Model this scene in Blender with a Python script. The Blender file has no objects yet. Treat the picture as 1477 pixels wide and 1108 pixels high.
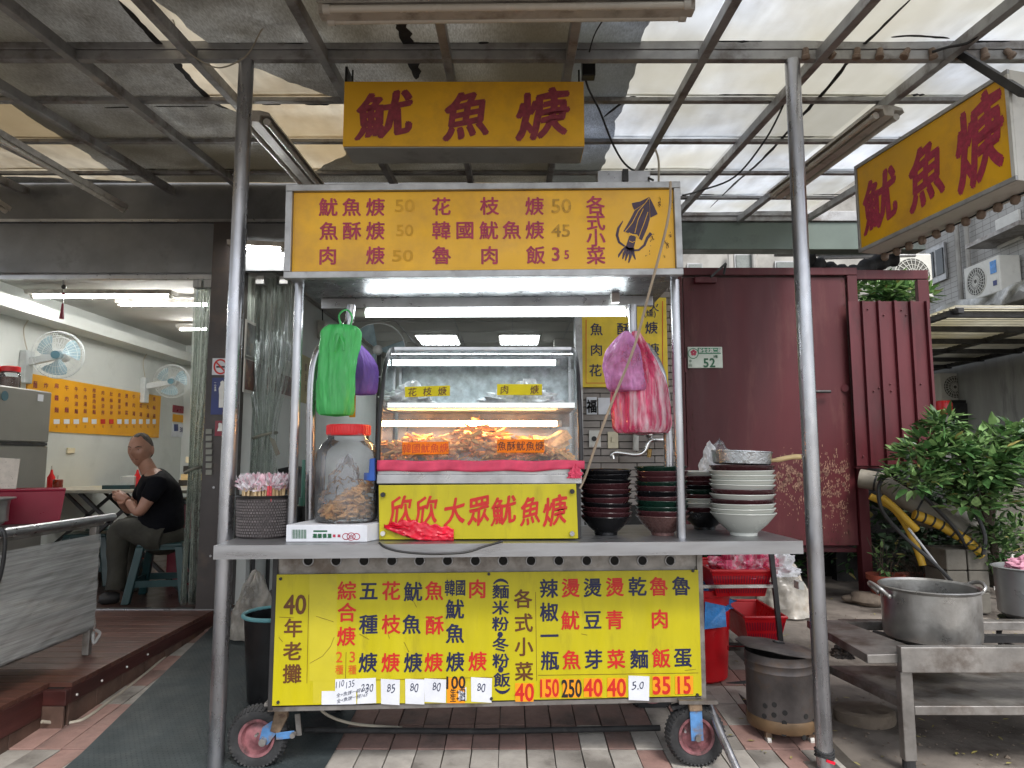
import bpy, bmesh, math, random
from mathutils import Vector, Matrix, noise
random.seed(7)
SC = bpy.context.scene
COL = SC.collection
# ---------------------------------------------------------------- camera
F = 985.0; PITCH = math.radians(6.14); EYE = 1.2
cam_d = bpy.data.cameras.new('camera'); cam = bpy.data.objects.new('camera', cam_d); COL.objects.link(cam)
cam_d.sensor_width = 36; cam_d.lens = 36 * F / 1477; cam_d.clip_start = 0.05; cam_d.clip_end = 400
cam.location = (0, 0, EYE); cam.rotation_euler = (math.pi / 2 + PITCH, 0, 0)
SC.camera = cam
# ---------------------------------------------------------------- world, sun, exposure
wd = bpy.data.worlds.new('World'); SC.world = wd; wd.use_nodes = True
wn = wd.node_tree; wn.nodes.clear()
sky = wn.nodes.new('ShaderNodeTexSky'); sky.sky_type = 'NISHITA'; sky.sun_disc = False
sky.sun_elevation = math.radians(52); sky.sun_rotation = math.radians(160)
sky.air_density = 1.0; sky.dust_density = 1.5; sky.ozone_density = 1.0
hs = wn.nodes.new('ShaderNodeHueSaturation'); hs.inputs['Saturation'].default_value = 0.35
bg = wn.nodes.new('ShaderNodeBackground'); bg.inputs['Strength'].default_value = 0.13
wo = wn.nodes.new('ShaderNodeOutputWorld')
wn.links.new(sky.outputs[0], hs.inputs['Color']); wn.links.new(hs.outputs[0], bg.inputs['Color']); wn.links.new(bg.outputs[0], wo.inputs['Surface'])
sd = bpy.data.lights.new('sun', 'SUN'); sd.energy = 1.5; sd.angle = math.radians(18); sd.color = (1.0, 0.97, 0.93)
sun = bpy.data.objects.new('sun', sd); COL.objects.link(sun)
sun.rotation_euler = (math.radians(38), 0, math.radians(20)); sun.location = (0, 0, 20)
SC.view_settings.view_transform = 'Standard'; SC.view_settings.look = 'None'
SC.view_settings.gamma = 1; SC.view_settings.use_curve_mapping = False
SC.view_settings.exposure = 1.18
SC.render.engine = 'CYCLES'
SC.cycles.use_denoising = True
SC.cycles.max_bounces = 8; SC.cycles.diffuse_bounces = 4; SC.cycles.glossy_bounces = 3
SC.cycles.transmission_bounces = 6; SC.cycles.transparent_max_bounces = 16
SC.cycles.sample_clamp_indirect = 4.0
SC.cycles.caustics_reflective = False; SC.cycles.caustics_refractive = False
# ---------------------------------------------------------------- measuring helpers (metres from the lens's position)
SP, CP_ = math.sin(PITCH), math.cos(PITCH); CAM = Vector((0, 0, EYE))
def ray(u, v):
    y = (554 - v) / F
    return Vector(((u - 738.5) / F, CP_ - y * SP, SP + y * CP_))
def P(u, v, Y):
    r = ray(u, v); return CAM + r * (Y / r.y)
def G(u, v, z=0.0):
    r = ray(u, v); return CAM + r * ((z - EYE) / r.z)
def H(u, v, p0, n):
    r = ray(u, v); return CAM + r * ((Vector(p0) - CAM).dot(n) / r.dot(n))
def X(u, v, Y): return P(u, v, Y).x
def Z(v, Y): return P(738.5, v, Y).z
def gz(y):                                     # the ground climbs a little towards the shops
    return 0.0 if y < 2.9 else min(0.10, 0.10 * (y - 2.9) / 1.75)
# ---------------------------------------------------------------- materials
def lin(c):
    return tuple(((x / 255) / 12.92 if x / 255 <= 0.04045 else ((x / 255 + 0.055) / 1.055) ** 2.4) for x in c)
MATS = {}
def mat(name, col, rough=0.5, metal=0.0, var=0.12, vs=6.0, dirt=None, da=0.5, ds=3.0, dth=0.55, bump=0.0, bs=60.0, stretch=(1, 1, 1),
        emis=None, es=0.0, trans=0.0, coat=0.0, rv=0.1, brick=None, wave=None, spec=0.5, sheen=0.0, randv=0.0, sub=0.0):
    m = bpy.data.materials.new(name); m.use_nodes = True; nt = m.node_tree; N = nt.nodes; L = nt.links
    b = N['Principled BSDF']; tc = N.new('ShaderNodeTexCoord'); mp = N.new('ShaderNodeMapping')
    mp.inputs['Scale'].default_value = stretch; L.new(tc.outputs['Object'], mp.inputs['Vector'])
    vec = mp.outputs[0]
    if randv:
        oi = N.new('ShaderNodeObjectInfo'); ad = N.new('ShaderNodeVectorMath'); ad.operation = 'MULTIPLY_ADD'
        cb = N.new('ShaderNodeCombineXYZ'); L.new(oi.outputs['Random'], cb.inputs[0]); L.new(oi.outputs['Random'], cb.inputs[1])
        L.new(cb.outputs[0], ad.inputs[0]); ad.inputs[1].default_value = (37, 53, 0); L.new(vec, ad.inputs[2]); vec = ad.outputs[0]
    def noise_(scale, det=4, r=0.6):
        n = N.new('ShaderNodeTexNoise'); n.inputs['Scale'].default_value = scale; n.inputs['Detail'].default_value = det
        n.inputs['Roughness'].default_value = r; L.new(vec, n.inputs['Vector']); return n.outputs['Fac']
    def ramp(fac, a, c, lo, hi):
        r = N.new('ShaderNodeMapRange'); r.inputs[1].default_value = a; r.inputs[2].default_value = c
        r.inputs[3].default_value = lo; r.inputs[4].default_value = hi; L.new(fac, r.inputs[0]); return r.outputs[0]
    def mixc(fac, A, B):
        x = N.new('ShaderNodeMix'); x.data_type = 'RGBA'
        if isinstance(fac, float): x.inputs[0].default_value = fac
        else: L.new(fac, x.inputs[0])
        for s, q in ((6, A), (7, B)):
            if isinstance(q, tuple): x.inputs[s].default_value = (*q, 1)
            else: L.new(q, x.inputs[s])
        return x.outputs[2]
    nf = noise_(vs)
    lo = tuple(max(0, x * (1 - var * 1.6)) for x in col); hi = tuple(min(1, x * (1 + var * 1.3)) for x in col)
    c = mixc(ramp(nf, 0.3, 0.7, 0, 1), lo, hi)
    if randv:
        hv = N.new('ShaderNodeHueSaturation'); L.new(c, hv.inputs['Color'])
        r_ = N.new('ShaderNodeMapRange'); r_.inputs[3].default_value = 1 - randv; r_.inputs[4].default_value = 1 + randv
        L.new(oi.outputs['Random'], r_.inputs[0]); L.new(r_.outputs[0], hv.inputs['Value']); c = hv.outputs[0]
    hgt = None
    if brick:
        bt = N.new('ShaderNodeTexBrick'); bt.inputs['Scale'].default_value = 1.0
        bt.inputs['Brick Width'].default_value = brick[0]; bt.inputs['Row Height'].default_value = brick[1]
        bt.inputs['Mortar Size'].default_value = brick[2]; bt.offset = brick[3]
        bv = N.new('ShaderNodeMapping'); bv.inputs['Rotation'].default_value = brick[5]; L.new(tc.outputs['Object'], bv.inputs['Vector']); L.new(bv.outputs[0], bt.inputs['Vector'])
        c = mixc(bt.outputs['Fac'], c, brick[4]); hgt = bt.outputs['Fac']
    if dirt:
        df = ramp(noise_(ds, 8, 0.65), dth, dth + 0.16, 0, da); c = mixc(df, c, dirt)
    L.new(c, b.inputs['Base Color'])
    rr = ramp(noise_(vs * 2.3), 0.3, 0.7, max(0.02, rough - rv), min(1, rough + rv)); L.new(rr, b.inputs['Roughness'])
    b.inputs['Metallic'].default_value = metal; b.inputs['Specular IOR Level'].default_value = spec
    if coat: b.inputs['Coat Weight'].default_value = coat; b.inputs['Coat Roughness'].default_value = 0.15
    if sheen: b.inputs['Sheen Weight'].default_value = sheen
    if emis is not None:
        b.inputs['Emission Color'].default_value = (*emis, 1); b.inputs['Emission Strength'].default_value = es
    if bump or brick:
        bp = N.new('ShaderNodeBump'); bp.inputs['Strength'].default_value = min(1, bump * 2 if bump else 0.4); bp.inputs['Distance'].default_value = 0.004
        h = noise_(bs, 5)
        if hgt:
            s_ = N.new('ShaderNodeMath'); s_.operation = 'MULTIPLY_ADD'; L.new(hgt, s_.inputs[0]); s_.inputs[1].default_value = -1.2
            L.new(h, s_.inputs[2]); h = s_.outputs[0]
        if wave:
            w = N.new('ShaderNodeTexWave'); w.inputs['Scale'].default_value = wave; w.inputs['Distortion'].default_value = 1.5
            L.new(vec, w.inputs['Vector']); s_ = N.new('ShaderNodeMath'); s_.operation = 'ADD'; L.new(h, s_.inputs[0]); L.new(w.outputs['Fac'], s_.inputs[1]); h = s_.outputs[0]
        L.new(h, bp.inputs['Height']); L.new(bp.outputs[0], b.inputs['Normal'])
    if trans or sub:
        out = N['Material Output']; ms = N.new('ShaderNodeMixShader')
        if trans:
            t = N.new('ShaderNodeBsdfTransparent'); t.inputs[0].default_value = (*[min(1, 0.55 + 0.45 * x) for x in col], 1)
            lw = N.new('ShaderNodeLayerWeight'); lw.inputs[0].default_value = 0.35
            f = ramp(lw.outputs['Facing'], 0, 1, 1 - trans, min(1, 1.15 - trans * 0.55))
            fn = N.new('ShaderNodeMath'); fn.operation = 'MULTIPLY'; L.new(f, fn.inputs[0]); L.new(ramp(nf, 0.3, 0.7, 0.55, 1.35), fn.inputs[1]); fn.use_clamp = True
            L.new(fn.outputs[0], ms.inputs[0]); L.new(t.outputs[0], ms.inputs[1]); L.new(b.outputs[0], ms.inputs[2])
        else:
            t = N.new('ShaderNodeBsdfTranslucent'); L.new(c, t.inputs[0]); ms.inputs[0].default_value = sub
            L.new(b.outputs[0], ms.inputs[1]); L.new(t.outputs[0], ms.inputs[2])
        L.new(ms.outputs[0], out.inputs['Surface'])
    MATS[name] = m; return m
def clear(name, tint, haze=0.05, rough=0.05, hz=(0.8, 0.8, 0.8), streak=None, bump=0.0, bs=20):
    """thin clear sheet: see-through, with fresnel shine and a little milkiness"""
    m = bpy.data.materials.new(name); m.use_nodes = True; N = m.node_tree.nodes; L = m.node_tree.links; N.clear()
    out = N.new('ShaderNodeOutputMaterial'); t = N.new('ShaderNodeBsdfTransparent'); t.inputs[0].default_value = (*tint, 1)
    g = N.new('ShaderNodeBsdfGlossy'); g.inputs['Roughness'].default_value = rough; d = N.new('ShaderNodeBsdfDiffuse'); d.inputs[0].default_value = (*hz, 1)
    tc = N.new('ShaderNodeTexCoord'); mp = N.new('ShaderNodeMapping'); L.new(tc.outputs['Object'], mp.inputs[0]); mp.inputs['Scale'].default_value = streak or (1, 1, 1)
    n = N.new('ShaderNodeTexNoise'); n.inputs['Scale'].default_value = 9; n.inputs['Detail'].default_value = 6; L.new(mp.outputs[0], n.inputs['Vector'])
    r = N.new('ShaderNodeMapRange'); r.inputs[1].default_value = 0.35; r.inputs[2].default_value = 0.75; r.inputs[3].default_value = haze * (0.3 if haze < .3 else .75); r.inputs[4].default_value = min(1, haze * (2.2 if haze < .3 else 1.5)); L.new(n.outputs[0], r.inputs[0])
    f = N.new('ShaderNodeFresnel'); f.inputs[0].default_value = 1.35
    m1 = N.new('ShaderNodeMixShader'); m2 = N.new('ShaderNodeMixShader')
    L.new(r.outputs[0], m1.inputs[0]); L.new(t.outputs[0], m1.inputs[1]); L.new(d.outputs[0], m1.inputs[2])
    L.new(f.outputs[0], m2.inputs[0]); L.new(m1.outputs[0], m2.inputs[1]); L.new(g.outputs[0], m2.inputs[2]); L.new(m2.outputs[0], out.inputs[0])
    if bump:
        bp = N.new('ShaderNodeBump'); bp.inputs['Strength'].default_value = bump; bp.inputs['Distance'].default_value = 0.006
        n2 = N.new('ShaderNodeTexNoise'); n2.inputs['Scale'].default_value = bs; L.new(mp.outputs[0], n2.inputs['Vector']); L.new(n2.outputs[0], bp.inputs['Height'])
        for q in (g, d, f): L.new(bp.outputs[0], q.inputs['Normal'])
    MATS[name] = m; return m
S = lambda r, g, b: lin((r, g, b))
DK = (0.03, 0.025, 0.02)
steel = mat('steel', (0.42, 0.42, 0.43), 0.34, 0.9, 0.12, 9, dirt=(0.22, 0.2, 0.18), da=0.45, ds=7, bump=0.04, bs=140)
pole_steel = mat('pole_steel', (0.40, 0.40, 0.42), 0.30, 0.92, 0.10, 9, dirt=(0.2, 0.18, 0.17), da=0.4, ds=8, dth=0.54, bump=0.02, bs=60, stretch=(1, 1, 0.35))
counter_steel = mat('counter_steel', (0.36, 0.36, 0.37), 0.36, 0.85, 0.12, 5, dirt=(0.2, 0.18, 0.16), da=0.5, ds=5, bump=0.03, bs=60, stretch=(0.4, 3, 3))
old_steel = mat('old_steel', (0.30, 0.28, 0.26), 0.48, 0.75, 0.2, 8, dirt=(0.12, 0.09, 0.07), da=0.8, ds=6, dth=0.48, bump=0.1, bs=50)
hood_steel = mat('hood_steel', (0.26, 0.27, 0.28), 0.32, 0.85, 0.3, 12, dirt=(0.16, 0.15, 0.14), da=0.6, ds=5, bump=0.3, bs=70)
alu = mat('aluminium', (0.38, 0.38, 0.38), 0.45, 0.5, 0.15, 10, dirt=(0.15, 0.14, 0.12), da=0.6, ds=9, bump=0.05)
chrome = mat('chrome', (0.6, 0.6, 0.6), 0.14, 1.0, 0.05, 8)
header_m = mat('header_paint', S(118, 120, 122), 0.45, 0.3, 0.15, 3, dirt=S(50, 50, 50), da=0.6, ds=2)
roof_steel = mat('roof_steel', (0.33, 0.33, 0.33), 0.5, 0.35, 0.2, 5, dirt=(0.09, 0.06, 0.045), da=0.75, ds=6, dth=0.5, bump=0.08)
dark_steel = mat('dark_steel', (0.035, 0.034, 0.035), 0.5, 0.3, 0.3, 8, dirt=(0.06, 0.05, 0.04), da=0.5, bump=0.05)
fascia_m = mat('fascia_paint', S(96, 108, 100), 0.5, 0.1, 0.08, 3, dirt=(0.02, 0.02, 0.018), da=0.8, ds=1.4, dth=0.5)
amber = mat('amber_panel', S(236, 178, 6), 0.42, 0, 0.08, 1.6, dirt=S(196, 140, 44), da=0.65, ds=2.2, dth=0.48, bump=0.02, bs=30)
amber2 = mat('amber_panel_faded', S(232, 176, 30), 0.5, 0, 0.08, 2, dirt=S(180, 128, 44), da=0.5, ds=3, dth=0.5, bump=0.03, bs=30)
yellow = mat('yellow_board', S(190, 177, 12), 0.42, 0, 0.06, 5, dirt=S(140, 124, 30), da=0.45, ds=6, dth=0.56, bump=0.02, bs=40, stretch=(2.5, 2.5, 0.6))
yellow2 = mat('yellow_patch', S(194, 180, 40), 0.5, 0, 0.05, 5, dirt=S(160, 150, 60), da=0.3, ds=12)
ink_red = mat('ink_red', S(196, 34, 26), 0.5, 0, 0.08, 30)
ink_crimson = mat('ink_crimson', S(168, 44, 72), 0.5, 0, 0.2, 60)
ink_maroon = mat('ink_maroon', S(140, 52, 66), 0.55, 0, 0.2, 40)
ink_navy = mat('ink_navy', S(26, 28, 66), 0.5, 0, 0.1, 20)
ink_brown = mat('ink_brown', S(96, 54, 20), 0.5, 0, 0.1, 20)
ink_black = mat('ink_black', S(30, 26, 28), 0.5, 0, 0.1, 20)
ink_ghost = mat('ink_ghost', S(190, 142, 40), 0.6, 0, 0.3, 40)
ink_orange = mat('ink_orange', S(206, 84, 26), 0.5, 0, 0.1, 20)
ink_green = mat('ink_green', S(30, 92, 60), 0.5)
ink_pen = mat('ink_pen', S(50, 56, 80), 0.6)
ink_white = mat('ink_white', S(225, 225, 220), 0.5)
squid_ink = mat('squid_purple', S(62, 40, 62), 0.5, 0, 0.15, 20)
paper = mat('paper', S(214, 216, 222), 0.7, 0, 0.05, 12, bump=0.1, bs=25)
orange_st = mat('orange_sticker', S(236, 150, 20), 0.5, 0, 0.06, 10)
white_plastic = mat('white_plastic', S(205, 203, 196), 0.4, 0, 0.06, 6, dirt=S(130, 122, 110), da=0.4, ds=8)
lamp_white = mat('lamp_enamel', S(190, 186, 178), 0.4, 0, 0.08, 6, dirt=S(96, 84, 70), da=0.6, ds=7, dth=0.5)
tube_off = mat('tube_unlit', S(214, 210, 200), 0.25, 0, 0.04, 6)
black_p = mat('black_plastic', (0.012, 0.012, 0.013), 0.35, 0, 0.3, 10)
black_rubber = mat('black_rubber', (0.022, 0.022, 0.023), 0.75, 0, 0.3, 12, dirt=(0.08, 0.075, 0.07), da=0.5, ds=14, bump=0.2, bs=90)
red_p = mat('red_plastic', S(190, 14, 26), 0.35, 0, 0.08, 6)
jar_red = mat('jar_lid_red', S(214, 26, 30), 0.4, 0, 0.06, 6)
maroon_door = mat('maroon_paint', S(80, 27, 33), 0.5, 0.0, 0.2, 1.1, spec=0.35, dirt=S(112, 72, 66), da=0.35, ds=3.4, dth=0.53, stretch=(1.6, 1, 0.35), bump=0.05, bs=30)
maroon_tin = mat('maroon_tin', S(86, 27, 35), 0.5, 0.1, 0.16, 3, dirt=S(50, 20, 22), da=0.6, ds=5, dth=0.52, stretch=(1, 1, 0.3))
rust_patch = mat('rubbed_patch', S(150, 116, 98), 0.8, 0, 0.3, 18, dirt=S(60, 40, 38), da=0.8, ds=14)
white_wall = mat('white_wall', S(206, 209, 205), 0.7, 0, 0.04, 1.5, dirt=S(150, 155, 150), da=0.25, ds=2.5)
ceil_m = mat('ceiling_paint', S(186, 184, 178), 0.8, 0, 0.05, 2)
dark_floor = mat('dark_red_floor', S(74, 52, 46), 0.35, 0, 0.2, 3, dirt=S(40, 30, 28), da=0.5, ds=4)
wood_deck = mat('deck_wood', S(96, 62, 52), 0.38, 0, 0.3, 5, dirt=S(36, 26, 22), da=0.7, ds=3, stretch=(0.4, 8, 8), bump=0.15, bs=40, randv=0.14)
wood_edge = mat('deck_edge_wood', S(70, 36, 33), 0.4, 0, 0.25, 5, dirt=S(28, 18, 18), da=0.6, stretch=(1, 0.3, 3), bump=0.1)
step_tile = mat('step_tile', S(98, 76, 66), 0.5, 0, 0.25, 9, dirt=S(50, 40, 36), da=0.6, ds=5, bump=0.1, randv=0.15)
post_m = mat('dark_post', S(62, 56, 54), 0.5, 0, 0.15, 4, dirt=S(100, 84, 70), da=0.4, ds=6)
pave_pink = mat('pave_pink', S(152, 121, 112), 0.75, 0, 0.14, 14, dirt=S(78, 70, 66), da=0.75, ds=3.5, dth=0.47, bump=0.25, bs=120, randv=0.16)
pave_grey = mat('pave_grey', S(164, 158, 150), 0.75, 0, 0.14, 14, dirt=S(84, 78, 72), da=0.75, ds=3.5, dth=0.47, bump=0.25, bs=120, randv=0.16)
joint_m = mat('joint_sand', S(72, 66, 60), 0.9, 0, 0.2, 20, bump=0.3)
concrete = mat('rough_ground', S(122, 114, 106), 0.8, 0, 0.28, 2.0, dirt=S(50, 42, 36), da=0.85, ds=1.9, dth=0.46, bump=0.5, bs=22)
rubber_mat = mat('rubber_mat', S(50, 58, 60), 0.62, 0, 0.18, 3, dirt=S(84, 86, 84), da=0.3, ds=5, bump=0.2, bs=90)
glass_m = clear('case_glass', (0.95, 0.98, 0.98), 0.07, 0.05)
clear_pl = clear('clear_plastic', (0.93, 0.93, 0.95), 0.10, 0.06, bump=0.1, bs=10)
curtain_pl = clear('curtain_plastic', (0.90, 0.93, 0.90), 0.13, 0.10, (0.6, 0.66, 0.62), streak=(10, 10, 0.5), bump=0.5, bs=12)
film_pl = clear('stretch_film', (0.85, 0.85, 0.83), 0.52, 0.22, (0.60, 0.60, 0.58), streak=(1, 0.3, 9), bump=0.35, bs=22)
bag_white = mat('bag_white', (0.85, 0.85, 0.86), 0.25, 0, 0.1, 8, trans=0.35, bump=0.3, bs=30)
bag_grey = mat('bag_grey', S(176, 170, 160), 0.22, 0, 0.2, 5, trans=0.3, dirt=S(128, 104, 76), da=0.7, ds=5, bump=0.2, bs=12)
bag_green = mat('bag_green', S(110, 222, 136), 0.35, 0, 0.12, 6, sub=0.45, bump=0.12, bs=40, stretch=(2, 2, 0.6))
bag_purple = mat('bag_purple', S(150, 110, 200), 0.45, 0, 0.1, 6, sub=0.4, bump=0.1, bs=40)
bag_lilac = mat('bag_lilac', S(216, 150, 206), 0.22, 0, 0.35, 9, trans=0.5, bump=0.3, bs=30)
bag_pink = mat('bag_pink', S(224, 64, 112), 0.22, 0, 0.25, 10, trans=0.35, bump=0.3, bs=30, dirt=S(246, 214, 222), da=0.97, ds=9, dth=0.46, stretch=(3, 3, 0.35))
bag_blue = mat('bag_blue', S(50, 130, 200), 0.3, 0, 0.25, 12, bump=0.3, bs=30)
cloth_pink = mat('pink_cloth', S(214, 70, 100), 0.7, 0, 0.15, 12, bump=0.1)
cloth_red = mat('red_cellophane', S(214, 20, 50), 0.28, 0, 0.25, 14, bump=0.35, bs=40)
blue_p = mat('blue_plastic', S(34, 84, 168), 0.4, 0, 0.1, 8)
blue_paint = mat('blue_worn_paint', S(82, 128, 178), 0.5, 0.1, 0.2, 20, dirt=S(120, 104, 88), da=0.9, ds=22, dth=0.5, bump=0.2)
rust_m = mat('rusty_bracket', S(124, 104, 84), 0.7, 0.2, 0.3, 20, dirt=S(74, 44, 30), da=0.8, ds=18, dth=0.5, bump=0.3)
rim_m = mat('wheel_rim_pink', S(136, 88, 92), 0.55, 0.1, 0.3, 20, dirt=S(52, 38, 36), da=0.9, ds=14, dth=0.47, bump=0.1)
food_m = mat('fried_food', S(232, 178, 116), 0.7, 0, 0.2, 40, dirt=S(196, 126, 70), da=0.5, ds=30, bump=0.4, bs=90, randv=0.1)
squid_food = mat('dried_squid', S(226, 190, 146), 0.6, 0, 0.3, 30, bump=0.3)
bowl_black = mat('bowl_black', (0.012, 0.012, 0.014), 0.22, 0, 0.2, 6, randv=0.2)
bowl_maroon = mat('bowl_maroon', S(78, 44, 48), 0.25, 0, 0.15, 8, randv=0.15)
bowl_green = mat('bowl_green', S(24, 52, 42), 0.25, 0, 0.2, 8)
bowl_brown = mat('bowl_brown', S(112, 82, 78), 0.28, 0, 0.15, 12, stretch=(4, 4, 0.3))
bowl_white = mat('bowl_white', S(212, 214, 206), 0.22, 0, 0.04, 6)
pan_alu = mat('hammered_aluminium', (0.5, 0.52, 0.54), 0.3, 0.95, 0.1, 20, bump=0.45, bs=75)
wood_h = mat('pale_wood', S(206, 180, 130), 0.5, 0, 0.12, 12, stretch=(0.5, 5, 5))
chop_m = mat('chopstick_wood', S(214, 186, 142), 0.6, 0, 0.1, 30)
wrap_w = mat('clear_wrapper', S(236, 226, 230), 0.25, 0, 0.2, 30, trans=0.35)
wrap_m = mat('pink_wrapper', S(226, 190, 200), 0.35, 0, 0.2, 30, trans=0.25, dirt=S(206, 90, 110), da=0.7, ds=24, dth=0.52, bump=0.3)
straw_red = mat('red_striped_straw', S(210, 70, 80), 0.5, 0, 0.4, 60)
basket_m = mat('woven_basket', S(62, 56, 56), 0.4, 0, 0.2, 30, bump=0.1)
weave_m = mat('basket_weave', S(92, 86, 86), 0.35, 0, 0.3, 30, randv=0.2)
char_m = mat('charred_steel', S(96, 90, 88), 0.55, 0.5, 0.25, 6, dirt=S(122, 92, 60), da=0.5, ds=7, dth=0.52, bump=0.15)
pot_m = mat('pot_aluminium', (0.46, 0.45, 0.43), 0.34, 0.85, 0.2, 5, dirt=(0.16, 0.14, 0.12), da=0.6, ds=4, dth=0.5, bump=0.1, bs=70)
stone_m = mat('old_stone', S(112, 100, 88), 0.85, 0, 0.2, 9, dirt=S(60, 52, 44), da=0.6, ds=7, bump=0.5, bs=30)
block_m = mat('grey_block', S(96, 92, 84), 0.8, 0, 0.15, 6, dirt=S(52, 48, 42), da=0.6, ds=5, bump=0.3)
terra = mat('terracotta', S(146, 72, 54), 0.7, 0, 0.15, 9, dirt=S(80, 54, 44), da=0.4, ds=8)
leaf_d = mat('leaf_dry', (0.30, 0.26, 0.08), 0.6, 0, 0.3, 4, randv=0.3)
leaf_s = mat('leaf_painted_shade', (0.018, 0.04, 0.016), 0.6, 0, 0.3, 4, randv=0.3)  # near-black leaf colour, with deep shade put into it
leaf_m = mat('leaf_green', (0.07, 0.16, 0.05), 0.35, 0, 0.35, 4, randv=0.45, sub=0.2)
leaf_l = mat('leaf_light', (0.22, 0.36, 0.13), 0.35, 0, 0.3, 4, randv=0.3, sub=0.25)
bark = mat('bark', S(70, 60, 50), 0.85, 0, 0.2, 20, bump=0.4)
conduit_grey = mat('conduit_grey', S(132, 126, 114), 0.6, 0, 0.15, 6, dirt=S(60, 54, 48), da=0.6, ds=6)
conduit_yellow = mat('conduit_yellow', S(196, 156, 48), 0.55, 0, 0.15, 8, dirt=S(90, 70, 36), da=0.5, ds=8)
siding_m = mat('siding_tile', S(142, 134, 128), 0.55, 0, 0.12, 6, dirt=S(90, 84, 78), da=0.4, ds=4, bump=0.1, randv=0.1)
gap_m = mat('dark_gap', (0.02, 0.019, 0.018), 0.9)
switch_m = mat('switch_plate', S(206, 196, 168), 0.4)
fridge_m = mat('fridge_grey', S(142, 140, 134), 0.4, 0.35, 0.04, 3)
maroon_box = mat('dark_red_box', S(128, 18, 44), 0.35, 0, 0.08, 5)
cobalt = mat('poster_blue', S(46, 56, 110), 0.5)
menu_int = mat('menu_amber', S(226, 160, 14), 0.45, 0, 0.04, 3)
shirt_m = mat('black_cotton', (0.004, 0.004, 0.006), 0.9, 0, 0.3, 9, bump=0.1, spec=0.15)
trouser_m = mat('olive_trousers', S(50, 48, 40), 0.85, 0, 0.2, 9, bump=0.2, bs=30)
skin_m = mat('skin', S(158, 116, 96), 0.5, 0, 0.1, 14)
hair_m = mat('cropped_hair', S(72, 66, 62), 0.9, 0, 0.3, 60, bump=0.3, bs=200)
shoe_m = mat('dark_shoe', S(38, 36, 36), 0.6)
teal_p = mat('teal_plastic', S(12, 52, 54), 0.4, 0, 0.1, 5)
fan_white = mat('fan_white', S(196, 200, 200), 0.4)
fan_blue = mat('fan_blade', S(150, 176, 186), 0.25, 0, 0.05, 5, trans=0.3)
fan_hub = mat('fan_hub', S(70, 104, 116), 0.4)
bld_grey = mat('building_tile', S(172, 170, 166), 0.6, 0, 0.05, 1.2, dirt=S(130, 126, 120), da=0.6, ds=0.9, dth=0.48, brick=(0.14, 0.07, 0.004, 0.0, S(118, 116, 112), (0, math.pi / 2, math.pi / 2)))
bld_plain = mat('building_render', S(172, 169, 163), 0.8, 0, 0.08, 0.8, dirt=S(90, 86, 80), da=0.6, ds=1.2, dth=0.48)
bld_dark = mat('soot_wall', S(158, 158, 154), 0.8, 0, 0.15, 1.5, dirt=S(70, 70, 70), da=0.6, ds=2, stretch=(2, 2, 0.4))
window_dark = mat('window_glass', (0.03, 0.035, 0.035), 0.12, 0, 0.2, 3)
ac_white = mat('aircon_white', S(206, 204, 196), 0.45, 0, 0.06, 5, dirt=S(140, 134, 124), da=0.4, ds=6)
awning_m = mat('awning_sheet', S(232, 226, 200), 0.6, 0, 0.12, 3, sub=0.85)
sheet_drape = mat('drape_sheet', S(190, 190, 186), 0.35, 0, 0.15, 6, trans=0.3, bump=0.3)
red_sign = mat('red_sign', S(150, 28, 34), 0.5)
plate_green = mat('plate_green', S(46, 122, 84), 0.4)
plate_white = mat('plate_white', S(200, 208, 196), 0.4)
photo_dark = mat('food_photo', S(80, 78, 74), 0.35, 0, 0.5, 22, dirt=S(150, 120, 90), da=0.7, ds=14, dth=0.55)
photo_red = mat('food_photo_red', S(104, 64, 52), 0.35, 0, 0.5, 22, dirt=S(170, 150, 110), da=0.7, ds=16, dth=0.55)
cable_white = mat('cable_white', S(176, 168, 152), 0.5)
cable_black = mat('cable_black', (0.015, 0.015, 0.016), 0.5)
cord_m = mat('cord_beige', S(170, 152, 130), 0.7)
green_pipe = mat('green_tube', S(70, 120, 104), 0.4)
bin_green = mat('bin_rim', S(110, 170, 176), 0.4)
socket_m = mat('bulb_socket', S(122, 104, 90), 0.6, 0, 0.2, 20)
def emissive(name, col, s):
    m = bpy.data.materials.new(name); m.use_nodes = True; b = m.node_tree.nodes['Principled BSDF']
    b.inputs['Base Color'].default_value = (0.8, 0.8, 0.8, 1); b.inputs['Emission Color'].default_value = (*col, 1); b.inputs['Emission Strength'].default_value = s
    return m
tube_cool = emissive('tube_cool', (0.9, 0.97, 1.0), 9)
tube_case = emissive('tube_case', (0.8, 0.95, 1.0), 9)
tube_warm = emissive('tube_warm', (1.0, 0.52, 0.2), 30)
tube_room = emissive('tube_room', (1.0, 1.0, 0.97), 50)
panel_room = emissive('panel_room', (0.9, 0.97, 1.0), 9)
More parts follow.
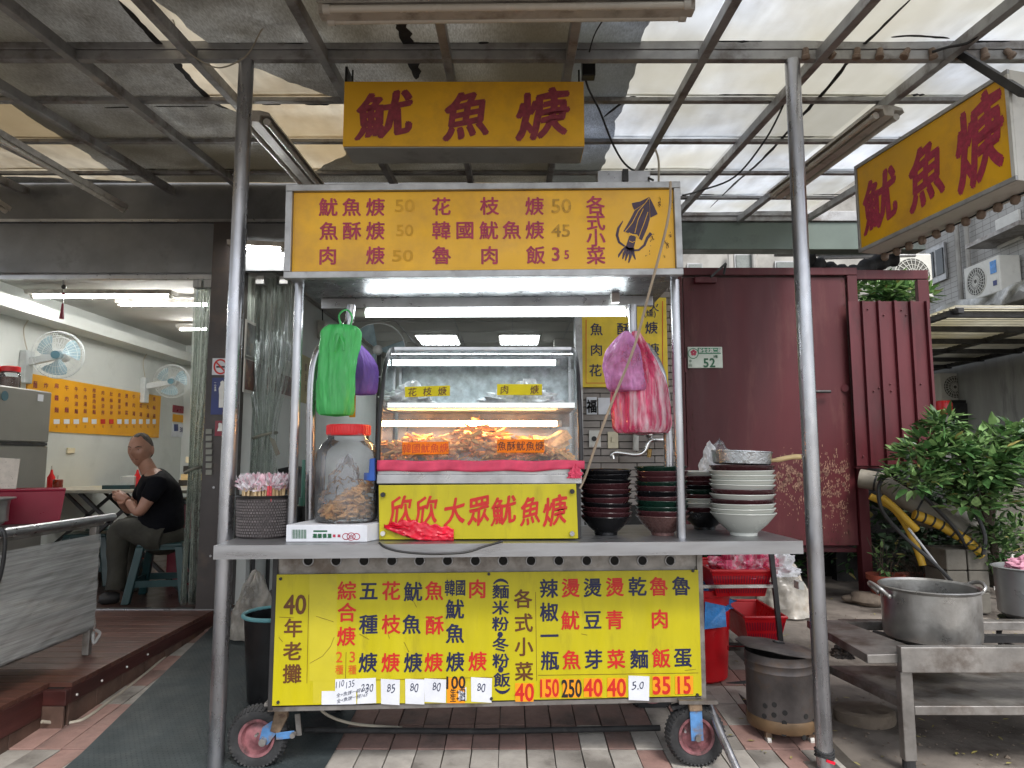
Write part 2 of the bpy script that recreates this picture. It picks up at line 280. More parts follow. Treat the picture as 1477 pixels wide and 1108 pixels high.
# roof sheets: daylight comes through them
def sheet_mat(name, col, stain, weave, tl):
    m = bpy.data.materials.new(name); m.use_nodes = True; N = m.node_tree.nodes; L = m.node_tree.links; N.clear()
    out = N.new('ShaderNodeOutputMaterial'); df = N.new('ShaderNodeBsdfDiffuse'); tr = N.new('ShaderNodeBsdfTranslucent'); ms = N.new('ShaderNodeMixShader')
    tc = N.new('ShaderNodeTexCoord'); n1 = N.new('ShaderNodeTexNoise'); n1.inputs['Scale'].default_value = 2.2; n1.inputs['Detail'].default_value = 8; n1.inputs['Roughness'].default_value = 0.7
    n2 = N.new('ShaderNodeTexNoise'); n2.inputs['Scale'].default_value = weave; n2.inputs['Detail'].default_value = 3
    mp = N.new('ShaderNodeMapping'); mp.inputs['Scale'].default_value = (1, 0.25, 1); L.new(tc.outputs['Object'], mp.inputs[0]); L.new(mp.outputs[0], n2.inputs['Vector']); L.new(tc.outputs['Object'], n1.inputs['Vector'])
    r1 = N.new('ShaderNodeMapRange'); r1.inputs[1].default_value = 0.45; r1.inputs[2].default_value = 0.75; L.new(n1.outputs[0], r1.inputs[0])
    r2 = N.new('ShaderNodeMapRange'); r2.inputs[1].default_value = 0.35; r2.inputs[2].default_value = 0.65; r2.inputs[3].default_value = 0.9 if weave < 50 else 0.8; r2.inputs[4].default_value = 1.03 if weave < 50 else 1.18; L.new(n2.outputs[0], r2.inputs[0])
    mx = N.new('ShaderNodeMix'); mx.data_type = 'RGBA'; mx.inputs[6].default_value = (*col, 1); mx.inputs[7].default_value = (*stain, 1); L.new(r1.outputs[0], mx.inputs[0])
    hv = N.new('ShaderNodeHueSaturation'); L.new(mx.outputs[2], hv.inputs['Color']); L.new(r2.outputs[0], hv.inputs['Value'])
    oi = N.new('ShaderNodeObjectInfo'); rr = N.new('ShaderNodeMapRange'); rr.inputs[3].default_value = 0.80; rr.inputs[4].default_value = 1.05; L.new(oi.outputs['Random'], rr.inputs[0])
    n3 = N.new('ShaderNodeTexNoise'); n3.inputs['Scale'].default_value = 0.9; n3.inputs['Detail'].default_value = 3; L.new(tc.outputs['Object'], n3.inputs['Vector'])
    r3 = N.new('ShaderNodeMapRange'); r3.inputs[1].default_value = 0.45; r3.inputs[2].default_value = 0.62; r3.inputs[3].default_value = 0; r3.inputs[4].default_value = 0.75; L.new(n3.outputs[0], r3.inputs[0])
    m3 = N.new('ShaderNodeMix'); m3.data_type = 'RGBA'; L.new(r3.outputs[0], m3.inputs[0]); L.new(hv.outputs[0], m3.inputs[6]); m3.inputs[7].default_value = (stain[0], stain[1] * .98, stain[2] * .9, 1)
    h2 = N.new('ShaderNodeHueSaturation'); L.new(m3.outputs[2], h2.inputs['Color']); L.new(rr.outputs[0], h2.inputs['Value']); hv = h2
    L.new(hv.outputs[0], df.inputs[0]); L.new(hv.outputs[0], tr.inputs[0]); ms.inputs[0].default_value = tl
    L.new(df.outputs[0], ms.inputs[1]); L.new(tr.outputs[0], ms.inputs[2]); L.new(ms.outputs[0], out.inputs[0]); return m
roof_white = sheet_mat('roof_sheet_white', (0.86, 0.88, 0.90), (0.72, 0.71, 0.68), 14, 0.74)
roof_warm = sheet_mat('roof_sheet_warm', (0.82, 0.77, 0.67), (0.62, 0.54, 0.42), 14, 0.65)
awn_sheet = sheet_mat('awning_sheet_clear', (0.88, 0.86, 0.76), (0.7, 0.66, 0.52), 10, 0.85)
tarp = sheet_mat('tarp_grey', (0.70, 0.73, 0.78), (0.42, 0.44, 0.47), 170, 0.68)
tarp_d = sheet_mat('tarp_dark', (0.45, 0.47, 0.5), (0.3, 0.3, 0.3), 150, 0.5)
# ---------------------------------------------------------------- object helpers
MW = {}
def wmat(o): return MW.get(o.name, Matrix.Identity(4)) if o is not None else Matrix.Identity(4)
def tag(o, label=None, cat=None, group=None, kind=None):
    if label: o['label'] = label
    if cat: o['category'] = cat
    if group: o['group'] = group
    if kind: o['kind'] = kind
    return o
def thing(name, label, cat, loc=(0, 0, 0), rz=0, group=None):
    o = bpy.data.objects.new(name, None); COL.objects.link(o); o.empty_display_size = 0.1
    o.location = loc; o.rotation_euler = (0, 0, rz)
    MW[o.name] = Matrix.Translation(Vector(loc)) @ Matrix.Rotation(rz, 4, 'Z'); return tag(o, label, cat, group)
class MB:
    def __init__(s): s.v = []; s.f = []
    def add(s, vs, fs):
        b = len(s.v); s.v += [Vector(q) for q in vs]; s.f += [tuple(b + i for i in f) for f in fs]; return s
    def box(s, x0, x1, y0, y1, z0, z1, R=None):
        c = Vector(((x0 + x1) / 2, (y0 + y1) / 2, (z0 + z1) / 2))
        vs = [Vector((x, y, z)) for z in (z0, z1) for y in (y0, y1) for x in (x0, x1)]
        if R is not None: vs = [c + R @ (q - c) for q in vs]
        return s.add(vs, [(0, 2, 3, 1), (4, 5, 7, 6), (0, 1, 5, 4), (2, 6, 7, 3), (0, 4, 6, 2), (1, 3, 7, 5)])
    def hexa(s, a, b):                         # two matching quads -> closed solid
        return s.add(list(a) + list(b), [(3, 2, 1, 0), (4, 5, 6, 7), (0, 1, 5, 4), (1, 2, 6, 5), (2, 3, 7, 6), (3, 0, 4, 7)])
    def prism(s, pts, vec):
        n = len(pts); vec = Vector(vec); pts = [Vector(p) for p in pts]
        return s.add(pts + [p + vec for p in pts], [tuple(range(n))[::-1], tuple(range(n, 2 * n))] + [(i, (i + 1) % n, n + (i + 1) % n, n + i) for i in range(n)])
    def bar(s, p0, p1, w, h, up=(0, 0, 1)):
        p0, p1 = Vector(p0), Vector(p1); d = (p1 - p0).normalized(); up = Vector(up)
        a = d.cross(up).normalized() * w / 2; b = a.cross(d).normalized() * h / 2
        q = [p - a - b for p in (p0,)] + [p0 + a - b, p0 + a + b, p0 - a + b]
        r = [p1 - a - b, p1 + a - b, p1 + a + b, p1 - a + b]
        return s.hexa(q, r)
    def tube(s, pts, r, n=10, caps=True, closed=False):
        pts = [Vector(p) for p in pts]; m = len(pts); rs = r if isinstance(r, (list, tuple)) else [r] * m
        rings = []; prev = None
        for i, p in enumerate(pts):
            if closed: d = (pts[(i + 1) % m] - pts[i - 1]).normalized()
            else: d = (pts[min(i + 1, m - 1)] - pts[max(i - 1, 0)]).normalized()
            if prev is None: a = d.orthogonal().normalized()
            else: a = (prev - d * prev.dot(d)).normalized()
            prev = a; b = d.cross(a)
            rings.append([p + (a * math.cos(t * 2 * math.pi / n) + b * math.sin(t * 2 * math.pi / n)) * rs[i] for t in range(n)])
        vs = [q for R in rings for q in R]; fs = []
        for i in range(m if closed else m - 1):
            j = (i + 1) % m
            for t in range(n): fs.append((i * n + t, i * n + (t + 1) % n, j * n + (t + 1) % n, j * n + t))
        if caps and not closed: fs += [tuple(range(n))[::-1], tuple((m - 1) * n + t for t in range(n))]
        return s.add(vs, fs)
    def cyl(s, p0, p1, r, r1=None, n=16): return s.tube([p0, p1], [r, r if r1 is None else r1], n)
    def lathe(s, c, prof, n=28, M=None, sx=1, sy=1, sup=2.0, cap=True):
        c = Vector(c); vs = []; fs = []; m = len(prof)
        for (r, z) in prof:
            for t in range(n):
                a = t * 2 * math.pi / n; ca, sa = math.cos(a), math.sin(a)
                if sup != 2.0:
                    k = (abs(ca) ** sup + abs(sa) ** sup) ** (-1 / sup); ca, sa = ca * k, sa * k
                q = Vector((r * ca * sx, r * sa * sy, z)); vs.append(c + (M @ q if M else q))
        for i in range(m - 1):
            for t in range(n): fs.append((i * n + t, i * n + (t + 1) % n, (i + 1) * n + (t + 1) % n, (i + 1) * n + t))
        if cap and prof[0][0] > 1e-6: fs.append(tuple(range(n))[::-1])
        if cap and prof[-1][0] > 1e-6: fs.append(tuple((m - 1) * n + t for t in range(n)))
        return s.add(vs, fs)
    def grid(s, fn, nu, nv, wrap=False):
        vs = [Vector(fn(i / nu, j / nv)) for j in range(nv + 1) for i in range(nu + (0 if wrap else 1))]
        w = nu if wrap else nu + 1; fs = []
        for j in range(nv):
            for i in range(nu): fs.append((j * w + i, j * w + (i + 1) % w, (j + 1) * w + (i + 1) % w, (j + 1) * w + i))
        return s.add(vs, fs)
    def sphere(s, c, r, n=12, m=8, sc=(1, 1, 1)):
        c = Vector(c)
        return s.lathe(c, [(max(1e-7, r * math.sin(math.pi * k / m)) * 1.0, -r * math.cos(math.pi * k / m) * sc[2]) for k in range(m + 1)], n, sx=sc[0], sy=sc[1])
    def build(s, name, m, parent=None, smooth=False, bev=0, solid=0, local=False, sub=0, label=None, kind=None):
        me = bpy.data.meshes.new(name); inv = Matrix.Identity(4) if local or parent is None else wmat(parent).inverted()
        me.from_pydata([inv @ q for q in s.v], [], s.f); me.materials.append(m)
        if smooth:
            me.polygons.foreach_set('use_smooth', [True] * len(me.polygons))
            me.set_sharp_from_angle(angle=math.radians(40))
        o = bpy.data.objects.new(name, me); COL.objects.link(o)
        if parent is not None: o.parent = parent; MW[o.name] = wmat(parent)
        if solid:
            q = o.modifiers.new('solid', 'SOLIDIFY'); q.thickness = solid; q.offset = 0
        if bev:
            q = o.modifiers.new('bevel', 'BEVEL'); q.width = bev; q.segments = 2; q.limit_method = 'ANGLE'; q.angle_limit = math.radians(40)
        if sub:
            q = o.modifiers.new('sub', 'SUBSURF'); q.levels = sub; q.render_levels = sub
        if label: o['label'] = label
        if kind: o['kind'] = kind
        return o
def link(name, me, parent, M):
    o = bpy.data.objects.new(name, me); COL.objects.link(o)
    o.parent = parent; o.matrix_basis = M; return o
def dup(root, loc, rz=0, label=None, name=None, rot=None):
    r = root.copy(); COL.objects.link(r); r.location = loc; r.rotation_euler = rot if rot else (0, 0, rz)
    if label: r['label'] = label
    for ch in list(root.children):
        c = ch.copy(); COL.objects.link(c); c.parent = r
        for g in list(ch.children):
            d = g.copy(); COL.objects.link(d); d.parent = c
    return r
# ---------------------------------------------------------------- lettering
GL = {}
def glyph(ch, off=0):
    k = (ch, 0)
    if k in GL: return GL[k]
    cu = bpy.data.curves.new('g', 'FONT'); cu.body = ch; cu.resolution_u = 3
    o = bpy.data.objects.new('g', cu); COL.objects.link(o); bpy.context.view_layer.update()
    me = bpy.data.meshes.new_from_object(o.evaluated_get(bpy.context.evaluated_depsgraph_get()))
    vs = [v.co.copy() for v in me.vertices]; fs = [tuple(p.vertices) for p in me.polygons]
    bpy.data.objects.remove(o); bpy.data.curves.remove(cu); bpy.data.meshes.remove(me)
    if ord(ch[0]) > 0x2e80: cx, cy = 0.5, 0.38
    else:
        cx = (min(v.x for v in vs) + max(v.x for v in vs)) / 2; cy = (min(v.y for v in vs) + max(v.y for v in vs)) / 2
    GL[k] = ([(v.x - cx, v.y - cy) for v in vs], fs); return GL[k]
def put(mb, ch, c, ux, uy, w, h=None, off=0.02, brush=0, rot=0):
    """one character centred at c on the plane spanned by ux, uy; w,h = em size in metres"""
    h = h or w; vs, fs = glyph(ch, off)
    ux, uy, c = Vector(ux), Vector(uy), Vector(c); sd_ = (sum(map(ord, ch)) % 97) * 0.37; nn = ux.cross(uy)
    for q in range(7 if off > 0.006 else 1):     # struck several times, slightly shifted, for a bolder stroke
      ox, oy = (off * math.cos(q * math.pi / 3), off * math.sin(q * math.pi / 3)) if q else (0, 0); out = []
      if off <= 0.006: ox = oy = 0
      for x, y in vs:
        x += ox; y += oy
        if rot: x, y = -y, x
        if brush:
            y += x * 0.16 * brush; x += 0.10 * brush * y * abs(y) * 1.5
            x += 0.020 * brush * math.sin(y * 9 + sd_); y += 0.018 * brush * math.sin(x * 8 + sd_)
        out.append(c + ux * x * w + uy * y * h + nn * 0.00007 * q)
      mb.add(out, fs)
class Board:
    """a flat panel: point + axes; px() gives the point on it seen at a photo position"""
    def __init__(s, p0, ux, uy, lift=0.003):
        s.p0, s.ux, s.uy = Vector(p0), Vector(ux).normalized(), Vector(uy).normalized(); s.n = s.ux.cross(s.uy); s.lift = lift
    def px(s, u, v, lift=None):
        l = s.lift if lift is None else lift
        return H(u, v, s.p0 + s.n * l, s.n)
    def k(s, u, v):
        r = ray(u, v); q = H(u, v, s.p0, s.n); return (q - CAM).length / r.length / F
    def letters(s, name, items, m, parent, off=0.02, brush=0, lift=None):
        mb = MB()
        for it in items:
            ch, u, v, w = it[:4]; h = it[4] if len(it) > 4 else w; rot = it[5] if len(it) > 5 else 0
            k = s.k(u, v)
            if w >= 12:
                one = MB(); put(one, ch, s.px(u, v, lift), s.ux, s.uy, w * k, h * k, off, brush, rot); one.build('character', m, parent); continue
            put(mb, ch, s.px(u, v, lift), s.ux, s.uy, w * k, h * k, off, brush, rot)
        return mb.build(name, m, parent) if mb.v else None
    def rect(s, mb, u0, v0, u1, v1, lift=None):
        mb.add([s.px(u0, v1, lift), s.px(u1, v1, lift), s.px(u1, v0, lift), s.px(u0, v0, lift)], [(0, 1, 2, 3)]); return mb
    def poly(s, mb, pts, lift=None):
        mb.add([s.px(u, v, lift) for u, v in pts], [tuple(range(len(pts)))]); return mb
    def stroke(s, mb, pts, w, lift=None):
        ps = [s.px(u, v, lift) for u, v in pts]; vs = []; fs = []; n = len(ps)
        ws = w if isinstance(w, (list, tuple)) else [w] * n
        for i, p in enumerate(ps):
            d = (ps[min(i + 1, n - 1)] - ps[max(0, i - 1)]).normalized(); a = s.n.cross(d).normalized() * (ws[i] * s.k(*pts[i]) / 2)
            vs += [p - a, p + a]
        for i in range(n - 1): fs.append((2 * i, 2 * i + 2, 2 * i + 3, 2 * i + 1))
        mb.add(vs, fs); return mb
def smooth_path(pts, k=6):
    pts = [Vector(p) for p in pts]; out = []
    for i in range(len(pts) - 1):
        a, b, c, d = pts[max(i - 1, 0)], pts[i], pts[i + 1], pts[min(i + 2, len(pts) - 1)]
        for j in range(k):
            t = j / k
            out.append(0.5 * ((2 * b) + (c - a) * t + (2 * a - 5 * b + 4 * c - d) * t * t + (3 * b - a - 3 * c + d) * t ** 3))
    out.append(pts[-1]); return out
# ================================================================ SETTING
g = MB(); xs = [-60, -20, -8, -4, -2, 0, 2, 4, 6, 9, 20, 60]; ys = [-40, -10, 0, 2, 2.9, 3.4, 3.9, 4.3, 4.65, 6, 9, 15, 30, 90]
g.add([(x, y, gz(y) - 0.014) for y in ys for x in xs], [(j * 12 + i, j * 12 + i + 1, (j + 1) * 12 + i + 1, (j + 1) * 12 + i) for j in range(13) for i in range(11)])
tag(g.build('ground', concrete), kind='structure')
pv = MB(); pys = [1.2, 2.9, 3.4, 3.9, 4.3, 4.62]
pv.add([(x, y, gz(y) - 0.006) for y in pys for x in (-2.4, 1.36)], [(2 * i, 2 * i + 1, 2 * i + 3, 2 * i + 2) for i in range(5)])
pav = tag(pv.build('pavement', joint_m), kind='structure')
tm = MB().box(-0.054, 0.054, -0.108, 0.108, -0.006, 0.006); tp = tm.build('tile', pave_pink, pav, bev=0.0015); tp_used = False
tg = MB().box(-0.054, 0.054, -0.108, 0.108, -0.006, 0.006).build('tile', pave_grey, pav, bev=0.0015); tg_used = False
nt = 0
for j in range(10):
    y = 2.62 + j * 0.221
    for i in range(34):
        x = -2.36 + i * 0.1125
        if x > 1.32: continue
        if -1.62 < x < -0.86 and y > 2.9: continue      # under the rubber mat
        if -0.8 < x < 0.62 and y > 3.75: continue       # out of sight behind the cart
        if x < -1.95 and y > 3.15: continue
        if nt >= 296: break
        nt += 1
        pinkish = ((j % 3) != 1) if x < 0.55 else ((i // 3 + j) % 3 == 0)
        if random.random() < 0.06: pinkish = not pinkish
        src, used = (tp, tp_used) if pinkish else (tg, tg_used)
        if not used:
            o = src
            if pinkish: tp_used = True
            else: tg_used = True
        else:
            o = src.copy(); COL.objects.link(o)
        o.location = (x + random.uniform(-.0012, .0012), y, gz(y) + random.uniform(-0.001, 0.0015))
        o.rotation_euler = (0.057 if 2.9 < y < 4.6 else 0, 0, random.uniform(-.006, .006))
# rubber mat
m_ = MB(); my = [2.3, 2.9, 3.4, 3.9, 4.3, 4.585]
def mx(y): return -1.70 - (y - 2.6) * 0.125
mt = [(mx(y), y, gz(y) + 0.014) for y in my] + [(-0.72, y, gz(y) + 0.014) for y in my]
m_.add(mt + [q for q in [(a, b, c - 0.006) for a, b, c in mt]], [(i, i + 6, i + 7, i + 1) for i in range(5)] + [(12 + i, i, i + 1, 13 + i) for i in range(5)] + [(0, 12, 18, 6)])
rmat = thing('rubber_mat', 'dark ribbed rubber mat running along the left of the food cart', 'mat', (-1.3, 3.4, gz(3.4)))
m_.build('mat_sheet', rubber_mat, rmat)
kn = MB()
for j in range(95):
    for i in range(52):
        y = 2.55 + j * 0.0215; x = mx(y) + 0.03 + i * 0.0215 + (j % 2) * 0.0107
        if x > -0.76: continue
        z = gz(y) + 0.0142; r = 0.0045
        kn.add([(x - r, y, z), (x, y - r * 1.5, z), (x + r, y, z), (x, y + r * 1.5, z), (x, y, z + 0.002)], [(0, 1, 4), (1, 2, 4), (2, 3, 4), (3, 0, 4)])
tag(kn.build('stud', rubber_mat, rmat), kind='stuff')
# timber deck in front of the left shop
deck = thing('timber_deck', 'raised brown timber deck with a tiled base in front of the open left shop', 'deck', (-2.4, 3.8, 0.0))
ex = -1.965; ex2 = -2.065; dz = 0.20
def pl(x0, x1, y0, y1):
    return MB().box(x0, x1, y0, y1, dz - 0.02, dz)
yy = 2.0; first = None
while yy < 4.62:
    x1 = ex if yy > 3.14 else ex2
    w = 0.098
    pl(-4.1, x1, yy, min(yy + w - 0.004, 4.625)).build('plank', wood_deck, deck, bev=0.001)
    yy += w
# fascia boards and base
MB().box(ex - 0.03, ex + 0.004, 3.165, 4.625, dz - 0.085, dz - 0.021).build('edge_board', wood_edge, deck, bev=0.003)
MB().box(ex2 - 0.03, ex2 + 0.004, 1.9, 3.13, dz - 0.13, dz - 0.021).build('edge_board', wood_edge, deck, bev=0.003)
MB().box(ex2 - 0.03, ex + 0.004, 3.132, 3.163, dz - 0.085, dz - 0.021).build('edge_board', wood_edge, deck, bev=0.003)
bd = MB().box(-4.1, ex - 0.02, 3.17, 4.62, -0.02, dz - 0.022); bd.box(-4.1, ex2 - 0.02, 1.9, 3.17, -0.02, dz - 0.022); bd.build('base', gap_m, deck)
for k in range(7):
    y0 = 3.17 + k * 0.21; MB().box(ex - 0.018, ex - 0.004, y0, y0 + 0.205, gz(y0) - 0.01, dz - 0.088).build('base_tile', step_tile, deck, bev=0.002)
for k in range(6):
    y0 = 1.95 + k * 0.2; MB().box(ex2 - 0.018, ex2 - 0.004, y0, y0 + 0.195, -0.01, dz - 0.134).build('base_tile', step_tile, deck, bev=0.002)
MB().box(ex2 - 0.003, ex - 0.006, 3.135, 3.15, -0.01, dz - 0.088).build('base_tile', step_tile, deck, bev=0.002)
for (u, v) in ((111, 1002), (147, 982), (183, 962), (213, 944)):
    r = ray(u, v); q = CAM + r * ((ex + 0.006) / r.x); MB().sphere(q, 0.006, 8, 6).build('screw_cap', white_plastic, deck)
# threshold strip and step
sh = thing('door_sill', 'pale metal sill strip across the floor of the open shop fronts', 'sill', (-1.5, 4.66, 0.2))
MB().box(-4.1, 0.46, 4.63, 4.68, 0.198, 0.206).build('strip', steel, sh, bev=0.001)
for k in range(22):
    x0 = -1.9 + k * 0.108; MB().box(x0, x0 + 0.104, 4.615, 4.629, gz(4.6) - 0.01, 0.196).build('riser_tile', step_tile, sh, bev=0.001)
MB().box(-4.1, 0.46, 4.64, 4.68, 0.0, 0.196).build('riser', step_tile, sh)
# hose along the deck
hp = [CAM + ray(u, v) * ((1.2 - z) / -ray(u, v).z) for u, v, z in [(287, 893, .12), (283, 905, .11), (262, 925, .09), (235, 950, .07), (200, 980, .05), (160, 1010, .04), (125, 1035, .03), (105, 1042, .025), (85, 1043, .03), (60, 1041, .06)]]
tag(MB().tube(smooth_path(hp), 0.0075, 8).build('hose', cable_white, smooth=True), 'thin white hose lying along the foot of the timber deck', 'hose')
# ---------------------------------------------------------------- shop building
shop = thing('shop_building', 'open fronted shop building with dark header panels above white lit rooms', 'building', (-1.5, 4.7, 0.1))
WX = -4.15
def wall(name, m, x0, x1, y0, y1, z0, z1, parent=None): return MB().box(x0, x1, y0, y1, z0, z1).build(name, m, parent or shop)
wall('floor', dark_floor, -4.2, 0.95, 4.682, 9.7, 0.1, 0.198)
wall('side_wall', white_wall, WX - 0.1, WX, 4.3, 8.9, 0.2, 3.0)
wall('back_wall', white_wall, WX, -1.95, 8.6, 8.7, 0.2, 2.62)
wall('ceiling', ceil_m, WX, -1.96, 4.72, 8.6, 2.62, 2.7)
wall('wall_ledge', white_wall, WX + 0.001, WX + 0.24, 4.75, 8.55, 2.36, 2.46)
wall('partition', white_wall, -1.95, -1.83, 4.80, 9.6, 0.2, 2.62)
wall('ceiling', ceil_m, -1.83, 0.95, 4.82, 9.6, 2.6, 2.7)
wall('back_wall', white_wall, -1.83, 0.95, 9.6, 9.7, 0.2, 2.6)
wall('side_wall', white_wall, 0.95, 1.0, 4.85, 9.6, 0.2, 2.6)
# header panels
wall('header_panel', header_m, -4.6, 0.9, 4.70, 4.78, 2.85, 3.4)
wall('header_panel', header_m, -4.6, 0.9, 4.68, 4.80, 2.56, 2.845)
wall('header_rail', header_m, -4.6, -2.08, 4.66, 4.72, 2.485, 2.555)
wall('header_rail', steel, -4.6, -2.08, 4.70, 4.74, 2.45, 2.482)
wall('header_rail', steel, -1.88, 0.47, 4.665, 4.72, 2.60, 2.63)
wall('header_rail', header_m, -1.88, 0.47, 4.665, 4.72, 2.50, 2.597)
wall('header_rail', steel, -4.6, 0.47, 4.655, 4.68, 2.85, 2.87)
pst = wall('door_post', post_m, -2.085, -1.895, 4.63, 4.80, 0.207, 2.84)
for z in (0.55, 1.0, 1.5): MB().cyl((-2.0, 4.628, z), (-2.0, 4.6245, z), 0.008, n=8).build('bolt', steel, pst)
wall('door_post', alu, 0.44, 0.485, 4.66, 4.80, 0.207, 2.84)
# ceiling light panels, centre room
for (u0, u1) in ((605, 660), (722, 776)):
    x0 = X(u0, 489, 8); x1 = X(u1, 489, 8)
    lp = MB().box(x0 - .02, x1 + .02, 7.68, 8.32, 2.585, 2.599).build('light_panel', white_plastic, shop)
    MB().box(x0, x1, 7.7, 8.3, 2.578, 2.584).build('lit_face', panel_room, lp)
    gr = MB()
    for k in range(6): xx = x0 + (x1 - x0) * (k + .5) / 6; gr.box(xx - .004, xx + .004, 7.7, 8.3, 2.56, 2.577)
    gr.build('louvre', alu, lp)
for k in range(5):
    MB().box(-1.8 + k * 0.6, -1.79 + k * 0.6, 4.9, 9.5, 2.592, 2.5995).build('ceiling_rail', alu, shop)
for k in range(7):
    MB().box(-1.8, 0.94, 5.1 + k * 0.6, 5.11 + k * 0.6, 2.588, 2.5915).build('ceiling_rail', alu, shop)
# tiled wall beside the red door
sd_w = wall('tiled_wall', gap_m, 0.49, 1.185, 4.77, 4.84, 0.1, 3.0)
row = 0; z = 0.12; base_t = MB().box(-0.122, 0.122, -0.008, 0.008, -0.0215, 0.0215).build('tile', siding_m, sd_w, local=True, bev=0.002); n0 = 0
inv = wmat(sd_w).inverted()
while z < 2.9:
    if 0.85 < z < 2.65:
        x = 0.49 - (row % 2) * 0.125
        while x < 1.185:
            cx0, cx1 = max(x, 0.49), min(x + 0.25, 1.185)
            if cx1 - cx0 > 0.03:
                o = base_t if n0 == 0 else base_t.copy()
                if n0: COL.objects.link(o)
                n0 += 1
                o.matrix_basis = inv @ Matrix.Translation(((cx0 + cx1) / 2, 4.765 + random.uniform(-.002, .002), z)) @ Matrix.Diagonal(((cx1 - cx0) / 0.25, 1, 1, 1))
            x += 0.25
    z += 0.0485; row += 1
# ================================================================ ROOF
RS = 0.086
def rz_(y): return 2.93 + RS * (y - 2.78)
def R(u, v, d=0.0):
    r = ray(u, v); k = (2.93 - RS * 2.78 + d - EYE) / (r.z - RS * r.y); return CAM + r * k
roof = thing('canopy_roof', 'see-through sheet roof on a rusty steel grid, half covered by grey tarpaulin', 'roof', (0, 3.5, 2.9))
rx = [-4.5, -3.97, -3.45, -2.93, -2.41, -1.89, -1.37, -0.81, -0.28, 0.25, 0.82, 1.325, 1.87, 2.42]
ry = [1.1, 1.68, 2.23, 2.78, 3.29, 3.84, 4.40, 4.96, 5.44]
def yend(x): return 5.44 if x > 0.9 else 4.68
for x in rx:
    ye = yend(x + 0.01)
    MB().bar((x, 1.1, rz_(1.1) - 0.012), (x, ye, rz_(ye) - 0.012), 0.038, 0.05).build('rafter', roof_steel, roof, bev=0.003)
for y in ry:
    x0 = -4.5 if y < 4.65 else 0.95; h = 0.05 if abs(y - 2.78) < 0.01 else 0.028
    MB().box(x0, 2.44, y - 0.017, y + 0.017, rz_(y) + 0.015, rz_(y) + 0.015 + h * 0.8).build('batten', roof_steel, roof, bev=0.003)
MB().box(-4.5, 2.44, 2.765, 2.80, rz_(2.78) - 0.03, rz_(2.78) + 0.012).build('front_beam', roof_steel, roof, bev=0.003)
sk = 0
for i in range(len(rx) - 1):
    for j in range(len(ry) - 1):
        x0, x1 = rx[i], rx[i + 1]; y0, y1 = ry[j], ry[j + 1]; ye = yend((x0 + x1) / 2)
        if y0 >= ye - 0.02: continue
        y1 = min(y1, ye)
        dzz = 0.052 + random.uniform(0, 0.003); m2 = MB(); nx_ = 4
        bul = random.uniform(-.004, .008)
        pts = []
        for b in (0, 0.003):
            for yv in (y0 - 0.01, y1 + 0.01):
                for k in range(nx_ + 1):
                    t = k / nx_; pts.append((x0 + (x1 - x0) * t, yv, rz_(yv) + dzz + b + bul * math.sin(t * math.pi)))
        fs = []
        for k in range(nx_): fs += [(k, k + 5, k + 6, k + 1), (10 + k, 11 + k, 16 + k, 15 + k)]
        fs += [(0, 1, 11, 10), (5, 15, 16, 6)]
        m2.add(pts, fs); m2.build('roof_sheet', roof_warm if x1 < 0.3 else roof_white, roof)
def ragged(pts, d, m, name, amp=0.02, step=0.035, clampy=None):
    q = [R(u, v, d) for u, v in pts]; out = []
    for i in range(len(q)):
        a, b = q[i], q[(i + 1) % len(q)]; n = max(1, int((b - a).length / step))
        if (b - a).length > 1.6: n = max(1, n // 2)
        for k in range(n):
            p = a.lerp(b, k / n); nn = noise.noise_vector(p * 9) * amp + noise.noise_vector(p * 31) * amp * 0.4
            p = Vector((p.x + nn.x, p.y + nn.y, 0)); p.y = min(p.y, (4.66 if p.x < 0.93 else 5.4)); p.y = max(p.y, 1.15); p.x = max(-4.45, min(2.4, p.x))
            p.z = rz_(p.y) + d; out.append(p)
    return MB().prism(out, (0, 0, 0.003)).build(name, m, roof)
ragged([(215, -10), (262, 32), (300, 62), (365, 97), (430, 122), (497, 147), (497, 225), (430, 262), (420, 290), (862, 290), (862, 262), (885, 190), (905, 140), (925, 60), (941, 20), (950, -60), (980, -260), (100, -260)], 0.045, tarp, 'tarpaulin')
ragged([(160, -10), (200, 30), (240, 72), (262, 100), (300, 142), (335, 160), (400, 190), (430, 262), (420, 290), (250, 290), (200, 262), (170, 252), (75, 190), (0, 140), (-90, 80), (-500, -100), (-300, -260), (80, -260)], 0.0475, tarp, 'tarpaulin')
ragged([(-300, 255), (20, 255), (200, 262), (260, 290), (260, 330), (-300, 330)], 0.043, tarp_d, 'tarpaulin')
